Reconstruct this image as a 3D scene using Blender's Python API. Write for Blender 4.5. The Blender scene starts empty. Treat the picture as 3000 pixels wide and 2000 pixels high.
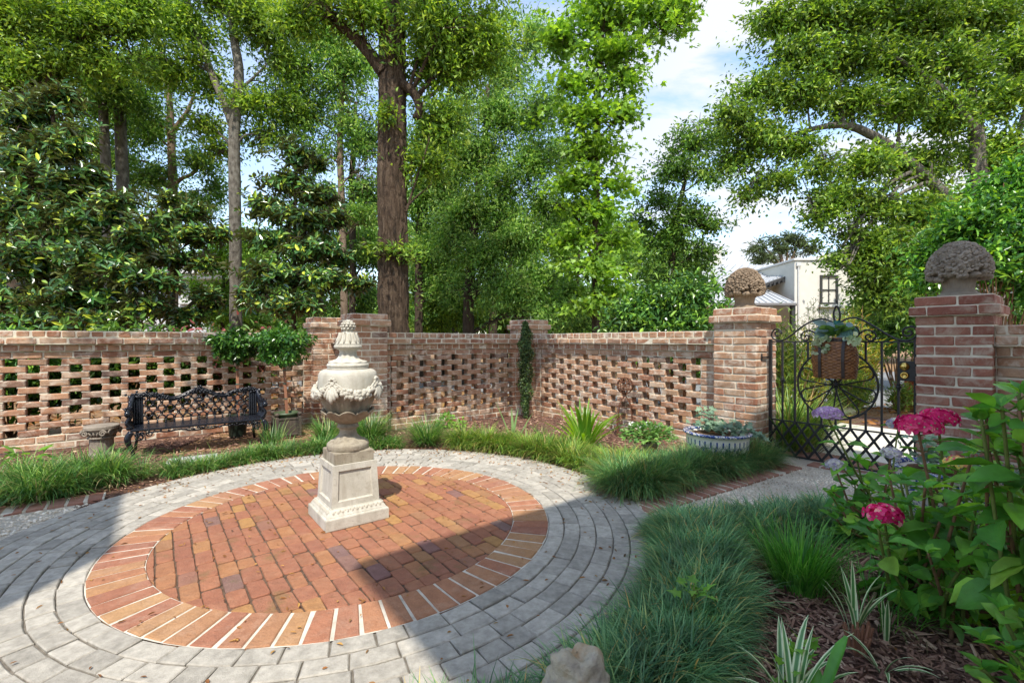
import bpy, math, random
import numpy as np
random.seed(11)
rng = np.random.default_rng(11)
PI = math.pi
C = bpy.context.scene.collection
SC = bpy.context.scene

# ------------------------------------------------------------------ camera geometry used to survey the place
F, CX, CY, H = 1365.0, 1500.0, 999.5, 1.066
TH = math.radians(37.6)
UU = np.array([math.cos(TH), math.sin(TH), 0.0]); VV = np.array([-math.sin(TH), math.cos(TH), 0.0]); ZZ = np.array([0, 0, 1.0])
CEN = np.array([-0.952, 2.76, 0.0])          # centre of the round patio

def at(px, py, Y): return np.array([(px - CX) / F * Y, Y, H - (py - CY) / F * Y])
def gp(px, py, z=0.0):
    Y = F * (H - z) / (py - CY); return np.array([(px - CX) / F * Y, Y, z])
def uv(u, v, z=0.0): return UU * u + VV * v + ZZ * z
def to_uv(p): return float(np.dot(p, UU)), float(np.dot(p, VV))

# ------------------------------------------------------------------ mesh building
class G:
    """collects polygons, links them as ONE mesh object"""
    def __init__(self): self.V = []; self.F = []; self.n = 0
    def add(self, V, *Fs, mi=0):
        V = np.asarray(V, float).reshape(-1, 3)
        for f in Fs:
            f = np.asarray(f, int)
            if f.size: self.F.append((f + self.n, mi))
        self.V.append(V); self.n += len(V); return self
    def build(self, name, mats, parent=None, smooth=False, origin=None):
        V = np.concatenate(self.V) if self.V else np.zeros((0, 3))
        me = bpy.data.meshes.new(name)
        if origin is None:
            if parent is not None: origin = np.array(parent['_o'])
            else:
                lo, hi = V.min(0), V.max(0); origin = np.array([(lo[0]+hi[0])/2, (lo[1]+hi[1])/2, lo[2]])
        V = V - origin
        me.vertices.add(len(V)); me.vertices.foreach_set('co', V.astype(np.float32).ravel())
        nl = sum(f.size for f, _ in self.F); npoly = sum(len(f) for f, _ in self.F)
        me.loops.add(nl); me.polygons.add(npoly)
        li = np.concatenate([f.ravel() for f, _ in self.F]).astype(np.int32)
        tot = np.concatenate([np.full(len(f), f.shape[1]) for f, _ in self.F]).astype(np.int32)
        st = np.concatenate([[0], np.cumsum(tot)[:-1]]).astype(np.int32)
        mi = np.concatenate([np.full(len(f), m) for f, m in self.F]).astype(np.int32)
        me.loops.foreach_set('vertex_index', li)
        me.polygons.foreach_set('loop_start', st)
        try: me.polygons.foreach_set('loop_total', tot)
        except Exception: pass
        me.polygons.foreach_set('material_index', mi)
        me.polygons.foreach_set('use_smooth', np.full(npoly, bool(smooth)))
        if not isinstance(mats, (list, tuple)): mats = [mats]
        for m in mats: me.materials.append(m)
        me.update(calc_edges=True); me.validate()
        ob = bpy.data.objects.new(name, me); C.objects.link(ob)
        if parent is not None: ob.parent = parent
        else: ob.location = origin
        ob['_o'] = [float(x) for x in origin]
        return ob

def tag(o, label=None, cat=None, group=None, kind=None):
    if label: o['label'] = label
    if cat: o['category'] = cat
    if group: o['group'] = group
    if kind: o['kind'] = kind
    return o
def thing(name, loc, label, cat, group=None):
    o = bpy.data.objects.new(name, None); C.objects.link(o)
    o.empty_display_size = 0.1
    o.location = loc; o['_o'] = [float(x) for x in loc]
    return tag(o, label, cat, group)

# --- primitives: each returns (V, F...) for G.add
def _chamfer():
    V = []; 
    for c in range(8):
        for a in range(3): V.append((c, a))
    sg = np.array([[1 if c >> k & 1 else -1 for k in range(3)] for c in range(8)])
    idx = lambda c, a: c * 3 + a
    q = []; t = []
    for a in range(3):
        b, d = (a + 1) % 3, (a + 2) % 3
        for s in (0, 1):
            cs = [(s << a) | (i << b) | (j << d) for i, j in ((0,0),(1,0),(1,1),(0,1))]
            f = [idx(c, a) for c in cs]; q.append(f if s else f[::-1])
        for i in (0, 1):
            for j in (0, 1):
                c0 = (i << b) | (j << d); c1 = c0 | (1 << a)
                f = [idx(c0, b), idx(c1, b), idx(c1, d), idx(c0, d)]; q.append(f if (i ^ j) else f[::-1])
    for c in range(8): t.append([idx(c, 0), idx(c, 1), idx(c, 2)])
    return sg, np.array(q), np.array(t)
SG, CQ, CT = _chamfer()
def cboxes(Cn, Hs, B=None, bev=0.004, jit=0.0, rot=0.0, vj=0.0):
    """many chamfered boxes at once. Cn (n,3) centres (in world), Hs (n,3) half sizes along basis rows B"""
    Cn = np.asarray(Cn, float).reshape(-1, 3); n = len(Cn)
    Hs = np.broadcast_to(np.asarray(Hs, float), (n, 3)).copy()
    if jit: Hs *= 1 + rng.uniform(-jit, jit, (n, 3))
    b = np.minimum(bev, Hs.min(1) * 0.45)
    L = np.zeros((n, 24, 3))
    for c in range(8):
        for a in range(3):
            ins = np.ones(3); ins[a] = 0
            L[:, c*3+a, :] = SG[c] * (Hs - b[:, None] * ins)
    if vj: L += np.repeat(rng.normal(0, vj, (n, 8, 3)), 3, axis=1)
    if rot:
        r = rng.normal(0, rot, (n, 3))
        L = L + np.cross(r[:, None, :], L)
    if B is not None:
        B = np.asarray(B, float)
        L = (L @ B) if B.ndim == 2 else np.einsum('nij,njk->nik', L, B)
    V = (L + Cn[:, None, :]).reshape(-1, 3)
    off = (np.arange(n) * 24)[:, None, None]
    return V, (CQ[None] + off).reshape(-1, 4), (CT[None] + off).reshape(-1, 3)
BUV = np.array([UU, VV, ZZ])

def tube(P, R, k=8, cap=True, flat=None):
    P = np.asarray(P, float); n = len(P)
    R = np.broadcast_to(np.asarray(R, float), (n,))
    T = np.gradient(P, axis=0); T /= np.linalg.norm(T, axis=1)[:, None] + 1e-12
    ref = np.array([0, 0, 1.0]) if abs(T[0][2]) < .9 else np.array([1.0, 0, 0])
    N = np.zeros_like(P); n0 = np.cross(T[0], ref); n0 /= np.linalg.norm(n0); N[0] = n0
    for i in range(1, n):
        v = N[i-1] - T[i] * np.dot(N[i-1], T[i]); N[i] = v / (np.linalg.norm(v) + 1e-12)
    Bn = np.cross(T, N)
    a = np.arange(k) * 2 * PI / k
    V = P[:, None, :] + R[:, None, None] * (np.cos(a)[None, :, None] * N[:, None, :] + np.sin(a)[None, :, None] * Bn[:, None, :])
    V = V.reshape(-1, 3)
    i = np.arange(n - 1)[:, None] * k; j = np.arange(k)[None, :]; j2 = (j + 1) % k
    q = np.stack([i + j, i + j2, i + k + j2, i + k + j], -1).reshape(-1, 4)
    if cap:
        V = np.concatenate([V, P[:1], P[-1:]]); m = n * k; jj = np.arange(k)
        t = np.concatenate([np.stack([np.full(k, m), (jj + 1) % k, jj], -1),
                            np.stack([np.full(k, m + 1), (n-1)*k + jj, (n-1)*k + (jj + 1) % k], -1)])
        return V, q, t
    return V, q
def smooth_path(P, n=24):
    P = np.asarray(P, float); m = len(P)
    Q = np.concatenate([2*P[:1] - P[1:2], P, 2*P[-1:] - P[-2:-1]])
    out = []
    for s in np.linspace(0, m - 1 - 1e-6, n):
        i = int(s); t = s - i; p0, p1, p2, p3 = Q[i:i+4]
        out.append(.5*((2*p1) + (-p0+p2)*t + (2*p0-5*p1+4*p2-p3)*t*t + (-p0+3*p1-3*p2+p3)*t**3))
    return np.array(out)
def grid_faces(n, m, wrap=True):
    """n rows, m columns"""
    i = np.arange(n - 1)[:, None] * m; j = np.arange(m if wrap else m - 1)[None, :]; j2 = (j + 1) % m
    return np.stack([i + j, i + j2, i + m + j2, i + m + j], -1).reshape(-1, 4)
def lathe(prof, n=32, c=(0, 0, 0), mod=None, rows=None, sq=None):
    """prof list of (r, z); mod(r, z, ang) -> (r, z)"""
    prof = np.asarray(prof, float)
    if rows: prof = np.stack([np.interp(np.linspace(0, 1, rows), np.linspace(0, 1, len(prof)), prof[:, k]) for k in (0, 1)], 1)
    a = np.arange(n) * 2 * PI / n
    r = np.repeat(prof[:, :1], n, 1); z = np.repeat(prof[:, 1:2], n, 1); A = np.repeat(a[None, :], len(prof), 0)
    if mod: r, z = mod(r, z, A)
    V = np.stack([r * np.cos(A), r * np.sin(A), z], -1).reshape(-1, 3) + np.asarray(c, float)
    return V, grid_faces(len(prof), n)
def ball(c, r, n=12, m=8, noise=0):
    c = np.asarray(c, float); r = np.broadcast_to(np.asarray(r, float), (3,))
    ph = np.linspace(0, PI, m); a = np.arange(n) * 2 * PI / n
    V = np.stack([np.sin(ph)[:, None]*np.cos(a)[None], np.sin(ph)[:, None]*np.sin(a)[None], np.repeat(-np.cos(ph)[:, None], n, 1)], -1).reshape(-1, 3)
    if noise: V = V * (1 + rng.normal(0, noise, (len(V), 1)))
    return V * r + c, grid_faces(m, n)
def balls(P, R, n=8, m=6):
    P = np.asarray(P, float).reshape(-1, 3); R = np.broadcast_to(np.asarray(R, float).reshape(-1, 1) if np.ndim(R) < 2 else R, (len(P), 3))
    V0, F0 = ball((0, 0, 0), 1, n, m)
    V = (V0[None] * R[:, None, :] + P[:, None, :]).reshape(-1, 3)
    return V, (F0[None] + (np.arange(len(P)) * len(V0))[:, None, None]).reshape(-1, 4)
def prism(poly, z0, z1):
    """extruded xy polygon"""
    p = np.asarray(poly, float); n = len(p)
    V = np.concatenate([np.c_[p, np.full(n, z0)], np.c_[p, np.full(n, z1)]])
    j = np.arange(n); q = np.stack([j, (j+1) % n, n + (j+1) % n, n + j], -1)
    return V, q, np.array([list(range(n))[::-1]]), np.array([list(range(n, 2*n))])

# --- leaves
def unit(a): return a / (np.linalg.norm(a, axis=-1, keepdims=True) + 1e-9)
TK = (np.array([[0,0,0],[.45,.5,.10],[1,0,-.06],[.45,-.5,.10]]), np.array([[2,1,0],[3,2,0]]))
TO = (np.array([[0,0,0],[.28,.42,.10],[.66,.42,.08],[1,0,-.10],[.66,-.42,.08],[.28,-.42,.10]]), np.array([[3,2,1,0],[5,4,3,0]]))
# five-lobed leaf (ivy, sweetgum)
TI = (np.array([[0,0,0],[-.02,.34,.03],[.30,.22,.0],[.38,.52,.03],[.55,.17,0],[1,0,-.06],[.55,-.17,0],[.38,-.52,.03],[.30,-.22,0],[-.02,-.34,.03],[.3,0,-.02]]),
      np.array([[0,1,2],[0,2,10],[2,3,4],[2,4,10],[10,4,5],[10,5,6],[10,6,8],[8,6,7],[0,10,8],[0,8,9]])[:, ::-1])
def leaves(P, D, N, L, W, T=TK):
    P = np.asarray(P, float); D = unit(np.asarray(D, float)); B = unit(np.cross(N, D)); N = np.cross(D, B)
    tv, tf = T; n = len(P)
    L = np.broadcast_to(L, (n,)); W = np.broadcast_to(W, (n,))
    V = (P[:, None, :] + D[:, None, :] * (tv[None, :, 0] * L[:, None])[..., None] + B[:, None, :] * (tv[None, :, 1] * W[:, None])[..., None]
         + N[:, None, :] * (tv[None, :, 2] * L[:, None])[..., None]).reshape(-1, 3)
    return V, (tf[None] + (np.arange(n) * len(tv))[:, None, None]).reshape(-1, tf.shape[1])
def rdir(n): return unit(rng.normal(0, 1, (n, 3)))
def blades(P, az, L, W, lean, droop, segs=4, wpow=.8, twist=0.0, tip=0.08):
    """grass blades: arching tapered strips"""
    n = len(P); az = np.broadcast_to(az, (n,)); L = np.broadcast_to(L, (n,)); W = np.broadcast_to(W, (n,)); lean = np.broadcast_to(lean, (n,)); droop = np.broadcast_to(droop, (n,))
    t = np.linspace(0, 1, segs + 1)
    th = lean[:, None] + droop[:, None] * t[None] ** 1.3            # angle from vertical grows along the blade
    dt = 1.0 / segs
    hx = np.concatenate([np.zeros((n, 1)), np.cumsum(np.sin((th[:, 1:] + th[:, :-1]) / 2) * dt, 1)], 1) * L[:, None]
    hz = np.concatenate([np.zeros((n, 1)), np.cumsum(np.cos((th[:, 1:] + th[:, :-1]) / 2) * dt, 1)], 1) * L[:, None]
    d = np.stack([np.cos(az), np.sin(az), np.zeros(n)], -1); s = np.stack([-np.sin(az), np.cos(az), np.zeros(n)], -1)
    mid = P[:, None, :] + d[:, None, :] * hx[..., None] + np.array([0, 0, 1.0]) * hz[..., None]
    w = W[:, None] * np.clip((1 - t ** 2.2) * (.65 + .8 * t) ** wpow, tip, None)[None] / 2
    if twist:
        tw = rng.normal(0, twist, n); s = s * np.cos(tw)[:, None] + np.array([0, 0, 1.0]) * np.sin(tw)[:, None]
    V = np.stack([mid - s[:, None, :] * w[..., None], mid + s[:, None, :] * w[..., None]], 2).reshape(-1, 3)
    k = (segs + 1) * 2
    i = np.arange(segs) * 2
    q = np.stack([i, i + 1, i + 3, i + 2], -1)
    return V, (q[None] + (np.arange(n) * k)[:, None, None]).reshape(-1, 4)
def foldblades(P, az, L, W, lean, droop, segs=7, fold=.25, wf=None):
    """broad strap leaves with a keel: three points across"""
    n = len(P); t = np.linspace(0, 1, segs + 1)
    th = lean[:, None] + droop[:, None] * t[None] ** 1.4; dt = 1.0 / segs
    hx = np.concatenate([np.zeros((n, 1)), np.cumsum(np.sin((th[:, 1:] + th[:, :-1]) / 2) * dt, 1)], 1) * L[:, None]
    hz = np.concatenate([np.zeros((n, 1)), np.cumsum(np.cos((th[:, 1:] + th[:, :-1]) / 2) * dt, 1)], 1) * L[:, None]
    d = np.stack([np.cos(az), np.sin(az), np.zeros(n)], -1); s = np.stack([-np.sin(az), np.cos(az), np.zeros(n)], -1)
    mid = P[:, None, :] + d[:, None, :] * hx[..., None] + np.array([0, 0, 1.0]) * hz[..., None]
    nor = -d[:, None, :] * np.cos(th)[..., None] + np.array([0, 0, 1.0]) * np.sin(th)[..., None]
    prof = (np.clip((1 - t ** 2.6), .02, None) * (.6 + .8 * t)) if wf is None else wf(t)
    w = W[:, None] * prof[None] / 2
    e = nor * (w * fold)[..., None]
    V = np.stack([mid - s[:, None, :] * w[..., None] + e, mid, mid + s[:, None, :] * w[..., None] + e], 2).reshape(-1, 3)
    i = np.arange(segs) * 3
    q = np.concatenate([np.stack([i, i+1, i+4, i+3], -1), np.stack([i+1, i+2, i+5, i+4], -1)])
    return V, (q[None] + (np.arange(n) * (segs + 1) * 3)[:, None, None]).reshape(-1, 4)

# ------------------------------------------------------------------ materials
def new_mat(name):
    m = bpy.data.materials.new(name); m.use_nodes = True; nt = m.node_tree
    return m, nt, nt.nodes['Principled BSDF'], nt.nodes['Material Output']
def nd(nt, t, **kw):
    n = nt.nodes.new(t)
    for k, v in kw.items(): setattr(n, k, v)
    return n
def ramp(nt, fac, stops, interp='LINEAR'):
    r = nd(nt, 'ShaderNodeValToRGB'); r.color_ramp.interpolation = interp
    el = r.color_ramp.elements
    while len(el) < len(stops): el.new(0.5)
    for e, (p, c) in zip(el, stops): e.position = p; e.color = (*c, 1)
    if fac is not None: nt.links.new(fac, r.inputs[0])
    return r.outputs[0]
def noise(nt, scale, detail=4, vec=None, rough=.6, dist=0):
    n = nd(nt, 'ShaderNodeTexNoise'); n.inputs['Scale'].default_value = scale; n.inputs['Detail'].default_value = detail
    n.inputs['Roughness'].default_value = rough; n.inputs['Distortion'].default_value = dist
    if vec is not None: nt.links.new(vec, n.inputs['Vector'])
    return n.outputs['Fac']
def objco(nt, scale=(1, 1, 1)):
    g = nd(nt, 'ShaderNodeNewGeometry'); mp = nd(nt, 'ShaderNodeMapping'); mp.inputs['Scale'].default_value = scale
    nt.links.new(g.outputs['Position'], mp.inputs['Vector']); return mp.outputs[0]
def mixc(nt, fac, a, b, blend='MIX'):
    m = nd(nt, 'ShaderNodeMix', data_type='RGBA', blend_type=blend)
    for s, v in ((0, fac), (6, a), (7, b)):
        if isinstance(v, (int, float)): m.inputs[s].default_value = v
        elif isinstance(v, tuple): m.inputs[s].default_value = (*v, 1)
        else: nt.links.new(v, m.inputs[s])
    return m.outputs[2]
def math_n(nt, op, a, b=0.0, clamp=False):
    m = nd(nt, 'ShaderNodeMath', operation=op, use_clamp=clamp)
    for s, v in ((0, a), (1, b)):
        if isinstance(v, (int, float)): m.inputs[s].default_value = v
        else: nt.links.new(v, m.inputs[s])
    return m.outputs[0]
def bump(nt, bs, h, strength=.4, dist=.01):
    b = nd(nt, 'ShaderNodeBump'); b.inputs['Strength'].default_value = strength; b.inputs['Distance'].default_value = dist
    nt.links.new(h, b.inputs['Height']); nt.links.new(b.outputs[0], bs.inputs['Normal'])
def island(nt): return nd(nt, 'ShaderNodeNewGeometry').outputs['Random Per Island']

def mat_brick(name, stops, stain=.35, stainc=(.62, .54, .44), scale=1.0, bumpk=.5, moss=0.0):
    m, nt, bs, out = new_mat(name); co = objco(nt)
    base = ramp(nt, island(nt), stops)
    n1 = noise(nt, 14 * scale, 6, co); n2 = noise(nt, 70 * scale, 5, co); n3 = noise(nt, 3.0 * scale, 4, co)
    c = mixc(nt, math_n(nt, 'MULTIPLY', ramp(nt, n1, [(.35, (0, 0, 0)), (.7, (1, 1, 1))]), .55), base, mixc(nt, .5, base, (.09, .035, .025)))
    c = mixc(nt, math_n(nt, 'MULTIPLY', ramp(nt, noise(nt, 120*scale, 3, co), [(.42, (1, 1, 1)), (.60, (0, 0, 0))]), .28), c, mixc(nt, .5, c, (.03, .018, .014)))
    if stain:
        s = math_n(nt, 'MULTIPLY', ramp(nt, noise(nt, 9 * scale, 7, co, .72, .6), [(.47, (0, 0, 0)), (.68, (1, 1, 1))]), stain)
        s = math_n(nt, 'MULTIPLY', s, ramp(nt, n3, [(.3, (.25, .25, .25)), (.62, (1, 1, 1))]))
        c = mixc(nt, s, c, stainc)
    if moss: c = mixc(nt, math_n(nt, 'MULTIPLY', ramp(nt, noise(nt, 4.5, 6, co, .7), [(.56, (0, 0, 0)), (.74, (1, 1, 1))]), moss), c, (.10, .115, .035))
    nt.links.new(c, bs.inputs['Base Color']); bs.inputs['Roughness'].default_value = .88; bs.inputs['Specular IOR Level'].default_value = .25
    bump(nt, bs, math_n(nt, 'ADD', n2, math_n(nt, 'MULTIPLY', n1, 1.5)), bumpk, .006)
    return m
def mat_rough(name, c1, c2, scale=8, rough=.85, bumpk=.4, bdist=.006, detail=6, c3=None, stretch=(1, 1, 1), spec=.3, isl=0.0, metal=0):
    m, nt, bs, out = new_mat(name); co = objco(nt, stretch)
    n1 = noise(nt, scale, detail, co); n2 = noise(nt, scale * 7, 5, co)
    c = ramp(nt, n1, [(.3, c1), (.7, c2)] if c3 is None else [(.28, c1), (.5, c2), (.72, c3)])
    if isl:
        hv = nd(nt, 'ShaderNodeHueSaturation'); nt.links.new(c, hv.inputs['Color'])
        nt.links.new(math_n(nt, 'ADD', math_n(nt, 'MULTIPLY', island(nt), 2 * isl), 1 - isl), hv.inputs['Value']); c = hv.outputs[0]
    nt.links.new(c, bs.inputs['Base Color']); bs.inputs['Roughness'].default_value = rough; bs.inputs['Specular IOR Level'].default_value = spec; bs.inputs['Metallic'].default_value = metal
    if bumpk: bump(nt, bs, math_n(nt, 'ADD', n2, n1), bumpk, bdist)
    return m
def mat_leaf(name, stops, trans=.35, rough=.45, spec=.4, tcol=None, back=None, vs=1.6, quilt=0):
    """leaf: colour varies from leaf to leaf, light passes through"""
    m, nt, bs, out = new_mat(name)
    c = ramp(nt, island(nt), stops)
    nv = noise(nt, vs, 3, objco(nt), .6); h0 = nd(nt, 'ShaderNodeHueSaturation'); nt.links.new(c, h0.inputs['Color'])
    nt.links.new(math_n(nt, 'ADD', math_n(nt, 'MULTIPLY', ramp(nt, nv, [(.34, (0, 0, 0)), (.66, (1, 1, 1))]), .75), .62), h0.inputs['Value']); c = h0.outputs[0]
    if back:
        g = nd(nt, 'ShaderNodeNewGeometry'); c = mixc(nt, g.outputs['Backfacing'], c, back)
    nt.links.new(c, bs.inputs['Base Color']); bs.inputs['Roughness'].default_value = rough; bs.inputs['Specular IOR Level'].default_value = spec
    if quilt:
        n1 = noise(nt, quilt, 4, objco(nt), .6); bump(nt, bs, n1, .6, .004)
        sp = ramp(nt, noise(nt, quilt*.45, 5, objco(nt), .7), [(.60, (0, 0, 0)), (.72, (1, 1, 1))]); c = mixc(nt, math_n(nt, 'MULTIPLY', sp, .35), c, (.30, .30, .06)); nt.links.new(c, bs.inputs['Base Color'])
    tr = nd(nt, 'ShaderNodeBsdfTranslucent'); ms = nd(nt, 'ShaderNodeMixShader'); ms.inputs[0].default_value = trans
    hs = nd(nt, 'ShaderNodeHueSaturation'); hs.inputs['Value'].default_value = 1.5; hs.inputs['Saturation'].default_value = 1.1; hs.inputs['Hue'].default_value = .485
    nt.links.new(c, hs.inputs['Color']); nt.links.new(hs.outputs[0], tr.inputs['Color'])
    nt.links.new(bs.outputs[0], ms.inputs[1]); nt.links.new(tr.outputs[0], ms.inputs[2]); nt.links.new(ms.outputs[0], out.inputs['Surface'])
    return m
def mat_plain(name, c, rough=.5, spec=.5, metal=0.0):
    m, nt, bs, out = new_mat(name)
    n = noise(nt, 30, 4, objco(nt)); k = .8
    nt.links.new(ramp(nt, n, [(.3, tuple(x * k for x in c)), (.7, c)]), bs.inputs['Base Color'])
    bs.inputs['Roughness'].default_value = rough; bs.inputs['Specular IOR Level'].default_value = spec; bs.inputs['Metallic'].default_value = metal
    return m

M = {}
M['brick'] = mat_brick('wall_brick', [(0, (.29, .125, .072)), (.18, (.42, .215, .12)), (.4, (.48, .275, .16)), (.6, (.37, .17, .098)), (.78, (.52, .325, .195)), (.9, (.33, .19, .125)), (1, (.20, .125, .095))], .9, (.70, .62, .50))
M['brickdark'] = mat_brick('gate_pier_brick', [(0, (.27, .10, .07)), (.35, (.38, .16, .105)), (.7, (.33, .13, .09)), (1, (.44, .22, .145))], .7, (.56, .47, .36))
M['mortar'] = mat_rough('lime_mortar', (.56, .49, .37), (.74, .67, .54), 12, .95, .5, .004)
M['patio'] = mat_brick('patio_brick', [(0, (.34, .135, .08)), (.22, (.39, .165, .09)), (.42, (.32, .13, .08)), (.58, (.41, .19, .085)), (.74, (.37, .155, .09)), (.86, (.44, .235, .085)), (.94, (.30, .14, .095)), (.98, (.20, .13, .115)), (1, (.26, .13, .11))], .18, (.45, .31, .20), 1.9, 1.0, .6)
M['border'] = mat_brick('border_brick', [(0, (.32, .135, .085)), (.3, (.40, .17, .095)), (.55, (.43, .235, .11)), (.7, (.36, .155, .095)), (.85, (.45, .26, .125)), (1, (.34, .14, .095))], .22, (.6, .45, .33), 1.5, .8)
M['edging'] = mat_brick('edging_brick', [(0, (.32, .145, .10)), (.5, (.39, .20, .14)), (1, (.31, .17, .125))], .25, (.45, .36, .28), 1.0, .5)
M['white_mortar'] = mat_rough('white_mortar', (.42, .365, .285), (.68, .63, .53), 16, .95, .4, .003)
M['joint'] = mat_rough('sand_joint', (.05, .03, .02), (.16, .10, .065), 30, .95, .5, .004)
M['greyjoint'] = mat_rough('grey_sand_joint', (.10, .085, .065), (.21, .185, .15), 30, .95, .5, .004)
M['paver'] = mat_rough('grey_paver', (.27, .245, .205), (.45, .41, .345), 30, .92, .8, .004, isl=.2)
M['stone'] = mat_rough('cast_stone', (.37, .335, .26), (.52, .475, .385), 9, .9, .5, .004, c3=(.46, .42, .335))
M['stonegrey'] = mat_rough('weathered_cast_stone', (.16, .13, .09), (.31, .265, .195), 10, .92, .6, .005, c3=(.42, .38, .30))
def mat_stone(name, c1, c2, dirt, k, zlow=None):
    m, nt, bs, out = new_mat(name); co = objco(nt); cs_ = objco(nt, (1, 1, .12))
    c = ramp(nt, noise(nt, 8, 6, co), [(.3, c1), (.7, c2)])
    st = math_n(nt, 'MULTIPLY', ramp(nt, noise(nt, 16, 5, cs_, .65), [(.50, (0, 0, 0)), (.66, (1, 1, 1))]), k)
    bl = math_n(nt, 'MULTIPLY', ramp(nt, noise(nt, 22, 6, co, .7), [(.52, (0, 0, 0)), (.68, (1, 1, 1))]), k)
    pit = math_n(nt, 'MULTIPLY', ramp(nt, noise(nt, 150, 3, co), [(.60, (0, 0, 0)), (.70, (1, 1, 1))]), .55)
    f = math_n(nt, 'MAXIMUM', math_n(nt, 'MAXIMUM', st, bl), pit)
    if zlow:
        sx = nd(nt, 'ShaderNodeSeparateXYZ'); nt.links.new(objco(nt), sx.inputs[0])
        mud = math_n(nt, 'SUBTRACT', ramp(nt, noise(nt, 30, 5, co, .7), [(.3, (.2, .2, .2)), (.7, (1, 1, 1))]), math_n(nt, 'MULTIPLY', sx.outputs[2], 1/zlow), True)
        f = math_n(nt, 'MAXIMUM', f, mud)
    nt.links.new(mixc(nt, f, c, dirt), bs.inputs['Base Color']); bs.inputs['Roughness'].default_value = .92; bs.inputs['Specular IOR Level'].default_value = .25
    bump(nt, bs, math_n(nt, 'SUBTRACT', noise(nt, 60, 6, co), pit), .5, .004); return m
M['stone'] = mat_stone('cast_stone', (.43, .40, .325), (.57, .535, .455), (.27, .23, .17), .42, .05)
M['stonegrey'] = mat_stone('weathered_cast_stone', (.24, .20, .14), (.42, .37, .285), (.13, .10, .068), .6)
M['finial'] = mat_rough('weathered_finial_stone', (.16, .115, .075), (.29, .215, .145), 9, .95, .6, .005)
M['finialgrey'] = mat_rough('grey_weathered_finial_stone', (.18, .145, .11), (.34, .285, .225), 9, .95, .6, .005)
M['stool'] = mat_rough('mossy_stone', (.17, .14, .11), (.30, .255, .20), 11, .95, .6, .006)
M['frog'] = mat_rough('patched_stone', (.42, .28, .15), (.44, .38, .28), 16, .9, .8, .008, c3=(.24, .20, .17))
M['iron'] = mat_rough('glossy_black_iron', (.006, .007, .010), (.012, .013, .018), 40, .22, .25, .002, spec=.4)
M['gate'] = mat_rough('black_painted_iron', (.010, .010, .011), (.022, .021, .021), 40, .45, .3, .001, spec=.4)
M['rust'] = mat_rough('rusty_wire', (.07, .03, .016), (.16, .065, .035), 40, .85, .4, .001)
M['brass'] = mat_rough('polished_brass', (.55, .36, .09), (.70, .48, .14), 30, .22, .2, .001, metal=1.0)
M['mulch'] = mat_rough('mulch_ground', (.08, .043, .03), (.20, .105, .072), 45, .95, 1.0, .02, c3=(.30, .17, .12))
M['chips'] = mat_leaf('mulch_chips', [(0, (0.081, 0.041, 0.030)), (.35, (0.196, 0.101, 0.071)), (.7, (0.310, 0.167, 0.115)), (.92, (0.437, 0.276, 0.190)), (1, (0.552, 0.391, 0.265))], 0.0, .85, .2, vs=5)
M['litter'] = mat_leaf('fallen_leaf', [(0, (.20, .085, .03)), (.5, (.34, .16, .05)), (.8, (.42, .25, .07)), (1, (.14, .07, .04))], .15, .7, .3)
M['pebble'] = mat_leaf('gravel_stone', [(0, (.46, .37, .26)), (.3, (.72, .63, .50)), (.7, (.86, .79, .67)), (.9, (.62, .48, .34)), (1, (.88, .84, .75))], 0.0, .8, .3)
M['gravel'] = mat_rough('gravel_ground', (.52, .45, .35), (.78, .70, .58), 90, .95, 1.0, .008)
M['floor'] = mat_rough('leaf_litter_ground', (.14, .075, .035), (.30, .17, .085), 9, .95, .8, .02, c3=(.10, .11, .04))
M['asphalt'] = mat_rough('asphalt_drive', (.17, .17, .17), (.24, .24, .235), 14, .95, .5, .004)
M['sand'] = mat_rough('pale_gravel_path', (.56, .52, .44), (.74, .70, .62), 60, .95, .8, .006)
M['stucco'] = mat_rough('white_stucco', (.58, .55, .48), (.65, .615, .54), 3, .9, .2, .004)
M['siding'] = mat_rough('white_siding', (.46, .46, .48), (.55, .55, .56), 3, .8, .15, .003)
M['metalroof'] = mat_rough('standing_seam_roof', (.34, .35, .36), (.42, .43, .44), 2, .45, .1, .002, spec=.6)
M['darkroof'] = mat_rough('dark_roof', (.10, .10, .10), (.17, .16, .155), 3, .8, .2, .004)
M['frame'] = mat_plain('dark_window_frame', (.04, .038, .036), .5)
M['whiteframe'] = mat_plain('white_painted_wood', (.60, .59, .56), .5)
m, nt, bs, out = new_mat('window_glass'); bs.inputs['Base Color'].default_value = (.03, .035, .035, 1); bs.inputs['Roughness'].default_value = .06; bs.inputs['Specular IOR Level'].default_value = .6
M['glass'] = m
M['curtain'] = mat_plain('pale_curtain', (.45, .50, .47), .9)
M['bark'] = mat_rough('oak_bark', (.030, .020, .013), (.115, .074, .045), 6, .95, 1.0, .06, c3=(.22, .155, .10), stretch=(4, 4, .55))
M['greybark'] = mat_rough('grey_bark', (.06, .05, .038), (.17, .15, .12), 9, .95, .9, .03, c3=(.27, .25, .205), stretch=(1.5, 1.5, .8))
M['tanbark'] = mat_rough('tan_bark', (.13, .09, .06), (.27, .20, .14), 9, .95, .8, .02, stretch=(1, 1, .4))
M['darkbark'] = mat_rough('dark_bark', (.035, .025, .017), (.095, .068, .045), 9, .95, .8, .02, stretch=(1, 1, .4))
M['stem'] = mat_rough('woody_stem', (.16, .085, .045), (.27, .15, .08), 30, .8, .3, .002)
M['greenstem'] = mat_rough('green_stem', (.11, .15, .03), (.17, .20, .05), 30, .7, .2, .002)
M['stake'] = mat_rough('reddish_wood_stake', (.22, .09, .05), (.32, .15, .085), 20, .8, .3, .002, stretch=(1, 1, .1))
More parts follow.
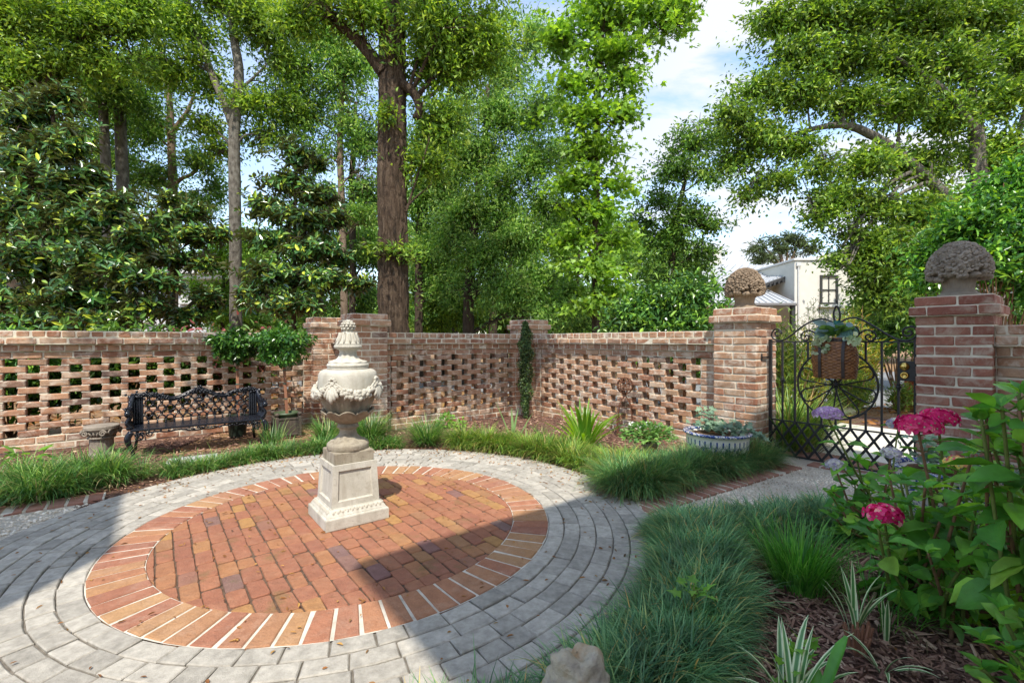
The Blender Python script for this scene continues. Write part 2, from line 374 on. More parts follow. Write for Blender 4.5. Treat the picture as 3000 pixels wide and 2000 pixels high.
M['oldwood'] = mat_rough('weathered_dark_wood', (.035, .03, .025), (.12, .095, .07), 30, .85, .5, .004, stretch=(1, 1, .12))
M['greenpot'] = mat_plain('green_plastic_pot', (.065, .095, .045), .5)
M['darkpot'] = mat_plain('dark_green_pot', (.018, .028, .018), .45)
M['claypot'] = mat_plain('grey_tan_pot', (.24, .20, .15), .8)
M['tie'] = mat_plain('green_tie', (.01, .16, .13), .5)
M['soil'] = mat_rough('potting_soil', (.05, .03, .018), (.22, .11, .05), 60, .95, .8, .006)
M['strap'] = mat_plain('brown_leather_strap', (.025, .012, .008), .5)
M['slab'] = mat_rough('grey_flagstone', (.30, .29, .27), (.42, .41, .38), 10, .9, .4, .004)
M['boulder'] = mat_rough('tan_boulder', (.45, .36, .23), (.60, .50, .34), 5, .9, .6, .02)
# leaves
M['oak'] = mat_leaf('oak_leaf', [(0, (0.059, 0.125, 0.018)), (.4, (0.154, 0.285, 0.039)), (.75, (0.273, 0.422, 0.057)), (1, (0.427, 0.547, 0.091))], .42, .38)
M['willow'] = mat_leaf('willow_oak_leaf', [(0, (0.054, 0.137, 0.027)), (.45, (0.157, 0.308, 0.060)), (.8, (0.266, 0.433, 0.087)), (1, (0.435, 0.570, 0.141))], .42, .38)
M['gum'] = mat_leaf('sweetgum_leaf', [(0, (.10, .21, .03)), (.5, (.20, .36, .045)), (1, (.32, .50, .07))], .45, .40)
M['darkoak'] = mat_leaf('dark_oak_leaf', [(0, (0.042, 0.104, 0.022)), (.5, (0.105, 0.221, 0.037)), (1, (0.239, 0.390, 0.062))], .34, .38)
M['rightoak'] = mat_leaf('water_oak_leaf', [(0, (0.050, 0.120, 0.019)), (.5, (0.151, 0.276, 0.036)), (.85, (0.277, 0.420, 0.060)), (1, (0.403, 0.516, 0.096))], .40, .38)
M['magnolia'] = mat_leaf('magnolia_leaf', [(0, (0.030, 0.094, 0.027)), (.5, (0.069, 0.175, 0.043)), (.78, (0.138, 0.263, 0.045)), (.9, (0.344, 0.475, 0.056)), (1, (0.578, 0.625, 0.079))], .16, .22, .6, back=(0.117, 0.131, 0.039))
M['holly'] = mat_leaf('holly_leaf', [(0, (0.042, 0.135, 0.027)), (.5, (0.090, 0.255, 0.041)), (.85, (0.210, 0.435, 0.047)), (1, (0.390, 0.630, 0.068))], .28, .25, .55)
M['camellia'] = mat_leaf('camellia_leaf', [(0, (0.035, 0.096, 0.026)), (.5, (0.080, 0.192, 0.040)), (.85, (0.192, 0.368, 0.048)), (1, (0.352, 0.544, 0.080))], .2, .25, .55)
M['yew'] = mat_leaf('yellow_green_needle', [(0, (.10, .17, .025)), (.5, (.22, .28, .035)), (.8, (.42, .38, .04)), (1, (.50, .33, .06))], .35, .5)
M['yewgreen'] = mat_leaf('green_needle', [(0, (0.072, 0.156, 0.030)), (.6, (0.168, 0.264, 0.042)), (1, (0.324, 0.372, 0.060))], .35, .5)
M['rustleaf'] = mat_leaf('orange_needle', [(0, (.30, .10, .04)), (.6, (.50, .20, .09)), (1, (.42, .30, .10))], .35, .6)
M['pine'] = mat_leaf('pine_needle', [(0, (.05, .085, .03)), (1, (.12, .16, .055))], .2, .6)
M['nandina'] = mat_leaf('red_green_leaf', [(0, (0.070, 0.154, 0.028)), (.55, (0.126, 0.224, 0.042)), (.8, (0.308, 0.112, 0.084)), (1, (0.476, 0.140, 0.140))], .3, .45)
M['topiary'] = mat_leaf('topiary_leaf', [(0, (0.025, 0.084, 0.017)), (.5, (0.056, 0.168, 0.028)), (.85, (0.126, 0.280, 0.042)), (1, (0.224, 0.392, 0.070))], .25, .28, .5)
M['fig'] = mat_leaf('creeping_leaf', [(0, (0.021, 0.049, 0.014)), (.6, (0.056, 0.105, 0.025)), (1, (0.126, 0.182, 0.042))], .2, .5)
M['ivy'] = mat_leaf('grey_green_ivy', [(0, (.09, .17, .10)), (.6, (.17, .27, .17)), (1, (.27, .36, .22))], .25, .5)
M['liri'] = mat_leaf('lilyturf_blade', [(0, (.035, .11, .025)), (.4, (.085, .21, .045)), (.75, (.16, .31, .06)), (.9, (.28, .38, .09)), (1, (.44, .36, .18))], .3, .42, vs=7)
M['lirigold'] = mat_leaf('yellow_lilyturf_blade', [(0, (.06, .14, .025)), (.4, (.14, .26, .04)), (.75, (.25, .38, .05)), (.88, (.36, .40, .08)), (1, (.42, .28, .12))], .3, .42, vs=7)
M['thatch'] = mat_leaf('dry_blade', [(0, (0.144, 0.084, 0.042)), (.5, (0.360, 0.264, 0.144)), (1, (0.504, 0.408, 0.240))], .2, .7)
M['mondo'] = mat_leaf('blue_green_blade', [(0, (0.049, 0.149, 0.057)), (.5, (0.123, 0.275, 0.110)), (.85, (0.234, 0.412, 0.167)), (.94, (0.394, 0.458, 0.150)), (1, (0.715, 0.458, 0.150))], .3, .38, vs=6)
M['mondodark'] = mat_leaf('dark_blue_green_blade', [(0, (0.043, 0.126, 0.042)), (.5, (0.111, 0.252, 0.079)), (.85, (0.209, 0.366, 0.112)), (.93, (0.320, 0.366, 0.112)), (1, (0.517, 0.343, 0.131))], .3, .42, vs=6)
M['grassy'] = mat_leaf('bright_green_blade', [(0, (.04, .17, .022)), (.6, (.11, .33, .045)), (1, (.22, .45, .08))], .3, .4, vs=9)
M['strapleaf'] = mat_leaf('bright_strap_leaf', [(0, (.10, .24, .025)), (.6, (.18, .34, .035)), (1, (.28, .42, .05))], .4, .35)
M['iris'] = mat_leaf('pale_sword_leaf', [(0, (.18, .30, .10)), (1, (.26, .38, .15))], .3, .4)
M['hydleaf'] = mat_leaf('hydrangea_leaf', [(0, (0.071, 0.246, 0.039)), (.5, (0.141, 0.370, 0.050)), (.8, (0.235, 0.493, 0.062)), (1, (0.353, 0.582, 0.078))], .38, .42, .4, vs=9, quilt=90)
M['hydfar'] = mat_leaf('pale_hydrangea_leaf', [(0, (.05, .15, .05)), (1, (.12, .26, .08))], .35, .36, .45)
M['geran'] = mat_leaf('geranium_leaf', [(0, (0.075, 0.180, 0.045)), (.6, (0.135, 0.270, 0.060)), (1, (0.225, 0.390, 0.090))], .3, .5)
M['seedling'] = mat_leaf('seedling_leaf', [(0, (.16, .36, .05)), (1, (.26, .48, .08))], .4, .4)
M['begonia'] = mat_leaf('silver_veined_leaf', [(0, (.05, .11, .08)), (.5, (.12, .21, .18)), (1, (.25, .34, .33))], .2, .4)
M['trail'] = mat_leaf('cream_edged_leaf', [(0, (.25, .34, .17)), (1, (.52, .56, .36))], .3, .45)
M['pink'] = mat_leaf('hot_pink_petal', [(0, (.52, .012, .10)), (.6, (.70, .03, .17)), (.92, (.80, .14, .26)), (1, (.85, .50, .40))], .3, .5, .25)
M['lilac'] = mat_leaf('lilac_petal', [(0, (.34, .20, .38)), (.6, (.52, .34, .52)), (1, (.70, .55, .62))], .25, .5, .25)
M['pale'] = mat_leaf('pale_lilac_petal', [(0, (.34, .28, .42)), (.5, (.60, .54, .56)), (1, (.74, .72, .55))], .25, .5, .25)
M['young'] = mat_leaf('yellow_pink_petal', [(0, (.72, .62, .14)), (.6, (.80, .62, .22)), (.85, (.78, .10, .22)), (1, (.85, .35, .35))], .3, .5, .25)
M['whiteflower'] = mat_leaf('white_petal', [(0, (.75, .74, .68)), (1, (.85, .84, .80))], .3, .5, .25)
# variegated strap: cream margins follow the leaf's own keel-to-edge coordinate
m, nt, bs, out = new_mat('variegated_leaf')
at_ = nd(nt, 'ShaderNodeAttribute', attribute_name='edge')
cc = ramp(nt, at_.outputs['Fac'], [(0, (.07, .19, .05)), (.45, (.11, .25, .07)), (.60, (.62, .66, .36)), (1, (.72, .74, .46))])
nt.links.new(cc, bs.inputs['Base Color']); bs.inputs['Roughness'].default_value = .4
M['varieg'] = m
# wicker
m, nt, bs, out = new_mat('woven_wicker')
nt.links.new(ramp(nt, noise(nt, 40, 5, objco(nt, (1, 1, 3))), [(.3, (.05, .018, .006)), (.5, (.19, .07, .018)), (.75, (.36, .16, .04))]), bs.inputs['Base Color']); bs.inputs['Roughness'].default_value = .5
M['wicker'] = m
# blue and white glaze
m, nt, bs, out = new_mat('blue_white_glaze')
co = objco(nt); tc = nd(nt, 'ShaderNodeTexCoord'); sx = nd(nt, 'ShaderNodeSeparateXYZ'); nt.links.new(tc.outputs['Object'], sx.inputs[0])
ang = math_n(nt, 'ARCTAN2', sx.outputs[1], sx.outputs[0]); z = sx.outputs[2]
pet = math_n(nt, 'SUBTRACT', math_n(nt, 'SINE', math_n(nt, 'MULTIPLY', ang, 34.0)), .5)
band = lambda a, b: math_n(nt, 'MULTIPLY', math_n(nt, 'GREATER_THAN', z, a), math_n(nt, 'LESS_THAN', z, b))
fl = ramp(nt, noise(nt, 26, 5, tc.outputs['Object'], .6, 1.5), [(.53, (0, 0, 0)), (.58, (1, 1, 1))])
fl2 = ramp(nt, noise(nt, 60, 4, tc.outputs['Object'], .6, 1.0), [(.44, (0, 0, 0)), (.50, (1, 1, 1))])
k = math_n(nt, 'MAXIMUM', math_n(nt, 'MULTIPLY', math_n(nt, 'MULTIPLY', pet, 3.0, True), band(.205, .25)), math_n(nt, 'MULTIPLY', fl, band(.03, .20)))
k = math_n(nt, 'MAXIMUM', k, math_n(nt, 'MULTIPLY', fl2, math_n(nt, 'GREATER_THAN', z, .282)))
k = math_n(nt, 'MAXIMUM', k, math_n(nt, 'MULTIPLY', band(.2, .204), .6))
nt.links.new(mixc(nt, k, (.66, .63, .54), (.022, .055, .22)), bs.inputs['Base Color']); bs.inputs['Roughness'].default_value = .2
M['glaze'] = m
# ------------------------------------------------------------------ setting
def struct(name, g, mat, smooth=False, label=None, kind='structure'):
    o = g.build(name, mat, None, smooth); o['kind'] = kind
    return o
def sheet(name, poly, z, mat, **k):
    g = G(); p = np.asarray(poly, float); g.add(np.c_[p, np.full(len(p), z)], np.array([list(range(len(p)))]))
    return struct(name, g, mat, **k)
def xy(u, v): p = uv(u, v); return (p[0], p[1])

# ground reaching the horizon, gently uneven
g = G(); n = 90
xs = np.sign(np.linspace(-1, 1, n)) * np.abs(np.linspace(-1, 1, n)) ** 3 * 400
Xg, Yg = np.meshgrid(xs, xs)
g.add(np.stack([Xg, Yg + 5, np.full_like(Xg, -.012)], -1).reshape(-1, 3), grid_faces(n, n, False))
struct('ground', g, M['floor'])
# garden bed mulch inside the walls
sheet('garden_bed', [xy(-6, -2), xy(5.0, -2), xy(4.45, 5.35), xy(-.0, 5.4), xy(.6, 6.5), xy(-6, 6.5)], 0.0, M['mulch'])
# gravel: around the round patio and the path to the gate, left path
ga = np.linspace(0, 2*PI, 80)[:-1]
sheet('gravel_path', [xy(2.0, 1.45), xy(2.3, 1.35), xy(3.35, .95), xy(3.7, .72), xy(4.62, .80), xy(4.62, 1.92), xy(3.2, 1.9), xy(1.9, 2.0)], .004, M['gravel'])
sheet('gravel_walk', [xy(-6, 2.75), xy(-.9, 2.75), xy(-.4, 3.4), xy(-.4, 4.2), xy(-6, 4.2)], .004, M['gravel'])
# beds under the paving: sand joints
def disc(name, r0, r1, z, mat):
    g = G(); a = np.linspace(0, 2*PI, 121)[:-1]
    if r0 == 0:
        g.add(np.c_[CEN[0]+r1*np.cos(a), CEN[1]+r1*np.sin(a), np.full(120, z)], np.array([list(range(120))]))
    else:
        V = np.concatenate([np.c_[CEN[0]+r*np.cos(a), CEN[1]+r*np.sin(a), np.full(120, z)] for r in (r0, r1)])
        g.add(V, grid_faces(2, 120))
    return struct(name, g, mat)
disc('joint_sand', 0, .957, .0095, M['joint']); disc('white_joint_mortar', .957, 1.166, .0135, M['white_mortar']); disc('paver_joint_sand', 1.166, 1.79, .009, M['greyjoint'])

def radial_bricks(g, r0, r1, angs, gap, z=.016, vj=.0016, gr=.0015, bev=.004, hz=.016, tilt=.004):
    """wedge shaped bricks between successive angles, slightly uneven"""
    n = len(angs) - 1
    for i in range(n):
        a0, a1 = angs[i], angs[i+1]; m = max(2, int((a1 - a0) * r1 / .07) + 1)
        zt = z + rng.normal(0, .0012); tl = rng.normal(0, tilt, 2)
        def ringpts(ins, zz):
            o = []
            ra, rb = r0 + gr + ins, r1 - gr - ins
            for r, sgn in ((ra, 1), (rb, -1)):
                ga_ = (gap / 2 + ins) / r
                t = np.linspace(a0 + ga_, a1 - ga_, m)[::sgn]
                for x in t: o.append((CEN[0] + r*math.cos(x), CEN[1] + r*math.sin(x), zz))
            return np.array(o)
        mid = np.array([CEN[0] + (r0+r1)/2*math.cos((a0+a1)/2), CEN[1] + (r0+r1)/2*math.sin((a0+a1)/2)])
        A = ringpts(0, zt - hz); B_ = ringpts(0, zt - bev); Cc = ringpts(bev, zt)
        jj = np.repeat(rng.normal(0, vj, (1, 2*m, 2)), 3, 0)
        L = np.stack([A, B_, Cc]); L[:, :, :2] += jj
        L[1:, :, 2] += ((L[1:, :, :2] - mid) @ tl)
        k = 2*m; g.add(L.reshape(-1, 3), grid_faces(3, k), np.array([list(range(2*k, 3*k))]))
# border of soldier bricks with white mortar
g = G(); n = 74; an = np.cumsum(rng.uniform(.93, 1.07, n)); an = np.concatenate([[0], an]) / an[-1] * 2*PI + .3
radial_bricks(g, .958, 1.163, an, .014, z=.019, vj=.002); struct('patio_border_bricks', g, M['border'])
# grey paver rings
g = G()
for k in range(7):
    r0 = 1.166 + k*.0875; w = rng.choice([.105, .135, .165, .15], 400) * rng.uniform(.97, 1.03, 400)
    a = np.cumsum(w) / (r0 + .044); a = a[a < 2*PI]; a = np.concatenate([[0], a[:-1], [2*PI]]) + rng.uniform(0, 6)
    radial_bricks(g, r0, r0 + .0875, a, .006, z=.018, vj=.0014, gr=.0027, bev=.004, tilt=.010)
struct('patio_paver_rings', g, M['paver'])
# inner bricks in running bond, clipped to the circle
def clip_circle(poly, R):
    """clip convex polygon (relative to CEN) to a circle by many half planes"""
    for a in np.arange(60) * 2*PI/60:
        nx, ny = math.cos(a), math.sin(a); out = []
        for i in range(len(poly)):
            p, q = poly[i], poly[(i+1) % len(poly)]
            dp, dq = p[0]*nx + p[1]*ny - R, q[0]*nx + q[1]*ny - R
            if dp <= 0: out.append(p)
            if (dp < 0) != (dq < 0) and abs(dp - dq) > 1e-9:
                t = dp / (dp - dq); out.append((p[0] + t*(q[0]-p[0]), p[1] + t*(q[1]-p[1])))
        poly = out
        if len(poly) < 3: return None
    return poly
g = G(); bw, bl, gp_ = .077, .158, .0055
for r in range(-14, 15):
    vs = -1.4 + rng.uniform(0, bl)
    while vs < 1.3:
        ln = bl * rng.uniform(.92, 1.06) * rng.choice([1, 1, 1, .78])
        if rng.random() < 0: pass
        c = np.array([(r*bw + gp_/2, vs + gp_/2), ((r+1)*bw - gp_/2, vs + gp_/2), ((r+1)*bw - gp_/2, vs + ln - gp_/2), (r*bw + gp_/2, vs + ln - gp_/2)])
        vs += ln
        if np.abs(np.hypot(c[:, 0], c[:, 1])).min() > .96: continue
        c = c + rng.normal(0, .0022, c.shape)
        # rounded corners
        pts = []
        for i in range(4):
            p, a, b = c[i], c[i-1], c[(i+1) % 4]; rr = .012
            pts += [p + (a-p)/np.linalg.norm(a-p)*rr, p + ((a-p)/np.linalg.norm(a-p) + (b-p)/np.linalg.norm(b-p))*rr*.3, p + (b-p)/np.linalg.norm(b-p)*rr]
        pl = clip_circle([tuple(p) for p in pts], .955)
        if not pl: continue
        pl = np.array(pl); 
        if len(pl) < 3: continue
        mid = pl.mean(0); zt = .0165 + rng.normal(0, .0016); tl = rng.normal(0, .012, 2)
        def lay(sc, z):
            d = pl - mid; ln_ = np.linalg.norm(d, axis=1, keepdims=True) + 1e-9; q = mid + d * np.clip(1 - sc/ln_, .1, 1)
            zz = z + (q - mid) @ tl
            return CEN + np.outer(q[:, 0], UU) + np.outer(q[:, 1], VV) + np.outer(zz, ZZ)
        k = len(pl)
        V = np.concatenate([lay(0, zt - .014), lay(0, zt - .004), lay(.005, zt)])
        g.add(V, grid_faces(3, k), np.array([list(range(2*k, 3*k))]))
struct('patio_bricks', g, M['patio'])
# brick edging strips
def edging(name, p0, p1, w, n, side):
    p0, p1 = np.array([*p0, 0]), np.array([*p1, 0]); d = (p1 - p0); Ln = np.linalg.norm(d); d /= Ln; s = np.array([-d[1], d[0], 0]) * side
    g = G(); st = Ln / n
    cs = [p0 + d*(i + .5)*st + s*w/2 + ZZ*(.008 + rng.normal(0, .0015)) for i in range(n)]
    g.add(*cboxes(cs, (st/2 - .007, w/2, .012), np.array([d, s, ZZ]), .004, .02, .012, .0018), mi=0)
    gm = p0 + d*Ln/2 + s*w/2 + ZZ*.0075
    g.add(*cboxes([gm], (Ln/2, w/2 - .004, .0088), np.array([d, s, ZZ]), .002), mi=1)
    return struct(name, g, [M['edging'], M['white_mortar']])
a = gp(1926, 1511); edging('brick_edging', gp(1898, 1512)[:2], gp(2352, 1375)[:2], .17, 21, 1)
edging('brick_edging', xy(4.42, 1.62), xy(4.42, .80), .14, 8, 1)
edging('brick_edging', xy(-2.6, 4.12), xy(-.26, 4.12), .185, 25, 1)
# flagstone by the bench
sl = gp(555, 1352); su, sv = to_uv(sl)
g = G(); g.add(*prism([xy(su-.18, sv-.12), xy(su+.20, sv-.14), xy(su+.22, sv+.12), xy(su-.15, sv+.14)], .002, .022)); tag(g.build('flagstone', M['slab']), 'grey flat flagstone set in the mulch in front of the black bench', 'flagstone')
# beyond the gate
sheet('gravel_path', [xy(4.63, -.5), xy(7.0, -1.2), xy(7.1, 2.2), xy(4.63, 2.2)], .004, M['sand'])
sheet('mulch_strip', [xy(7.0, -4), xy(8.0, -4.5), xy(8.0, 3.4), xy(7.1, 3.4)], .001, M['mulch'])
sheet('driveway', [(2.6, 7.9), (14, 6.3), (26, 14), (20, 20), (8.5, 13.6), (3.4, 12.6), (-3, 12.8), (-9, 12.4), (-9, 10.2), (-1.5, 10.3)], .006, M['asphalt'])
g = G(); cs = []
for r in range(3):
    for i in range(14):
        cs.append(uv(4.72 + r*.105 + rng.normal(0, .002), .92 + i*.078 + (r % 2)*.03, .012))
g.add(*cboxes(cs, (.05, .036, .010), BUV, .004, .03, .01)); struct('brick_threshold', g, M['edging'])

# ------------------------------------------------------------------ walls and piers
CH = .0689; BR = (M['brick'], M['mortar'])
def wall(label, o, d, n, L, ends=(.1, .1), group='low brick walls of the garden', seed=0):
    """pierced brick wall. o origin (world, on the centre line), d unit along, n unit towards the garden"""
    o = np.asarray(o, float); B = np.array([d, n, ZZ]); root = thing('brick_wall', o, label, 'wall', group)
    P = lambda s, t, z: o + np.outer(np.atleast_1d(s), d) + np.outer(np.atleast_1d(t), n) + np.outer(np.atleast_1d(z), ZZ)
    hz = CH/2 - .0052
    def row(g, k, ln, hd, L0=0, L1=None, off=0, skip=None, bev=.006, vj=.0016, rot=.006):
        L1 = L if L1 is None else L1; s = L0 - off; cs = []; hs = []
        while s < L1 - .02:
            l = ln * (1 if ln < .12 else 1)
            a, b = max(s, L0), min(s + l, L1)
            if b - a > .03: cs.append(P((a+b)/2, rng.normal(0, .0018), (k+.5)*CH)[0]); hs.append(((b-a)/2 - .0048, hd, hz))
            s += l
        g.add(*cboxes(cs, hs, B, bev, .012, rot, vj), mi=0)
    def core(g, k0, k1, hd, a=0, b=None):
        b = L if b is None else b
        g.add(*cboxes(P((a+b)/2, 0, (k0+k1)/2*CH), ((b-a)/2, hd, (k1-k0)*CH/2 - .0015), B, .001), mi=1)
    st = .2135; hdr = .107
    # base
    g = G(); row(g, 0, st, .062, off=.05); row(g, 1, st, .052, off=.12); core(g, 0, 1, .057); core(g, 1, 2, .046)
    g.build('wall_base', BR, root)
    # pierced field
    g = G(); per = .305; e0, e1 = ends
    pads = []
    for k in range(2, 13):
        row(g, k, e0, .05, 0, e0); row(g, k, e1, .05, L - e1, L)
        off = (k % 2) * per/2; s = e0 - per + off + .02; cs = []; hs = []
        while s < L - e1:
            a, b = max(s, e0), min(s + .210, L - e1)
            if b - a > .02: cs.append(P((a+b)/2, rng.normal(0, .002), (k+.5)*CH)[0]); hs.append(((b-a)/2 - .001, .050, hz))
            for q in (s + .025, s + .18):
                if e0 < q < L - e1: pads.append(P(q, 0, (k+1)*CH)[0]); pads.append(P(q, 0, k*CH)[0])
            s += per
        g.add(*cboxes(cs, hs, B, .007, .015, .008, .002), mi=0)
    g.add(*cboxes(pads, (.030, .0445, .0063), B, .001, .05), mi=1)
    core(g, 2, 13, .044, 0, e0); core(g, 2, 13, .044, L - e1, L)
    g.build('pierced_panel', BR, root)
    g = G(); row(g, 13, st, .053, off=.07); row(g, 14, hdr, .075, off=.03); core(g, 13, 14, .047); core(g, 14, 15, .069)
    g.build('upper_courses', BR, root)
    g = G(); row(g, 15, st, .118, off=.1, bev=.008); row(g, 16, hdr, .098, off=.05, bev=.008); core(g, 15, 16, .112); core(g, 16, 17, .092)
    g.build('coping', BR, root)
    return root
def pier(label, cu, cv, w=.406, nc=20, mats=BR, d=None):
    c = uv(cu, cv); root = thing('brick_pier', c, label, 'pier', 'brick piers of the garden wall'); d = d or w
    g = G()
    def course(g, k, ex=0.0):
        hz = CH/2 - .0052; cs = []; hs = []
        W, D = w/2 + ex, d/2 + ex; z = (k + .5)*CH
        swap = k % 2
        A, Bh = (W, D) if not swap else (D, W)
        for sgn in (-1, 1):           # two stretchers along the first axis on both sides, closers between
            for x0, x1 in ((-A, rng.normal(0, .012)),):
                for a, b in ((-A, x1 - .005), (x1 + .005, A)):
                    p = ((a+b)/2, sgn*(Bh - .05)); h = ((b-a)/2, .05)
                    if swap: p, h = p[::-1], h[::-1]
                    cs.append(c + uv(p[0], p[1], z)); hs.append((*h, hz))
            a = -Bh + .1; b = Bh - .1
            p = (sgn*(A - .05), 0); h = (.05, (b-a)/2 - .0048)
            if swap: p, h = p[::-1], h[::-1]
            cs.append(c + uv(p[0], p[1], z)); hs.append((*h, hz))
        g.add(*cboxes(cs, hs, BUV, .006, .008, .004, .0015), mi=0)
    for k in range(nc - 2): course(g, k)
    g.add(*cboxes([c + ZZ*(nc-2)*CH/2], (w/2 - .0055, d/2 - .0055, (nc-2)*CH/2), BUV, .002), mi=1)
    g.build('shaft', mats, root)
    g = G(); course(g, nc-2, .034); course(g, nc-1, .004)
    g.add(*cboxes([c + ZZ*(nc-1.5)*CH], (w/2 + .028, d/2 + .028, CH/2 - .001), BUV, .002), mi=1)
    g.add(*cboxes([c + ZZ*(nc-.5)*CH], (w/2 - .002, d/2 - .002, CH/2 - .001), BUV, .002), mi=1)
    g.build('pier_cap', mats, root)
    return root
UW = 4.45                                   # centre line of the gate wall, MV that of the middle wall
MV = 5.35; LV = 6.47
wall('pierced brick wall behind the black iron bench, longest of the garden walls', uv(-4.2, LV), UU, -VV, 5.84)
wall('pierced brick wall between the urn and the vine covered corner, mostly in shade', uv(2.15, MV), UU, -VV, 2.10)
wall('sunlit pierced brick wall behind the blue and white pot', uv(UW, 5.15), -VV, -UU, 2.77, ends=(.1, .2))
wall('short return wall linking the two brick piers behind the urn', uv(1.95, 6.28), -VV, -UU, .73)
wall('brick wall at the right edge of the photo beyond the right gate pier', uv(UW, .49), -VV, -UU, 2.2, ends=(.2, .1))
pier('brick pier without a finial just behind the urn, nearer of two side by side', 1.95, 5.36, .406)
pier('brick pier without a finial at the end of the bench wall, partly behind the urn', 1.82, 6.47, .38)
pier('brick pier in the far corner with a climbing vine on its front', 4.445, 5.36, .406)
pier('sunlit brick gate pier beside the blue and white pot', 4.50, 2.182, .406)
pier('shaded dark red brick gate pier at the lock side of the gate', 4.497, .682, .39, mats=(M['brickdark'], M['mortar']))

# ------------------------------------------------------------------ finials: stone baskets of flowers
def finial(label, cu, cv, rot, mat, s=1.0):
    c = uv(cu, cv, 20*CH + .0005); root = thing('stone_finial', c, label, 'finial', 'stone flower basket finials on the gate piers')
    g = G()
    pr = [(.0, .0), (.112, 0), (.112, .018), (.100, .024), (.092, .03), (.094, .036), (.088, .042), (.084, .05), (.092, .12), (.098, .128), (.104, .132), (.104, .142), (.09, .15), (0, .15)]
    pr = [(r*s, z*s) for r, z in pr]
    def mod(r, z, a):
        inb = (z > .05*s) & (z < .125*s); return r * (1 + np.where(inb, .018*np.sign(np.sin(a*26)), 0) + np.where((z > .03*s) & (z < .045*s), .02*np.sin(a*40 + z*300), 0)), z
    sq = np.array([[.118, 0], [.118, .012]])
    g.add(*lathe(pr, 120, c, mod)); g.build('basket_stand', mat, root, True)
    # dome of flowers
    g = G(); dome = c + ZZ*.165*s; RX, RZ = .148*s, .195*s
    Vb, fb = ball((0, 0, 0), 1, 28, 18, .015); Vb[:, 2] = np.where(Vb[:, 2] < 0, Vb[:, 2]*.22, Vb[:, 2]); g.add(Vb*np.array([RX, RX, RZ])*.95 + dome, fb)
    # five-petalled rosettes laid in rows over the dome
    N = 58; i = np.arange(N) + .5; ph = np.arccos(1 - 1.06*i/N); th = PI*(1 + 5**.5)*i + rot
    for p, t in zip(ph, th):
        nrm = np.array([math.sin(p)*math.cos(t), math.sin(p)*math.sin(t), math.cos(p)]); pos = dome + nrm*np.array([RX, RX, RZ])*(1.02 + rng.uniform(0, .04))
        if p > 1.75: pos = pos + nrm*.006 - ZZ*.006
        a1 = unit(np.cross(nrm, [.2, .3, 1.0])); a2 = np.cross(nrm, a1); rr = rng.uniform(.038, .054)*s; o = rng.uniform(0, 6)
        g.add(*balls([pos + nrm*.016*s], rr*.24, 8, 6)); m = 40; aa = np.arange(m)*2*PI/m; kk = rng.choice([5, 5, 6, 4]); lob = .58 + .46*np.abs(np.cos(aa*kk/2 + o))**.7
        rows = []
        for f, hgt in ((.0, .008), (.22, .007), (.45, .014), (.75, .020), (1.0, .010), (.92, -.024)):
            rows.append(pos + nrm*hgt*s*1.2 + (np.cos(aa)[:, None]*a1 + np.sin(aa)[:, None]*a2) * (rr*f*(lob if f > .4 else 1)*np.ones(m))[:, None])
        g.add(np.concatenate(rows), grid_faces(6, m))
    # drooping leaves and blooms round the rim
    for t in np.arange(14)*2*PI/14 + rot:
        d = np.array([math.cos(t), math.sin(t), 0]); g.add(*ball(dome + d*RX*.96 - ZZ*(.018 + rng.uniform(0, .03))*s, (.034*s, .034*s, .022*s), 12, 8, .08))
    g.build('flower_dome', mat, root, False)
    return root
finial('brown stone finial of carved flowers on the sunlit left gate pier', 4.50, 2.182, .3, M['finial'])
finial('grey brown stone finial of carved flowers on the shaded right gate pier', 4.497, .682, 1.4, M['finialgrey'])
# ------------------------------------------------------------------ pedestal and urn in the middle of the patio
PC = np.array([-.985, 2.80, .017])
def sqring(s, z):   # square of side s at height z, aligned with the walls
    h = s/2; return [PC + uv(a*h, b*h, z) for a, b in ((-1,-1),(1,-1),(1,1),(-1,1))]
def sqstack(g, prof):
    V = np.array([p for s, z in prof for p in sqring(s, z)]); n = len(prof)
    g.add(V, grid_faces(n, 4), np.array([[3,2,1,0]]), np.array([[4*n-4, 4*n-3, 4*n-2, 4*n-1]]))
ped = thing('stone_pedestal', PC, 'pale cast stone pedestal with recessed panels under the urn', 'pedestal')
g = G(); sqstack(g, [(.356, -.002), (.362, .004), (.362, .060), (.357, .066), (.345, .068)]); g.build('plinth', M['stone'], ped)
g = G(); sqstack(g, [(.342, .0675), (.338, .074), (.322, .088), (.300, .100), (.288, .104), (.284, .109)])
# egg and dart carving on the sloping moulding
for d, n in ((UU, -VV), (VV, UU), (-UU, VV), (-VV, -UU)):
    for s in np.linspace(-.135, .135, 11):
        g.add(*ball(PC + d*s + n*.158 + ZZ*.090, (.008, .008, .013), 8, 6)); g.add(*ball(PC + d*(s+.0135) + n*.156 + ZZ*.092, (.004, .004, .013), 6, 5))
g.build('carved_moulding', M['stone'], ped, False)
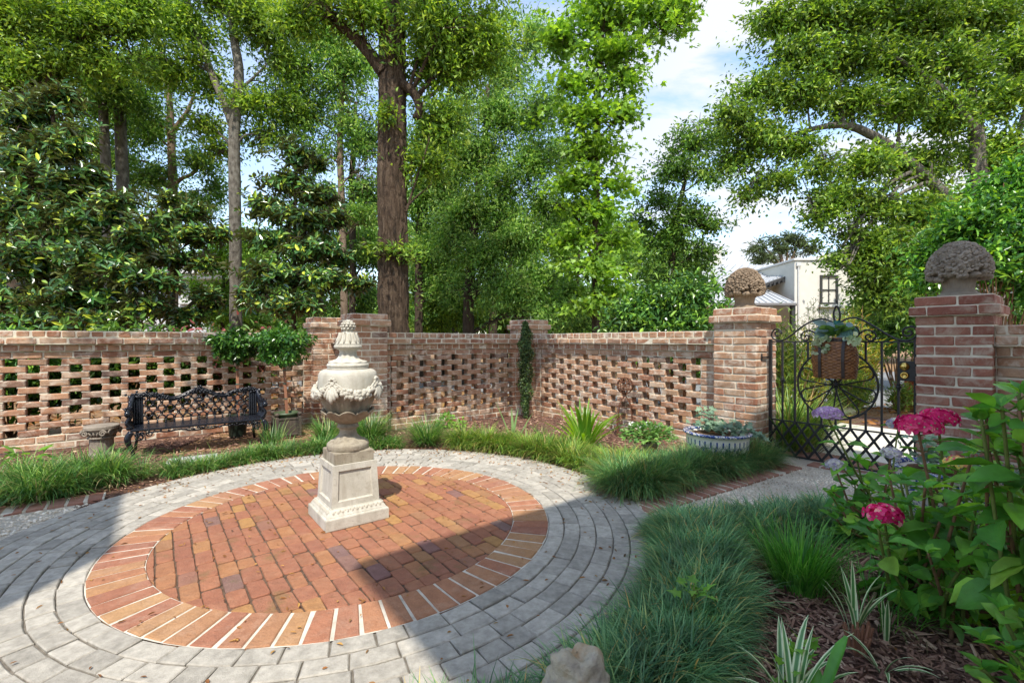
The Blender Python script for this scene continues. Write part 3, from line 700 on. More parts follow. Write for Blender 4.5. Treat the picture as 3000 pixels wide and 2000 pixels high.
# tapering die: frame and sunk panel on each face
g = G(); zb, zt, sb, st_ = .1085, .345, .278, .254
def facept(k, a, z, ins):   # a in -1..1 across the face
    d, n = ((UU, -VV), (VV, UU), (-UU, VV), (-VV, -UU))[k]; t = (z - zb)/(zt - zb); h = (sb + (st_ - sb)*t)/2
    return PC + d*(a*h) + n*(h - ins) + ZZ*z
for k in range(4):
    rings = []
    for (a, z0, z1, ins) in ((1, zb, zt, 0), (.74, zb+.032, zt-.034, 0), (.70, zb+.037, zt-.040, .010), (.69, zb+.039, zt-.042, .011)):
        rings.append([facept(k, -a, z0, ins), facept(k, a, z0, ins), facept(k, a, z1, ins), facept(k, -a, z1, ins)])
    V = np.array(rings).reshape(-1, 3); g.add(V, grid_faces(4, 4), np.array([[12, 13, 14, 15]]))
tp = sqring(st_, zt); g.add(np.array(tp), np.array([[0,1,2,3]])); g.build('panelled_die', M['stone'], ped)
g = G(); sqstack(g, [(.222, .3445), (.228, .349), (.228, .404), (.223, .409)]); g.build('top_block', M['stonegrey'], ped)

urn = thing('stone_urn', PC + ZZ*.4095, 'pale carved stone urn with garlands and a tall finial lid on the pedestal', 'urn')
UCX = PC.copy(); UCX[2] = .0165
g = G()
g.add(*lathe([(0, .410), (.116, .410), (.119, .414), (.119, .425), (.121, .434), (.118, .446), (.108, .454), (.098, .458), (.088, .462), (.07, .474), (.056, .488), (.049, .505), (.047, .522), (.053, .532), (.060, .536), (.063, .544), (.058, .551), (.058, .556), (.05, .562)], 48, UCX,
    lambda r, z, a: (r * np.where((z > .456) & (z < .50), 1 + .07*np.cos(a*8), 1), z)))
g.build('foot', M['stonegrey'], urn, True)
def petal(r, z, a):
    k = np.clip((z - .565)/.065, 0, 1); w = np.abs(np.cos(a*5)); return r*(1 + .09*k*(w - .5)), z + .020*k*w - .010*k
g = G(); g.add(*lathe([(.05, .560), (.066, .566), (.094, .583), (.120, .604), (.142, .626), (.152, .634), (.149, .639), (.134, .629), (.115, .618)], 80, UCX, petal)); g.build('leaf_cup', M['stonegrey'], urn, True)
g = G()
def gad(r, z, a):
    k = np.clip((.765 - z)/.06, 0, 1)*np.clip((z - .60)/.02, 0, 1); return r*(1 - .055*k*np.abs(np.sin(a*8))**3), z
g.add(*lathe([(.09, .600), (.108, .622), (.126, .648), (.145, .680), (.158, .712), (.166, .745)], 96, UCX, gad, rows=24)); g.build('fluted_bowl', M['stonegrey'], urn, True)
g = G(); g.add(*lathe([(.166, .7448), (.169, .775), (.169, .812), (.168, .838), (.165, .856), (.158, .870), (.146, .879), (.128, .884), (.119, .885)], 96, UCX, None, rows=30)); g.build('bowl', M['stone'], urn, True)
g = G()
g.add(*lathe([(.112, .884), (.118, .886), (.1195, .893), (.114, .896), (.119, .899), (.121, .908), (.117, .917), (.110, .920), (.112, .924), (.108, .930), (.085, .936), (.066, .944), (.055, .956), (.049, .972), (.048, .988), (.055, .999), (.072, 1.006), (.079, 1.010), (.081, 1.018), (.078, 1.026), (.070, 1.030), (.074, 1.033)], 64, UCX,
    lambda r, z, a: (r*np.where((z > .925) & (z < .985), 1 + .07*np.cos(a*10), 1), z)))
g.add(*lathe([(.074, 1.033), (.066, 1.040), (.058, 1.055), (.050, 1.078), (.044, 1.096), (.036, 1.103), (.028, 1.105), (.026, 1.112), (.031, 1.116), (.03, 1.12)], 64, UCX, lambda r, z, a: (r*(1 + np.where((z > 1.036) & (z < 1.10), .07*np.abs(np.sin(a*6)), 0)), z)))
# acanthus tips and pine-cone knob
for t in np.arange(12)*2*PI/12:
    d = np.array([math.cos(t), math.sin(t), 0])
    g.add(*tube([UCX + d*.070 + ZZ*1.036, UCX + d*.060 + ZZ*1.060, UCX + d*.050 + ZZ*1.085, UCX + d*.049 + ZZ*1.100, UCX + d*.054 + ZZ*1.100], [.005, .0075, .007, .006, .003], 6))
g.add(*ball(UCX + ZZ*1.143, (.034, .034, .030), 16, 10))
for r_, zz, nn in ((.033, 1.124, 10), (.037, 1.139, 11), (.034, 1.153, 10), (.023, 1.165, 7), (.008, 1.171, 3)):
    for t in np.arange(nn)*2*PI/nn + zz*90: g.add(*ball(UCX + np.array([math.cos(t), math.sin(t), 0])*r_ + ZZ*zz, (.0095, .0095, .008), 8, 6))
g.build('lid', M['stone'], urn, True)
# garland: four leaf drops with masks, fruit swags hanging between
g = G(); R0 = .172
for q in range(4):
    t0 = math.radians(-99 + 90*q)
    d = np.array([math.cos(t0), math.sin(t0), 0]); s = np.array([-d[1], d[0], 0])
    for k in range(7):
        a = k*2*PI/7; g.add(*ball(UCX + d*(R0 + .006) + s*.016*math.cos(a) + ZZ*(.822 + .014*math.sin(a)), (.010, .010, .010), 8, 6))
    for sx, ln, w in ((-.034, .085, .011), (-.018, .10, .013), (0, .115, .015), (.018, .10, .013), (.034, .085, .011)):
        P = [UCX + d*R0 + s*sx*.15 + ZZ*.812, UCX + d*(R0 + .014) + s*sx*.6 + ZZ*(.812 - ln*.4), UCX + d*(R0 + .018) + s*sx*1.0 + ZZ*(.812 - ln*.8), UCX + d*(R0 + .010) + s*sx*1.15 + ZZ*(.812 - ln)]
        g.add(*tube(smooth_path(P, 10), np.array([.004, .007, .009, .011, .012, .013, .013, .011, .008, .003])*w/.014, 8))
    # swag
    for k in range(34):
        f = (k + .5)/34; an = t0 + f*PI/2; sag = 4*f*(1-f); z = .806 - .062*sag; rad = .007 + .009*sag
        for _ in range(4):
            aa = an + rng.normal(0, .035); dd = np.array([math.cos(aa), math.sin(aa), 0])
            g.add(*ball(UCX + dd*(R0 + .004 + .010*sag + rng.uniform(0, .008)) + ZZ*(z + rng.normal(0, .4)*rad*1.6), np.array([1, 1, 1])*rad*rng.uniform(.7, 1.1), 8, 6))
    for f in (.3, .42, .58, .7):
        an = t0 + f*PI/2; dd = np.array([math.cos(an), math.sin(an), 0]); z = .806 - .062*4*f*(1-f)
        for sx in (-1, 1):
            an2 = an + sx*.10; d2 = np.array([math.cos(an2), math.sin(an2), 0])
            g.add(*tube([UCX + dd*(R0 + .012) + ZZ*(z - .004), UCX + (dd + d2)/2*(R0 + .018) + ZZ*(z - .022), UCX + d2*(R0 + .004) + ZZ*(z - .036)], [.004, .009, .002], 6))
    for sx in (-1, 1):
        P = [UCX + d*(R0 + .004) + ZZ*.808] + [UCX + np.array([math.cos(t0 + sx*a), math.sin(t0 + sx*a), 0])*(R0 + .010) + ZZ*z for a, z in ((.16, .795), (.34, .768), (.52, .752))]
        for dz in (0, .012, -.010): g.add(*tube(smooth_path([p + ZZ*dz for p in P], 9), np.linspace(.004, .010, 9), 6))
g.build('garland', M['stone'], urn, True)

# ------------------------------------------------------------------ ornate iron bench
BO = uv(-.17, 5.435); BL, BD, BS = 1.09, .37, .265
bp = lambda x, y, z: BO + UU*x + VV*y + ZZ*z
bench = thing('iron_bench', bp(BL/2, BD/2, 0), 'ornate glossy black cast iron bench in front of the pierced brick wall', 'bench')
IR = M['iron']
# seat of slats
g = G()
for k in range(6): g.add(*cboxes([bp(BL/2, .012 + .058*k + .018, BS - .008)], (BL/2 - .02, .0255, .008), BUV, .006))
g.add(*cboxes([bp(BL/2, .0, BS - .010)], (BL/2 - .005, .012, .010), BUV, .008)); g.build('seat', IR, bench)
# ornamental apron
g = G(); xs = np.linspace(.04, BL - .04, 90)
g.add(*tube([bp(x, .004, BS - .034 - .012*math.sin(x*17)**2 - .018*math.exp(-((x - BL/2)/.10)**2)) for x in xs], .0075, 6))
for x in np.linspace(.07, BL - .07, 44):
    big = 1 + 1.0*math.exp(-((x - BL/2)/.09)**2) + .6*math.exp(-((x-.12)/.08)**2) + .6*math.exp(-((x-BL+.12)/.08)**2)
    g.add(*ball(bp(x + rng.normal(0, .004), -.004, BS - .036 + rng.normal(0, .007)*big), np.array([.010, .007, .008])*big**.5, 8, 6))
g.build('apron', IR, bench, True)
# front corner scrolls and legs
def scroll(g, x, y, z, r, turns, ph, sx=1, th=.006, ax=UU):
    a = np.linspace(0, turns*2*PI, int(turns*22)); rr = r*(1 - .82*a/a[-1])
    g.add(*tube([bp(x, y, z) + ax*(sx*q*math.cos(b + ph)) + ZZ*(q*math.sin(b + ph)) for q, b in zip(rr, a)], np.linspace(th, th*.8, len(a)), 6))
for sx, x0 in ((1, 0), (-1, BL)):
    g = G()
    fx = lambda x: x0 + sx*x
    P = smooth_path([bp(fx(.015), .0, BS - .02), bp(fx(-.012), -.012, BS - .07), bp(fx(-.004), -.012, BS - .13), bp(fx(.020), .002, BS - .19), bp(fx(.026), .004, .03), bp(fx(.018), -.006, 0)], 22)
    g.add(*tube(P, np.interp(np.linspace(0, 1, 22), [0, .25, .6, .9, 1], [.026, .026, .017, .015, .021]), 10))
    for q in P[4:20]: g.add(*ball(q - VV*.014, (.008, .008, .005), 6, 5))
    scroll(g, fx(.075), -.002, BS - .072, .043, 1.6, .6, sx); scroll(g, fx(.145), -.002, BS - .050, .026, 1.4, 2.4, sx); scroll(g, fx(.075), -.002, BS - .072, .030, 1.0, 3.6, sx, .007)
    for _ in range(16): g.add(*ball(bp(fx(rng.uniform(.03, .12)), -.006, BS - rng.uniform(.03, .11)), (.009, .007, .008), 6, 5))
    g.build('leg', IR, bench, True)
    g = G(); g.add(*tube([bp(fx(.05), BD - .01, BS - .01), bp(fx(.045), BD + .01, .12), bp(fx(.03), BD + .03, 0)], [.016, .012, .013], 8)); g.build('leg', IR, bench, True)
    # arm: fluted side panel with a scrolled handrest
    g = G()
    for k in range(7):
        y = .085 + k*.040; zt_ = .405 + .012*k + .07*max(0, (k-3)/3)**2
        P = smooth_path([bp(fx(.018), y, BS - .01), bp(fx(-.012 - .01*(k < 3)), y - .008, BS + .05), bp(fx(.006), y + .003, (BS + zt_)/2 + .03), bp(fx(-.008), y - .002, zt_)], 12)
        g.add(*tube(P, np.linspace(.017, .014, 12), 8))
    g.add(*tube(smooth_path([bp(fx(-.012), .055, .385), bp(fx(-.016), .045, .408), bp(fx(-.014), .09, .425), bp(fx(-.008), .18, .425), bp(fx(0), .27, .455), bp(fx(.012), .35, .535)], 24), np.interp(np.linspace(0, 1, 24), [0, .1, .4, 1], [.020, .026, .019, .024]), 10))
    g.add(*ball(bp(fx(-.014), .052, .398), (.026, .026, .026), 12, 8)); g.add(*ball(bp(fx(-.006), .085, BS + .005), (.022, .022, .022), 10, 8))
    for _ in range(34): g.add(*ball(bp(fx(rng.normal(-.014, .012)), rng.uniform(.05, .36), rng.uniform(.37, .45)), (.011, .011, .010), 6, 5))
    g.build('armrest', IR, bench, True)
    g = G(); P = [bp(fx(.055), BD - .035, BS - .01), bp(fx(.055), BD - .02, .40), bp(fx(.05), BD, .535)]
    for dx in (-.03, -.01, .01, .03): g.add(*tube(smooth_path([p + UU*dx for p in P], 12), [.012]*12, 8))
    for _ in range(30): g.add(*ball(bp(fx(.05 + rng.normal(0, .026)), BD - .012 + rng.normal(0, .008), .53 + rng.normal(0, .018)), (.014, .012, .013), 6, 5))
    g.build('back_post', IR, bench, True)
# crest rail
def crest(x):
    t = x/BL*2 - 1; return .485 + .082*math.exp(-(t/.24)**2) + .060*np.interp(abs(t), [.42, .60, .78, 1], [0, .75, 1, .85])
yb = lambda z: BD - .035 + (z - BS)*.13
g = G(); xs = np.linspace(.05, BL - .05, 80)
for dz, r in ((0, .013), (.016, .008), (-.016, .008)): g.add(*tube([bp(x, yb(crest(x)) - .004, crest(x) + dz) for x in xs], r, 8))
for x in np.concatenate([rng.normal(BL/2, .055, 60), rng.uniform(.05, .28, 55), BL - rng.uniform(.05, .28, 55), rng.uniform(.1, BL-.1, 40)]):
    if not .04 < x < BL - .04: continue
    g.add(*ball(bp(x, yb(.5) - .012, crest(x) + rng.normal(0, .014)), np.array([.013, .009, .011])*rng.uniform(.6, 1.15), 7, 5))
for k in range(9):
    a = k*2*PI/9; g.add(*ball(bp(BL/2 + .028*math.cos(a), yb(.5) - .006, .525 + .020*math.sin(a) - .055), (.012, .009, .015), 7, 5))
g.build('crest_rail', IR, bench, True)
# lattice of linked rings
g = G(); dx = .0685; rows = [.312, .362, .412, .462, .505]
for r, z in enumerate(rows):
    off = (r % 2)*dx/2
    for i in range(-1, 15):
        x = .10 + i*dx + off
        if not .085 < x < BL - .085 or z + .03 > crest(x) + .012: continue
        a = np.linspace(-.18*PI, 1.18*PI, 14); rr = .0285
        g.add(*tube([bp(x + rr*math.cos(b), yb(z), z + rr*.95*math.sin(b)) for b in a], .0068, 7))
        g.add(*tube([bp(x, yb(z), z + rr*.9), bp(x, yb(z), z + rr + .010)], .0075, 7)); g.add(*ball(bp(x, yb(z) - .003, z + rr), (.010, .009, .008), 7, 5))
for i in range(-1, 15):
    x = .10 + i*dx + dx/2
    if .085 < x < BL - .085:
        g.add(*tube([bp(x, yb(.30), .300), bp(x, yb(.28), .272)], .0068, 7)); g.add(*ball(bp(x, yb(.28), .272), (.010, .010, .011), 7, 5))
g.build('backrest', IR, bench, True)

# ------------------------------------------------------------------ column-capital garden stool
so = np.array([-3.84, 4.36, 0]); st2 = thing('stone_stool', so, 'weathered stone stool shaped like a column capital left of the bench', 'stool')
g = G(); g.add(*lathe([(.10, 0), (.10, .02), (.09, .03), (.088, .16), (.09, .165)], 72, so, lambda r, z, a: (r*(1 - .05*(np.abs(np.sin(a*9)) < .35)*(z > .03)*(z < .163)), z), rows=20))
g.add(*lathe([(.09, .163), (.104, .166), (.107, .174), (.104, .182), (.092, .185), (.088, .19)], 48, so)); g.build('fluted_shaft', M['stool'], st2, True)
g = G(); g.add(*lathe([(.088, .188), (.092, .20), (.105, .225), (.120, .245), (.122, .249)], 48, so)); so2 = so
for q in range(4):
    t = q*PI/2 + .2; d = np.array([math.cos(t), math.sin(t), 0]); s = np.array([-d[1], d[0], 0])
    for sg in (-1, 1):
        a = np.linspace(0, 3.2*PI, 30); rr = .030*(1 - .8*a/a[-1])
        g.add(*tube([so + d*.112 + s*sg*(.072 + r_*math.cos(b)*1) + ZZ*(.222 + r_*math.sin(b)) for r_, b in zip(rr, a)], .007, 6))
    for f in (-.4, 0, .4): g.add(*tube([so + d*.094 + s*f*.05 + ZZ*.19, so + d*.108 + s*f*.07 + ZZ*.215, so + d*.12 + s*f*.09 + ZZ*.232], [.012, .010, .003], 6))
g.build('capital', M['stool'], st2, True)
g = G(); g.add(*lathe([(0, .249), (.128, .249), (.134, .254), (.134, .277), (.128, .284), (.09, .286), (0, .286)], 40, so, lambda r, z, a: (r*(1 + .03*np.cos(a*4 + .8)), z))); g.build('top_slab', M['stool'], st2, False)

# ------------------------------------------------------------------ topiaries, planter box
def pot(g, c, r0, r1, h, lip=.008, n=32):
    g.add(*lathe([(0, .002), (r0, .002), (r0*1.01, .01), (r1 - .004, h - .03), (r1 - .002, h - .028), (r1 + lip, h - .026), (r1 + lip, h), (r1 - .004, h), (r1 - .01, h - .03), (0, h - .03)], n, c))
def crown_leaves(g, c, r, n, L, W, T=TO, shell=2.2, flat=1.0, lump=.18):
    d = rdir(n); rad = rng.random(n)**(1/shell)
    k = 1 + lump*np.sin(d[:, 0]*5 + 1)*np.sin(d[:, 1]*4 + 2) + lump*np.sin(d[:, 2]*6)
    P = np.asarray(c) + d*(rad*k)[:, None]*np.asarray(r)
    D = unit(d*.8 + rdir(n)*.8 + np.array([0, 0, -.25])); N = unit(d*.9 + np.array([0, 0, .8]) + rdir(n)*.6)
    g.add(*leaves(P, D, N, L*rng.uniform(.7, 1.25, n), W*rng.uniform(.7, 1.2, n), T))
pb = uv(1.19, 5.72); box = thing('wooden_planter', pb, 'square weathered wood planter box with ball finials right of the bench', 'planter')
g = G(); hw = .115
for n_, d_ in ((-VV, UU), (VV, UU), (UU, VV), (-UU, VV)):
    g.add(*cboxes([pb + n_*hw + ZZ*.12], (hw - .012, .008, .092), np.array([d_, n_, ZZ]), .003))
    g.add(*cboxes([pb + n_*(hw + .004) + ZZ*.206, pb + n_*(hw + .004) + ZZ*.032], (hw - .015, .010, .011), np.array([d_, n_, ZZ]), .003))
g.build('box_panels', M['oldwood'], box)
for a in (-1, 1):
    for b in (-1, 1):
        c = pb + UU*a*hw + VV*b*hw; g = G(); g.add(*cboxes([c + ZZ*.112], (.018, .018, .112), BUV, .004)); g.add(*lathe([(.018, .224), (.012, .230), (.010, .238), (.02, .245), (.025, .258), (.02, .271), (.008, .279), (0, .281)], 16, c)); g.build('corner_post', M['oldwood'], box)
def topiary(label, potlab, pc, z0, pr, ph, pmat, foot, head, cr, lean_in):
    pt = thing('plant_pot', pc + ZZ*z0, potlab, 'pot', 'plastic pots of the topiaries')
    g = G(); pot(g, pc + ZZ*z0, pr*.78, pr, ph); g.build('pot_body', pmat, pt, True)
    g = G(); g.add(*ball(pc + ZZ*(z0 + ph - .034), (pr - .012, pr - .012, .014), 20, 8, .1)); g.build('soil', M['soil'], pt)
    t = thing('topiary_tree', foot, label, 'topiary', 'standard topiaries beside the bench')
    g = G(); g.add(*tube([foot, foot*.5 + head*.5, head], [.0085, .008, .007], 6)); 
    g.add(*cboxes([(foot + head)/2 + UU*.012], (.0085, .0085, np.linalg.norm(head - foot)/2), np.array([UU, unit(np.cross(unit(head - foot), UU)), unit(head - foot)]), .001)); g.build('staked_trunk', M['stake'], t)
    for f in (.25, .5, .72, .85):
        q = foot*(1-f) + head*f + UU*.006; g = G(); g.add(*lathe([(.017, -.004), (.018, 0), (.017, .004)], 12, q)); g.build('tie', M['tie'], t)
    g = G(); hc = head + ZZ*cr[2]*.55
    for _ in range(14): e = hc + rdir(1)[0]*np.array(cr)*.8; g.add(*tube([head, (head + e)/2 + ZZ*.02, e], [.006, .004, .002], 5), mi=1)
    crown_leaves(g, hc, cr, 2300, .055, .028, TO, 3.0, lump=.22); g.build('crown', [M['topiary'], M['stem']], t)
hd = at(828, 1035, 5.28)
topiary('round headed green topiary tree rising from the pot in the wooden planter', 'green plastic pot with a wide rim standing inside the wooden planter', pb, .035, .118, .235, M['greenpot'], pb + ZZ*.25, hd, (.27, .25, .20), 0)
p2 = uv(.75, 6.02); hd2 = at(692, 1030, 5.3)
topiary('leaning topiary tree behind the black bench, left of the two', 'dark green plastic pot on the mulch behind the bench', p2, .0, .105, .24, M['darkpot'], p2 + ZZ*.22, hd2, (.235, .22, .165), 0)

# ------------------------------------------------------------------ wrought iron gate
GU = 4.5
def gv(px, py):
    t = (px - CX)/F; Y = GU/(math.cos(TH)*t + math.sin(TH)); X = t*Y; return (-math.sin(TH)*X + math.cos(TH)*Y, H - .016 - (py - CY)/F*Y)
g5 = lambda x, y: gv(2200 + x/3.92, 900 + y/3.92)
GP = lambda v, z, du=0.0: uv(GU + du, v, z + .016)
gate = thing('iron_gate', GP(1.43, 0), 'black wrought iron garden gate with a flower wheel and scrolled top', 'gate')
gm = M['gate']; V0, V1 = 1.945, .912; nb = 11; sp = (V0 - V1)/(nb - 1)
g = G()
for v in (V0, V1): g.add(*cboxes([GP(v, .545)], (.013, .013, .525), BUV, .002))
for z, h in ((1.046, .006), (.338, .006), (.030, .007)): g.add(*cboxes([GP((V0+V1)/2, z)], (.007, (V0 - V1)/2 - .010, h), BUV, .001))
g.build('gate_frame', gm, gate)
wv, wz, wr = 1.428, .690, .287
for i in range(1, nb - 1):
    v = V0 - i*sp; h = math.sqrt(max(0, wr**2 - (v - wv)**2)); g = G()
    for a, b in (((.344, wz - h), (wz + h, 1.040)) if h > 0 else ((.344, 1.040),)):
        g = G(); g.add(*cboxes([GP(v, (a+b)/2)], (.0075, .0075, (b-a)/2), BUV, .0015))
        if h > 0: g.build('bar', gm, gate)
    if i in (1, 9):
        g.add(*lathe([(.008, -.030), (.013, -.02), (.011, -.014), (.018, -.008), (.019, 0), (.018, .008), (.011, .014), (.013, .02), (.008, .030)], 14, GP(v, .70)))
    if h == 0: g.build('bar', gm, gate)
g = G(); hgt = .31
for i in range(-2, nb):
    for s in (1, -1):
        pts = []
        for f in np.linspace(0, 1, 13):
            v = V0 - (i + (f if s > 0 else 1 - f)*2)*sp; z = .334 - f*.300
            if V1 - .001 <= v <= V0 + .001: pts.append((v, z))
        if len(pts) < 3: continue
        a, b = np.array(GP(*pts[0], .006*s)), np.array(GP(*pts[-1], .006*s)); dd = unit(b - a)
        g.add(*cboxes([(a + b)/2], (np.linalg.norm(b - a)/2, .0095, .0035), np.array([dd, np.cross(UU, dd), UU]), .001))
g.build('lattice_panel', gm, gate)
# flower wheel
g = G(); a = np.linspace(0, 2*PI, 73)
g.add(*tube([GP(wv + wr*math.cos(b), wz + wr*math.sin(b)) for b in a], .0078, 7, False)); g.build('wheel_ring', gm, gate, True)
for k in range(8):
    an = k*PI/4 + .32; ca, sa = math.cos(an), math.sin(an); pr_ = []
    for f, w in ((.05, .012), (.35, .024), (.62, .036), (.82, .043), (.92, .036), (.965, .018), (.975, 0)): pr_.append((f*wr, w*1.25))
    pr_ = pr_ + [(r_, -w) for r_, w in pr_[-2::-1]]
    g = G(); g.add(*tube(smooth_path([GP(wv + r_*ca - w*sa, wz + r_*sa + w*ca) for r_, w in pr_], 40), .0062, 6)); g.build('petal', gm, gate, True)
g = G(); g.add(*ball(GP(wv, wz), (.016, .028, .022), 14, 10)); g.build('wheel_hub', gm, gate, True)
# top scrolls, drawn in the plane of the gate
def curve(pts, r=.0072, n=60, name='top_scroll'):
    g = G(); g.add(*tube(smooth_path([GP(*g5(*p)) for p in pts], n), r, 8)); g.build(name, gm, gate, True)
curve([(318,330),(290,322),(278,300),(292,280),(325,278),(352,305),(345,275),(310,250),(270,258),(240,300),(245,345),(290,376),(345,380),(410,358),(480,308),(560,242),(650,185),(730,148),(800,133),(870,142),(930,170),(978,205)], .0075, 90)
curve([(1000,205),(1050,160),(1110,130),(1190,121),(1270,142),(1400,210),(1560,308),(1680,368),(1790,381),(1870,355),(1912,300),(1895,240),(1830,222),(1765,245),(1742,285),(1765,322),(1815,328),(1850,300),(1832,275),(1800,280)], .0075, 90)
curve([(985,205),(958,140),(950,70),(965,15),(985,-14),(1008,20),(1022,75),(1018,135),(990,205)], .0078, 50, 'top_loop')
curve([(1150,385),(1205,340),(1237,290),(1222,240),(1172,217),(1110,225),(1085,258),(1105,295),(1150,308),(1180,285),(1165,258),(1135,262)], .0066, 60)
curve([(1215,340),(1270,285),(1340,262),(1400,278),(1437,325),(1412,370),(1370,383),(1325,363),(1316,333),(1345,312),(1374,326),(1362,350)], .0066, 60)
curve([(770,360),(735,300),(680,268),(620,276),(580,312),(577,348),(605,376),(640,381),(665,362),(660,330),(635,322),(620,345)], .0066, 60)
g = G(); g.add(*lathe([(.026, -.018), (.027, 0), (.026, .018)], 14, GP(*g5(990, 178)))); g.build('wrapped_collar', M['tie'], gate, True)
# hinge and lock
g = G(); hz_ = .92
g.add(*cboxes([uv(4.40, 1.9785, hz_)], (.012, .004, .034), BUV, .002)); g.add(*cboxes([uv(4.445, 1.965, hz_ )], (.06, .006, .007), BUV, .001)); g.build('hinge', gm, gate)
g = G(); g.add(*cboxes([GP(.955, .827, -.028)], (.026, .055, .073), BUV, .004)); lock = g.build('lock_box', gm, gate)
for z, nm in ((.862, 'knob'), (.796, 'keyhole_cylinder')):
    c = GP(.968, z, -.054); g = G(); k = 20; aa = np.arange(k)*2*PI/k
    prof = ((.0, .018), (.016, .017), (.028, .009), (.030, .004), (.030, 0)) if nm == 'knob' else ((0, .010), (.016, .010), (.017, .013), (.026, .008), (.027, 0))
    rows = [c - UU*h + (np.cos(aa)[:, None]*VV + np.sin(aa)[:, None]*ZZ)*r_ for r_, h in prof]
    g.add(np.concatenate(rows), grid_faces(len(rows), k))
    if nm == 'knob': g.add(*cboxes([c - UU*.022], (.010, .018, .005), BUV, .003))
    else: g.add(*cboxes([c - UU*.012], (.002, .010, .0018), BUV, .0005))
    g.build(nm, M['brass'], lock, True)

# pack basket hanging on the gate
bc = uv(4.37, 1.395, .768); bk = thing('wicker_basket', bc, 'brown woven wicker pack basket with leather straps hung on the gate', 'basket')
n_, m_ = 180, 106; tt = np.linspace(0, 1, m_)
rad = np.interp(tt, [0, .06, .45, .72, .9, 1], [.140, .146, .160, .150, .122, .116]); hh = tt*.328
A = np.arange(n_)*2*PI/n_; V = []
jj = np.arange(n_)
for i in range(m_):
    r_ = rad[i] + (.0045*np.cos(jj*2*PI/10 + PI*((i//4) % 2)) + .002) * abs(math.sin(PI*(i % 4)/4))
    if tt[i] > .965: r_ = np.full(n_, rad[i] + .005)
    x = np.sign(np.cos(A))*np.abs(np.cos(A))**.93; y = np.sign(np.sin(A))*np.abs(np.sin(A))**.93
    V.append(bc + np.outer(x*r_*.62, UU) + np.outer(y*r_, VV) + ZZ*hh[i])
g = G(); g.add(np.concatenate(V), grid_faces(m_, n_)); g.add(V[0], np.array([list(range(n_))])); g.add(V[-5] - ZZ*.02, np.array([list(range(n_))])); g.build('basket_body', M['wicker'], bk, True)
for sv_ in (-.085, .075):
    g = G(); P = []
    for t in np.linspace(.02, .90, 16):
        r_ = np.interp(t, tt, rad); y = abs(sv_)/r_; x = (1 - min(1, y**(1/.82))**2)**.41 if y < 1 else 0
        P.append(bc - UU*(r_*.62*(1 - y**2.4)**(1/2.4) + .006) + VV*sv_ + ZZ*t*.328)
    P = np.array(P); w = .011; g.add(np.stack([P - VV*w, P + VV*w, P + VV*w - UU*.003, P - VV*w - UU*.003], 1).reshape(-1, 3), grid_faces(16, 4)); g.build('strap', M['strap'], bk)
g = G(); i = int(.90*m_); P = V[i] + (V[i] - V[i].mean(0))*.045; g.add(np.concatenate([P, P + ZZ*.022]), grid_faces(2, n_)); g.build('strap_band', M['strap'], bk)
# foliage in the basket
pt = thing('basket_plant', bc + ZZ*.30, 'silver veined leaves and cream trailing vine planted in the hanging basket', 'plant')
def heart(P, D, N, L, W, segs=7):
    """large heart shaped leaf as a curved grid"""
    P = np.asarray(P); D = unit(np.asarray(D)); B = unit(np.cross(N, D)); N = np.cross(D, B)
    t = np.linspace(0, 1, segs + 1); wd = np.interp(t, [0, .08, .3, .6, .85, 1], [.25, .75, 1, .82, .4, .02]); s = np.linspace(-1, 1, 5)
    L = np.broadcast_to(L, (len(P),)); W = np.broadcast_to(W, (len(P),))
    X = (t[:, None] - .18*np.abs(s)[None]*(1 - t[:, None])**3)[None]*L[:, None, None]
    Yy = (wd[:, None]*s[None]/2)[None]*W[:, None, None]
    Zz = ((.10*np.abs(s)[None]**1.2*wd[:, None] - .22*t[:, None]**2 + .012*np.sin(t[:, None]*40)*np.abs(s)))[None]*L[:, None, None]
    Vv = P[:, None, None, :] + D[:, None, None, :]*X[..., None] + B[:, None, None, :]*Yy[..., None] + N[:, None, None, :]*Zz[..., None]
    k = (segs + 1)*5; f = grid_faces(segs + 1, 5, False)
    return Vv.reshape(-1, 3), (f[None] + (np.arange(len(P))*k)[:, None, None]).reshape(-1, 4)
g = G(); n = 17; y = rng.uniform(-.14, .11, n); top = bc + ZZ*.325
P = top + np.outer(y*.6, VV) + np.outer(rng.uniform(-.06, .05, n), UU) + ZZ*rng.uniform(.0, .11, n)[:, None]
D = np.outer(np.sign(y)*rng.uniform(.2, 1, n), VV) - np.outer(rng.uniform(.2, 1, n), UU) + np.outer(rng.uniform(-.7, .35, n), ZZ)
g.add(*heart(P, D, -UU + ZZ*.7 + rdir(n)*.4, rng.uniform(.075, .115, n), rng.uniform(.07, .105, n)))
g.build('broad_leaves', M['begonia'], pt, True)
g = G(); P = []; 
for k in range(5):
    x0 = top + VV*(.10 - k*.035 if k < 3 else -.14 - .04*(k-3)) - UU*.07; ln = rng.uniform(.08, .16) if k < 3 else .05
    for q in np.linspace(0, 1, 12): P.append(x0 + VV*rng.normal(0, .018) - UU*(.02 + rng.uniform(0, .025)) - ZZ*q*ln + ZZ*.02)
P = np.array(P); g.add(*leaves(P, rdir(len(P)) - ZZ*.8, rdir(len(P))*.6 - UU, .042, .032, TO)); g.build('trailing_vine', M['trail'], pt)
g = G(); n = 9; P = top + np.outer(rng.uniform(-.12, .12, n), VV) + ZZ*.03; g.add(*heart(P, np.outer(rng.uniform(-1, 1, n), VV) - UU*.3 + ZZ*.3, ZZ - UU*.5 + rdir(n)*.3, .13, .10)); g.build('dark_leaves', M['geran'], pt, True)

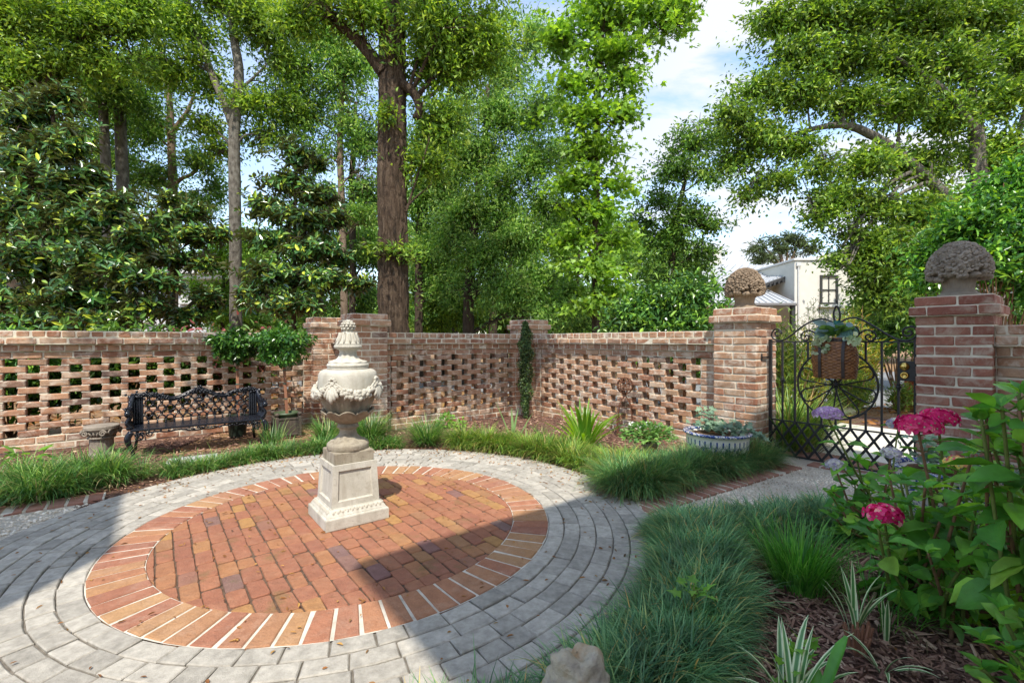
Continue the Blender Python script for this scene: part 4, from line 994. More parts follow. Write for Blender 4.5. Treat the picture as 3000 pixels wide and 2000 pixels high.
# ------------------------------------------------------------------ rusty wire trellis with a globe
tc_ = np.array([(1831 - CX)/F*5.27, 5.27, 0]); tr = thing('wire_trellis', tc_, 'rusty wire garden trellis topped by an armillary globe by the sunlit wall', 'trellis')
g = G()
for k in range(4):
    t = k*PI/2 + .5; d = np.array([math.cos(t), math.sin(t), 0])
    g.add(*tube(smooth_path([tc_ + d*.115, tc_ + d*.112 + ZZ*.20, tc_ + d*.075 + ZZ*.37, tc_ + d*.022 + ZZ*.43, tc_ + d*.012 + ZZ*.47], 16), .0062, 6))
    t2 = t + PI/4; d2 = np.array([math.cos(t2), math.sin(t2), 0]); a = np.linspace(0, 2.4*PI, 18)
    g.add(*tube([tc_ + d2*(.05 + .022*(1 - b/9)*math.cos(b)) + ZZ*(.40 + .022*(1 - b/9)*math.sin(b)) for b in a], .0045, 5))
for z, r_ in ((.20, .112), (.33, .088)):
    a = np.linspace(0, 2*PI, 25); g.add(*tube([tc_ + np.array([math.cos(b), math.sin(b), 0])*r_ + ZZ*z for b in a], .005, 5, False))
g.build('cage', M['rust'], tr)
g = G(); a = np.linspace(0, 2*PI, 37); gc = tc_ + ZZ*.565
for q in range(4):
    d = np.array([math.cos(q*PI/4), math.sin(q*PI/4), 0]); g.add(*tube([gc + d*.09*math.cos(b) + ZZ*.09*math.sin(b) for b in a], .0055, 5, False))
for zz, rr in ((0, .09), (.045, .078), (-.045, .078)): g.add(*tube([gc + np.array([math.cos(b), math.sin(b), .25*math.cos(b)*(zz == 0)])*rr + ZZ*zz for b in a], .005, 5, False))
g.add(*tube([gc - UU*.085 - ZZ*.05, gc + UU*.085 + ZZ*.05], .0028, 5)); g.add(*tube([gc - ZZ*.10, gc + ZZ*.20], [.004, .001], 5)); g.add(*ball(gc, .012, 8, 6)); g.build('globe', M['rust'], tr)

# ------------------------------------------------------------------ blue and white pots with ivy
def blue_pot(label, c, ivylabel, n_ivy):
    t = thing('glazed_pot', c, label, 'pot', 'blue and white glazed planters flanking the gate')
    g = G(); g.add(*lathe([(0, 0), (.17, 0), (.185, .008), (.215, .07), (.238, .14), (.248, .20), (.250, .25), (.247, .272), (.262, .280), (.274, .288), (.276, .298), (.270, .305), (.248, .306), (.236, .30), (.232, .285), (.228, .27), (0, .268)], 64, c)); g.build('pot_body', M['glaze'], t, True, origin=c)
    t.children[0].location = (0, 0, 0)
    g = G(); g.add(*ball(c + ZZ*.262, (.23, .23, .03), 24, 8, .03)); g.build('soil', M['soil'], t)
    iv = thing('ivy_plant', c + ZZ*.29, ivylabel, 'ivy', 'ivy planted in the glazed pots'); g = G(); P = []; D = []
    for k in range(n_ivy):
        a = rng.uniform(0, 6.3); r_ = .02 + .17*rng.random()**.7; hgt = .05 + rng.uniform(0, .14)*(1 if rng.random() < .5 else .4)
        if k < n_ivy*.28: ctr = np.array([-.09 + rng.normal(0, .045), .04 + rng.normal(0, .06)]); z = .29 + rng.uniform(.02, .22)
        else: ctr = np.array([math.cos(a), math.sin(a)])*r_ + np.array([.06, -.03]); z = .29 + rng.uniform(0, .07) + .04*rng.random()
        P.append(c + np.array([ctr[0], ctr[1], z])); D.append([rng.normal(), rng.normal() - .8, -.3])
    for k in range(int(n_ivy*.13)):
        f = rng.random(); P.append(c + np.array([.20 + f*.16, -.10 + rng.normal(0, .03) + .05*f, .30 + .03*math.sin(f*3) - .05*f + rng.normal(0, .01)])); D.append([.5, -.7, -.4])
    P = np.array(P); N = ZZ*.8 - np.array([0, .7, 0]) + rdir(len(P))*.5
    g.add(*leaves(P, np.array(D), N, rng.uniform(.038, .062, len(P)), rng.uniform(.038, .060, len(P)), TI)); g.build('ivy_leaves', M['ivy'], iv)
    g = G()
    for k in range(16): q = P[rng.integers(len(P))]; g.add(*tube([c + ZZ*.27 + (q - c)*np.array([.3, .3, 0]), (c + ZZ*.3 + q)/2 + ZZ*.02, q], .003, 5))
    g.build('vine_stems', M['stem'], iv)
blue_pot('round blue and white glazed pot beside the sunlit gate pier', np.array([(2101-CX)/F*3.98, 3.98, 0.0]), 'grey green ivy growing in the blue and white pot by the sunlit pier', 230)
blue_pot('blue and white glazed pot half hidden behind the pink hydrangeas', uv(3.80, .62), 'pale ivy in the half hidden pot behind the pink hydrangeas', 190)

# ------------------------------------------------------------------ stone frog
fc = np.array([(1690-CX)/F*1.19, 1.19, 0.0]); n_, m_ = 120, 90
ph = np.linspace(0.02, PI*.97, m_)[::-1]; a = np.arange(n_)*2*PI/n_
PH, AA = np.meshgrid(ph, a, indexing='ij'); dirs = np.stack([np.sin(PH)*np.cos(AA), np.sin(PH)*np.sin(AA), np.cos(PH)], -1)
base = dirs*np.array([.092, .10, .140])
z = base[..., 2]; base[..., :2] *= (1 - .30*np.clip(z/.14, 0, 1)**1.5)[..., None]
def gb(cx, cy, cz, amp, s):
    d2 = ((base - np.array([cx, cy, cz]))**2).sum(-1); return amp*np.exp(-d2/s**2)
disp = gb(-.045, -.02, .125, .042, .034) + gb(.045, -.02, .125, .042, .034) - gb(0, -.01, .145, .026, .024)
front = np.clip(-dirs[..., 1], 0, 1)
disp += front*(-.024*np.exp(-((z - .050 + .25*np.abs(base[..., 0]))/.010)**2) + .012*np.exp(-((z - .075)/.018)**2) + .012*np.exp(-((z - .022)/.02)**2))
disp += gb(-.07, -.05, .02, .018, .035) + gb(.075, -.05, .0, .02, .035) + gb(-.09, -.04, -.06, .03, .05) + gb(.095, -.04, -.07, .03, .05)
disp += .005*np.sin(base[..., 0]*110 + base[..., 2]*60 + 2)*np.sin(base[..., 2]*120 + base[..., 1]*80) + .007*np.sin(base[..., 0]*70 + base[..., 2]*50)*np.sin(base[..., 1]*60 - base[..., 2]*45) + .003*np.sin(base[..., 0]*170 + 1)*np.sin(base[..., 2]*150)
Vf = (base + dirs*disp[..., None]).reshape(-1, 3) + fc + ZZ*.139
g = G(); g.add(Vf, grid_faces(m_, n_)); tag(g.build('stone_frog', M['frog'], None, True), 'weathered patchy stone frog ornament at the bottom edge among the blue green grass', 'statue')
# boulder outside
bq = gp(2462, 1208); g = G(); V, f_ = ball(bq + ZZ*.01, (.22, .16, .085), 28, 16); V = V + (np.sin(V*9)[:, [1, 2, 0]]*.02); g.add(V, f_); tag(g.build('boulder', M['boulder'], None, True), 'tan boulder lying on the path outside the gate', 'boulder')
# ------------------------------------------------------------------ grassy borders
def inpoly(p, poly):
    x, y = p[:, 0], p[:, 1]; r = np.zeros(len(p), bool); poly = np.asarray(poly); j = len(poly) - 1
    for i in range(len(poly)):
        xi, yi = poly[i]; xj, yj = poly[j]
        r ^= ((yi > y) != (yj > y)) & (x < (xj - xi)*(y - yi)/(yj - yi + 1e-12) + xi); j = i
    return r
def tuft(g, c, n, L, W, mi, spread=.05, lean=(.1, .75), droop=(.3, 1.5), segs=4, bias=None):
    a = rng.uniform(0, 2*PI, n); r_ = spread*np.sqrt(rng.random(n))
    P = c + np.stack([np.cos(a)*r_, np.sin(a)*r_, np.zeros(n)], -1)
    az = a + rng.normal(0, .5, n)
    if bias is not None: az = np.where(rng.random(n) < .55, bias + rng.normal(0, .7, n), az)
    g.add(*blades(P, az, L*rng.uniform(.6, 1.15, n), W*rng.uniform(.7, 1.2, n), rng.uniform(*lean, n), rng.uniform(*droop, n), segs), mi=mi)
def border(name, label, cs, mats, nb, L, W, dead=.10, spread=.06, outward=None):
    """a continuous strip of grassy plants: one object, nobody could count it"""
    g = G()
    ctr = np.array([c for c, _ in cs])[rng.permutation(len(cs))[:max(3, len(cs)//9)]]; gap = np.sqrt(len(cs)/len(ctr))*.05
    for c, s in cs:
        dv = ctr - c; dd = np.linalg.norm(dv, axis=1); j = int(dd.argmin()); b = math.atan2(-dv[j][1], -dv[j][0]) if dd[j] > .02 else None
        if b is not None and outward is not None and rng.random() < .35: b = outward(c)
        k = s*rng.uniform(.9, 1.1)*np.interp(dd[j], [0, .10, .22], [1.12, .98, .72])
        tuft(g, c, int(nb*s), L*k, W, 0, spread, (.05, .75), (.7, 2.2), 5, b)
        tuft(g, c, int(nb*s*dead), L*k*.75, W, 1, spread*1.1, (.6, 1.3), (.5, 1.3), 3, b)
    o = g.build(name, mats); return tag(o, label, 'grass border', kind='stuff')
def polar(r, deg): a = math.radians(deg); return CEN + np.array([r*math.cos(a), r*math.sin(a), 0])
toC = lambda c: math.atan2(CEN[1]-c[1], CEN[0]-c[0])
# left strip
cs = []
poly = [xy(-3.2, 4.32), xy(-.5, 4.34), xy(-.2, 4.50), xy(.02, 4.66), xy(-.25, 4.80), xy(-.7, 4.92), xy(-3.2, 4.96)]
p = np.c_[rng.uniform(-6, 1, 6000), rng.uniform(0, 6, 6000)]; p = p[inpoly(p, poly)][:330]
for q in p: cs.append((np.array([*q, 0]), rng.uniform(.75, 1.1)))
border('lilyturf_border', 'thick strip of drooping green lilyturf along the left paving edge', cs, [M['liri'], M['thatch']], 120, .29, .0070, .24, .06, lambda c: math.atan2(-.79, .61) + PI*0)
# thin strip behind the ring towards the urn
cs = []
for d in np.arange(152, 96, -1.0):
    for _ in range(3):
        r_ = 1.86 + rng.uniform(-.02, .22); 
        if 119 < d < 128 and rng.random() < .6: continue
        cs.append((polar(r_, d + rng.normal(0, .8)), rng.uniform(.42, .72)))
border('lilyturf_border', 'low lilyturf strip between the bench and the paving behind the urn', cs, [M['liri'], M['thatch']], 100, .30, .006, .18, .05, toC)
# middle and right strip, up to the gate pier
cs = []
for d in np.arange(78, 12, -1.0):
    th_ = np.interp(d, [12, 40, 62, 78], [.42, .36, .24, .16])
    for _ in range(int(2 + th_*8)):
        r_ = 1.87 + rng.random()*th_; q = polar(r_, d + rng.normal(0, .8)); u_, v_ = to_uv(q)
        if v_ < 1.98: continue
        cs.append((q, rng.uniform(.65, 1.0)))
border('lilyturf_border', 'yellow green lilyturf strip curving round the paving in front of the sunlit wall', cs, [M['lirigold'], M['thatch']], 105, .28, .0062, .22, .06, toC)
cs = []
for u_ in np.arange(2.55, 4.22, .035):
    t = (u_ - 2.45)/(4.28 - 2.45); vb = 2.02 - .20*t
    for _ in range(4): cs.append((uv(u_, vb + rng.uniform(.0, .22 - .06*t)), rng.uniform(.8, 1.08)))
border('lilyturf_border', 'dark blue green lilyturf mound along the brick edging under the glazed pot', cs, [M['mondodark'], M['thatch']], 120, .30, .0058, .25, .06, lambda c: math.atan2(-.79, .0))
# right front strip
cs = []
for d in np.arange(-86, -6, .8):
    w_ = np.interp(d, [-74, -50, -25, -6], [.23, .22, .22, .22])
    for _ in range(7): cs.append((polar(1.81 + rng.random()*w_, d + rng.normal(0, .7)), rng.uniform(.72, 1.0)))
for t in np.linspace(0, 1, 60):
    b = np.array([.80, 2.42, 0])*(1-t) + np.array([1.98, 2.76, 0])*t
    for _ in range(4): cs.append((b + np.array([rng.normal(0, .04), rng.normal(0, .085), 0]), rng.uniform(.62, .85)))
cs = [(c, s) for c, s in cs if np.hypot(c[0] - fc[0], c[1] - fc[1]) > .11 and c[1] > .86]
border('mondo_border', 'shaded blue green mondo grass strip sweeping along the right paving edge to the bottom', cs, [M['mondo'], M['thatch']], 88, .215, .0060, .16, .05)
# separate clumps
def clump(label, c, n, L, W, mat, spread=.06, dead=.15, name='grass_clump', group='separate grass clumps', lean=(.05, .8), droop=(.4, 1.5), cat='grass clump'):
    g = G(); tuft(g, np.asarray(c), n, L, W, 0, spread, lean, droop, 6)
    if dead: tuft(g, np.asarray(c), int(n*dead), L*.7, W, 1, spread*1.2, (.7, 1.3), (.4, 1.2), 3)
    return tag(g.build(name, [M[mat], M['thatch']]), label, cat, group)
clump('round arching grass clump right behind the urn at the foot of the brick pier', gp(1082, 1300), 900, .38, .0065, 'liri', .09)
clump('round arching grass clump alone in front of the shaded pierced wall', gp(1250, 1305), 800, .34, .0062, 'liri', .09)
clump('tall grass clump just left of the urn foot', gp(958, 1298), 420, .32, .007, 'liri', .07, .1)
clump('small tuft of pale striped grass beside the bright strap leaved plant', gp(1583, 1288), 60, .22, .008, 'liri', .03, 0)
clump('lush bright green grass clump inside the curve of the blue green border', gp(2340, 1722), 560, .29, .0062, 'grassy', .10, .03, lean=(.0, .55), droop=(.2, 1.1))
clump('thin weedy grass tuft under the pink hydrangea', gp(2560, 1790), 130, .24, .005, 'grassy', .16, .3)
clump('upright grass tuft at the right end of the bench', gp(800, 1305), 110, .26, .007, 'liri', .10, .05, lean=(0, .5), droop=(.1, .9))
clump('sunny grass clump just outside the gate on its hinge side', uv(5.0, 2.0), 700, .62, .012, 'lirigold', .25, .1)
clump('large grass clump outside the gate further from the pier', uv(5.5, 2.15), 600, .60, .013, 'lirigold', .25, .1)
# strap leaved plants
def strap(label, c, n, L, W, mat, lean, droop, spread, name='strap_leaf_plant', cat='plant', fold=.35, group=None, wf=None):
    a = rng.uniform(0, 2*PI, n); P = np.asarray(c) + np.stack([np.cos(a), np.sin(a), 0*a], -1)*spread*rng.random(n)[:, None]
    g = G(); g.add(*foldblades(P, a + rng.normal(0, .3, n), L*rng.uniform(.7, 1.1, n), W*rng.uniform(.8, 1.15, n), rng.uniform(*lean, n), rng.uniform(*droop, n), 8, fold, wf))
    o = g.build(name, M[mat], None, True); tag(o, label, cat, group)
    if mat == 'varieg':
        at_ = o.data.attributes.new('edge', 'FLOAT', 'POINT'); nv = len(o.data.vertices); at_.data.foreach_set('value', (np.arange(nv) % 3 != 1).astype(np.float32))
    return o
strap('bright green fountain of broad strap leaves in front of the sunlit wall', gp(1712, 1318), 46, .52, .045, 'strapleaf', (.1, .75), (.15, .85), .07)
g = G(); c = gp(1502, 1310); a = np.array([2.75, 1.9, .9, .35, 2.2]); g.add(*foldblades(c + rng.normal(0, .012, (5, 3))*[1, 1, 0], a, np.array([.50, .40, .40, .40, .12]), np.full(5, .034), np.array([.38, .12, .26, .5, .5]), np.full(5, .08), 6, .3))
tag(g.build('sword_leaf_plant', M['iris'], None, True), 'young plant of four pale stiff sword leaves standing in the grass strip', 'plant')
vg = 'variegated cream edged plants in the mulch'
strap('cream edged striped plant with a cut brown stump below it, middle of the mulch', gp(2508, 1905) + ZZ*.07, 10, .215, .021, 'varieg', (.02, .5), (.1, .8), .03, 'variegated_plant', group=vg)
g = G()
for k in range(26): 
    a = rng.uniform(0, 6.3); c = gp(2512, 1915); r_ = rng.uniform(0, .032); g.add(*tube([c + np.array([math.cos(a), math.sin(a), 0])*r_*.6, c + np.array([math.cos(a)*r_*1.5, math.sin(a)*r_*1.5, rng.uniform(.06, .115)])], [.0075, .004], 5))
tag(g.build('cut_stump', M['stake']), 'clump of cut brown leaf bases under the striped plant in the mulch', 'stump')
strap('cream edged striped plant near the bottom edge with long arching leaves', gp(2320, 2080), 15, .27, .021, 'varieg', (.05, .75), (.2, 1.3), .05, 'variegated_plant', group=vg)
strap('smallest cream edged plant, low on the mulch right of the stump', gp(2590, 1975), 7, .15, .016, 'varieg', (.3, .9), (.5, 1.5), .015, 'variegated_plant', group=vg)
strap('slim upright cream edged plant right of the cut stump', gp(2595, 1880) , 4, .19, .022, 'varieg', (.0, .2), (.0, .25), .012, 'variegated_plant', group=vg)
g = G(); c = gp(2385, 2130); g.add(*foldblades(np.array([c, c + [-.05, -.01, 0], c + [.02, .02, 0]]), np.array([.25, 2.9, .9]), np.array([.26, .13, .13]), np.array([.034, .034, .03]), np.array([.42, .2, .3]), np.array([.1, .1, .2]), 8, .7, lambda t: np.interp(t, [0, .2, .8, .93, 1], [.5, .8, 1, .8, .3])))
tag(g.build('pleated_leaf_plant', M['grassy'], None, True), 'dark green stiff pleated blades at the bottom edge in front of the striped plants', 'plant')
# seedlings and small leafy plants
def leafy(label, c, n, r, L, W, mat, T=TO, name='leafy_plant', cat='plant', stems=6, group=None, zf=1.0):
    c = np.asarray(c); t = thing(name, c, label, cat, group); g = G(); P = []
    d = rdir(n); d[:, 2] = np.abs(d[:, 2])*zf; P = c + d*np.asarray(r)*(rng.random(n)**.4)[:, None] + ZZ*.02
    g.add(*leaves(P, unit(d + rdir(n)*.6 - ZZ*.3), ZZ + d*.6 + rdir(n)*.4, L*rng.uniform(.7, 1.2, n), W*rng.uniform(.7, 1.2, n), T)); g.build('foliage', M[mat], t)
    g = G()
    for k in range(stems): q = P[rng.integers(n)]; g.add(*tube([c, (c + q)/2 + ZZ*.02, q], [.004, .003, .002], 5))
    g.build('stems', M['greenstem'], t); return t
sd = 'self sown leafy seedlings'
leafy('small bright green leafy plant at the foot of the shaded pierced wall', gp(1308, 1254), 130, (.13, .10, .16), .05, .035, 'seedling', TO, group=sd)
leafy('tiny green seedling right of the bigger one by the shaded wall', gp(1352, 1257), 40, (.05, .05, .12), .04, .028, 'seedling', TO, group=sd)
leafy('yellow green seedling among the blue green grass by the stone frog', gp(2030, 1895) + ZZ*.16, 16, (.05, .05, .05), .05, .045, 'seedling', TI, group=sd)
leafy('light green lobed seedling between striped plants at the bottom edge', gp(2360, 2030), 34, (.09, .07, .14), .05, .045, 'seedling', TI, group=sd)
leafy('bright seedling poking out of the left lilyturf strip', gp(85, 1400) + ZZ*.12, 14, (.12, .08, .12), .11, .03, 'seedling', TO, group=sd)
gc_ = np.array([(1898-CX)/F*4.3, 4.3, 0.0])
gpot = thing('small_pot', gc_ + UU*.03, 'small grey pot mostly hidden under the white flowered geranium', 'pot'); g = G(); pot(g, gc_ + UU*.03, .055, .075, .13, .006); g.build('pot_body', M['claypot'], gpot, True)
gt = leafy('spreading green geranium with a few white flowers in a small pot', gc_ + ZZ*.15, 720, (.27, .20, .15), .042, .042, 'geran', TI, 'geranium_plant', 'plant', 30, None, 1.0)
g = G()
for q in ((1850, 1240), (1873, 1252), (1895, 1243), (1925, 1252)):
    e = at(*q, 4.3); g.add(*tube([gc_ + ZZ*.2, e], .002, 5), mi=1); g.add(*leaves(e + rng.normal(0, .012, (16, 3)), rdir(16), rdir(16), .016, .014, TO))
g.build('flower', [M['whiteflower'], M['greenstem']], gt)
# climbing vine on the corner pier
vt = thing('climbing_vine', uv(4.14, 5.06), 'narrow dark column of climbing vine on the front of the corner brick pier', 'vine')
vb = uv(4.17, 5.08); vb = np.array([(1540-CX)/F*6.38, 6.38, 0]); n = 5200; zz = 1.33*rng.random(n)**.85; w = np.interp(zz, [0, .08, .35, .8, 1.15, 1.33], [.012, .03, .09, .105, .085, .02])
a = rng.uniform(0, 6.3, n); r_ = w*np.sqrt(rng.random(n))*(1 + .25*np.sin(zz*23 + a)); P = vb + np.stack([np.cos(a)*r_, np.sin(a)*r_*.7, zz], -1)
g = G(); g.add(*leaves(P, rdir(n) - ZZ*.3, np.stack([np.cos(a), np.sin(a), .5 + 0*a], -1) + rdir(n)*.5, .030, .020, TK)); g.build('foliage', M['fig'], vt)
g = G()
for k in range(5): g.add(*tube(smooth_path([vb + [rng.normal(0, .012), rng.normal(0, .01), 0], vb + [rng.normal(0, .02), 0, .4], vb + [rng.normal(0, .04), 0, .9], vb + [rng.normal(0, .03), 0, 1.25]], 10), .006, 5))
g.build('stems', M['tanbark'], vt)

# ------------------------------------------------------------------ hydrangeas
def hyd_leaf(g, P, D, L, W, segs=6):
    """serrated, quilted oval leaves"""
    n = len(P); D = unit(D); N0 = ZZ + rng.normal(0, .35, (n, 3)); B = unit(np.cross(N0, D)); N = np.cross(D, B)
    t = np.linspace(0, 1, segs + 1); wd = np.interp(t, [0, .06, .22, .42, .65, .85, 1], [.06, .30, .82, 1, .82, .42, .02]); s = np.array([-1, -.5, 0, .5, 1])
    dr = rng.uniform(.1, .5, n)
    X = np.broadcast_to(t[None, :, None], (n, segs + 1, 5))*L[:, None, None]
    Yy = (wd[:, None]*s[None]/2)[None]*W[:, None, None]
    Zz = (.13*np.abs(s)[None]*wd[:, None] + .015*np.cos(np.arange(segs + 1)*PI)[:, None]*np.abs(s)[None])[None]*L[:, None, None] - dr[:, None, None]*(t**2)[None, :, None]*L[:, None, None]
    V = P[:, None, None, :] + D[:, None, None, :]*X[..., None] + B[:, None, None, :]*Yy[..., None] + N[:, None, None, :]*Zz[..., None]
    k = (segs + 1)*5; f = grid_faces(segs + 1, 5, False)
    g.add(V.reshape(-1, 3), (f[None] + (np.arange(n)*k)[:, None, None]).reshape(-1, 4))
def hydrangea(label, base, tips, heads, leafL, matl='hydleaf', spread=.18):
    """base point, tips [(point)] of leafy stems, heads {tip index: (mat, radius)}"""
    t = thing('hydrangea_bush', base, label, 'shrub', 'hydrangea bushes'); gl, gs = G(), G()
    for i, e in enumerate(tips):
        e = np.asarray(e); b = base + np.array([rng.normal(0, spread*.5), rng.normal(0, spread*.35), 0]); 
        m = b*.45 + e*.55; m[2] = e[2]*.42; m[:2] += rng.normal(0, .03, 2)
        P = smooth_path([b, m, e], 24); gs.add(*tube(P, np.linspace(.0075, .0042, 24), 6), mi=0 if i % 2 else 1)
        ln = np.linalg.norm(e - b); node = .060*leafL/.10; z = .0; az = rng.uniform(0, 3); k = 0
        stem_len = np.concatenate([[0], np.cumsum(np.linalg.norm(np.diff(P, axis=0), axis=1))]); S = stem_len[-1]
        nl = min(11, int(S*.86/node)); 
        for q in range(nl):
            sL = S - .018 - q*node*(1 + .10*q); 
            if sL < S*.16: break
            p = np.array([np.interp(sL, stem_len, P[:, c]) for c in range(3)]); az += PI/2 + rng.normal(0, .2)
            big = min(1.0, .62 + .16*q) * rng.uniform(.65, 1.2)
            if i in heads and q == 0: big = .62
            for sg in (0, PI):
                if q > 4 and rng.random() < .25: continue
                aa = az + sg; dz = .55 - .24*q + rng.normal(0, .12); D = np.array([math.cos(aa), math.sin(aa), dz]); D /= np.linalg.norm(D)
                st_ = p + D*.022; gs.add(*tube([p, st_], .0022, 4), mi=1)
                hyd_leaf(gl, st_[None], D[None], np.array([leafL*big]), np.array([leafL*.66*big]))
        for q in range(3):    # young leaves at the top
            if i in heads: break
            aa = rng.uniform(0, 6.3); D = np.array([math.cos(aa)*.6, math.sin(aa)*.6, .8]); hyd_leaf(gl, e[None], D[None], np.array([leafL*.45]), np.array([leafL*.26]))
    gs.build('stems', [M['stem'], M['greenstem']], t, True); gl.build('leaves', M[matl], t, True)
    for i, (mt, r_) in heads.items():
        g = G(); e = np.asarray(tips[i]) + ZZ*.012; n = int(44*(r_/.06)**2) + 12; ii = np.arange(n) + .5
        ph = np.arccos(1 - 1.08*ii/n); th = PI*(1 + 5**.5)*ii
        nr = np.stack([np.sin(ph)*np.cos(th), np.sin(ph)*np.sin(th), np.cos(ph)], -1)
        P0 = e + nr*np.array([r_, r_, r_*.62])*rng.uniform(.80, 1.14, (n, 1))
        fs = .0205 if mt != 'young' else .012
        for k in range(4):
            a1 = unit(np.cross(nr, rdir(n))); a2 = np.cross(nr, a1)
            if k == 0: A1, A2 = a1, a2
            an = k*PI/2; D = A1*math.cos(an) + A2*math.sin(an) + nr*.18
            g.add(*leaves(P0, D, nr + rdir(n)*.15, fs*rng.uniform(.85, 1.2, n), fs*1.05, TO))
        g.add(*balls(P0 + nr*.003, .0032, 6, 4), mi=1)
        for q in range(12): g.add(*tube([e - ZZ*.015, P0[rng.integers(n)] - ZZ*.004], .0014, 4), mi=2)
        g.build('flower_head', [M[mt], M['trail'], M['greenstem']], t)
    return t
tip = lambda x, y, Y: at(x, y, Y)
def more(n, x0, x1, y0, y1, Y0, Y1): return [at(rng.uniform(x0, x1), rng.uniform(y0, y1), rng.uniform(Y0, Y1)) for _ in range(n)]
T1 = [tip(2748, 1238, 1.78), tip(2690, 1262, 1.72), tip(2590, 1520, 1.72), tip(2805, 1368, 1.62),
      tip(2640, 1420, 2.0), tip(2560, 1600, 1.9), tip(2720, 1450, 1.9), tip(2850, 1330, 1.55), tip(2860, 1480, 1.55), tip(2780, 1560, 1.7), tip(2690, 1580, 1.85), tip(2650, 1680, 1.85), tip(2780, 1680, 1.75), tip(2900, 1620, 1.5), tip(2930, 1520, 1.55), tip(2620, 1500, 2.1), tip(2760, 1330, 1.9), tip(2960, 1440, 1.6), tip(2880, 1420, 1.9), tip(2720, 1620, 1.6), tip(2560, 1490, 2.2), tip(2840, 1590, 1.9)] + more(38, 2570, 3000, 1370, 1740, 1.55, 2.1)
hydrangea('big leafy hydrangea with hot pink flower heads in the shaded right bed', np.array([1.72, 1.86, 0]), T1, {0: ('pink', .056), 1: ('pink', .062), 2: ('pink', .054), 3: ('young', .036)}, .092, spread=.30)
T2 = [tip(2424, 1222, 2.42), tip(2446, 1370, 2.45), tip(2510, 1345, 2.5), tip(2610, 1335, 2.45), tip(2632, 1250, 2.7), tip(2440, 1440, 2.4), tip(2540, 1420, 2.4), tip(2500, 1480, 2.45), tip(2600, 1440, 2.5), tip(2450, 1520, 2.35)] + more(8, 2430, 2640, 1360, 1520, 2.3, 2.7)
hydrangea('open hydrangea with lilac and pale flower heads in front of the gate', np.array([1.93, 2.44, 0]), T2, {0: ('lilac', .058), 1: ('pale', .040), 3: ('pale', .042), 4: ('pale', .05)}, .105, spread=.18)
T3 = [tip(2935, 1190, 1.22), tip(2890, 1225, 1.30), tip(2985, 1150, 1.25), tip(3040, 1240, 1.2), tip(2900, 1280, 1.35), tip(2990, 1330, 1.3), tip(3060, 1400, 1.25)] + more(5, 2860, 3060, 1180, 1380, 1.2, 1.4)
hydrangea('tall flowerless hydrangea with large light green leaves by the right edge', np.array([1.62, 1.36, 0]), T3, {}, .115, spread=.14)
T4 = [tip(2930, 1790, 1.16), tip(2880, 1880, 1.15), tip(2960, 1905, 1.12), tip(3020, 1840, 1.15), tip(2880, 1960, 1.12), tip(2990, 1990, 1.10), tip(3060, 1920, 1.05), tip(2930, 2040, 1.08)]
hydrangea('low light green hydrangea in the bottom right corner of the photo', np.array([1.40, 1.10, 0]), T4, {}, .105, spread=.12)

# ------------------------------------------------------------------ loose stuff: bark chips, gravel stones, fallen leaves
def in_beds(p):
    d = np.hypot(p[:, 0]-CEN[0], p[:, 1]-CEN[1]); u_ = p @ UU[:2]; v_ = p @ VV[:2]
    return (d > 1.80) & (u_ < 4.38) & ~((u_ > 2.0) & (v_ > np.interp(u_, [2.0, 2.3, 3.35, 3.7, 4.6], [1.45, 1.35, .95, .72, .80])) & (v_ < 1.95) & (p[:, 0] > .2)) & ~((u_ < -.3) & (v_ > 2.75) & (v_ < 4.32)) & (v_ < np.where(u_ < 1.9, 6.3, 5.25))
g = G(); n = 42000; p = np.c_[rng.uniform(-4.6, 3.6, n), rng.uniform(.9, 6.8, n)]; p = p[in_beds(p)]
near = (p[:, 0] > .2) & (p[:, 1] < 3.2); 
q = np.c_[rng.uniform(.3, 2.6, 16000), rng.uniform(.9, 2.6, 16000)]; q = q[in_beds(q)]; p = np.concatenate([p, q]); n = len(p)
D = np.c_[rng.normal(0, 1, (n, 2)), rng.normal(0, .18, n)]; L = rng.uniform(.012, .055, n)*rng.choice([.6, 1, 1.2], n)
g.add(*leaves(np.c_[p, rng.uniform(.003, .014, n)], D, ZZ + rng.normal(0, .3, (n, 3)), L, rng.uniform(.004, .013, n), (np.array([[0,-.5,0],[1,-.4,.02],[1,.45,.03],[0,.5,.02],[.5,0,.10]]), np.array([[0,1,4],[1,2,4],[2,3,4],[3,0,4]]))))
o = g.build('bark_mulch', M['chips']); tag(o, 'brown shredded bark mulch covering the planting beds', 'mulch', kind='stuff')
def pebbles(name, label, pts, smin, smax):
    n = len(pts); V0, F0 = ball((0, 0, 0), 1, 6, 4); s = rng.uniform(smin, smax, n)
    R = s[:, None]*rng.uniform(.6, 1.15, (n, 3))*np.array([1, 1, .6])
    V = V0[None]*R[:, None, :]; a = rng.uniform(0, 6.3, n); ca, sa = np.cos(a)[:, None], np.sin(a)[:, None]
    V = np.stack([V[..., 0]*ca - V[..., 1]*sa, V[..., 0]*sa + V[..., 1]*ca, V[..., 2]], -1) + np.c_[pts, .005 + R[:, 2]*.5][:, None, :]
    g = G(); g.add(V.reshape(-1, 3), (F0[None] + (np.arange(n)*len(V0))[:, None, None]).reshape(-1, 4)); return tag(g.build(name, M['pebble']), label, 'gravel', kind='stuff')
p = np.c_[rng.uniform(.2, 4.2, 40000), rng.uniform(2.0, 5.0, 40000)]; u_ = p @ UU[:2]; v_ = p @ VV[:2]; d = np.hypot(p[:, 0]-CEN[0], p[:, 1]-CEN[1])
p = p[(u_ > 2.0) & (u_ < 4.4) & (v_ > np.interp(u_, [2.0, 2.3, 3.35, 3.7, 4.6], [1.45, 1.35, .95, .72, .80])) & (v_ < 1.98) & (d > 1.80)]
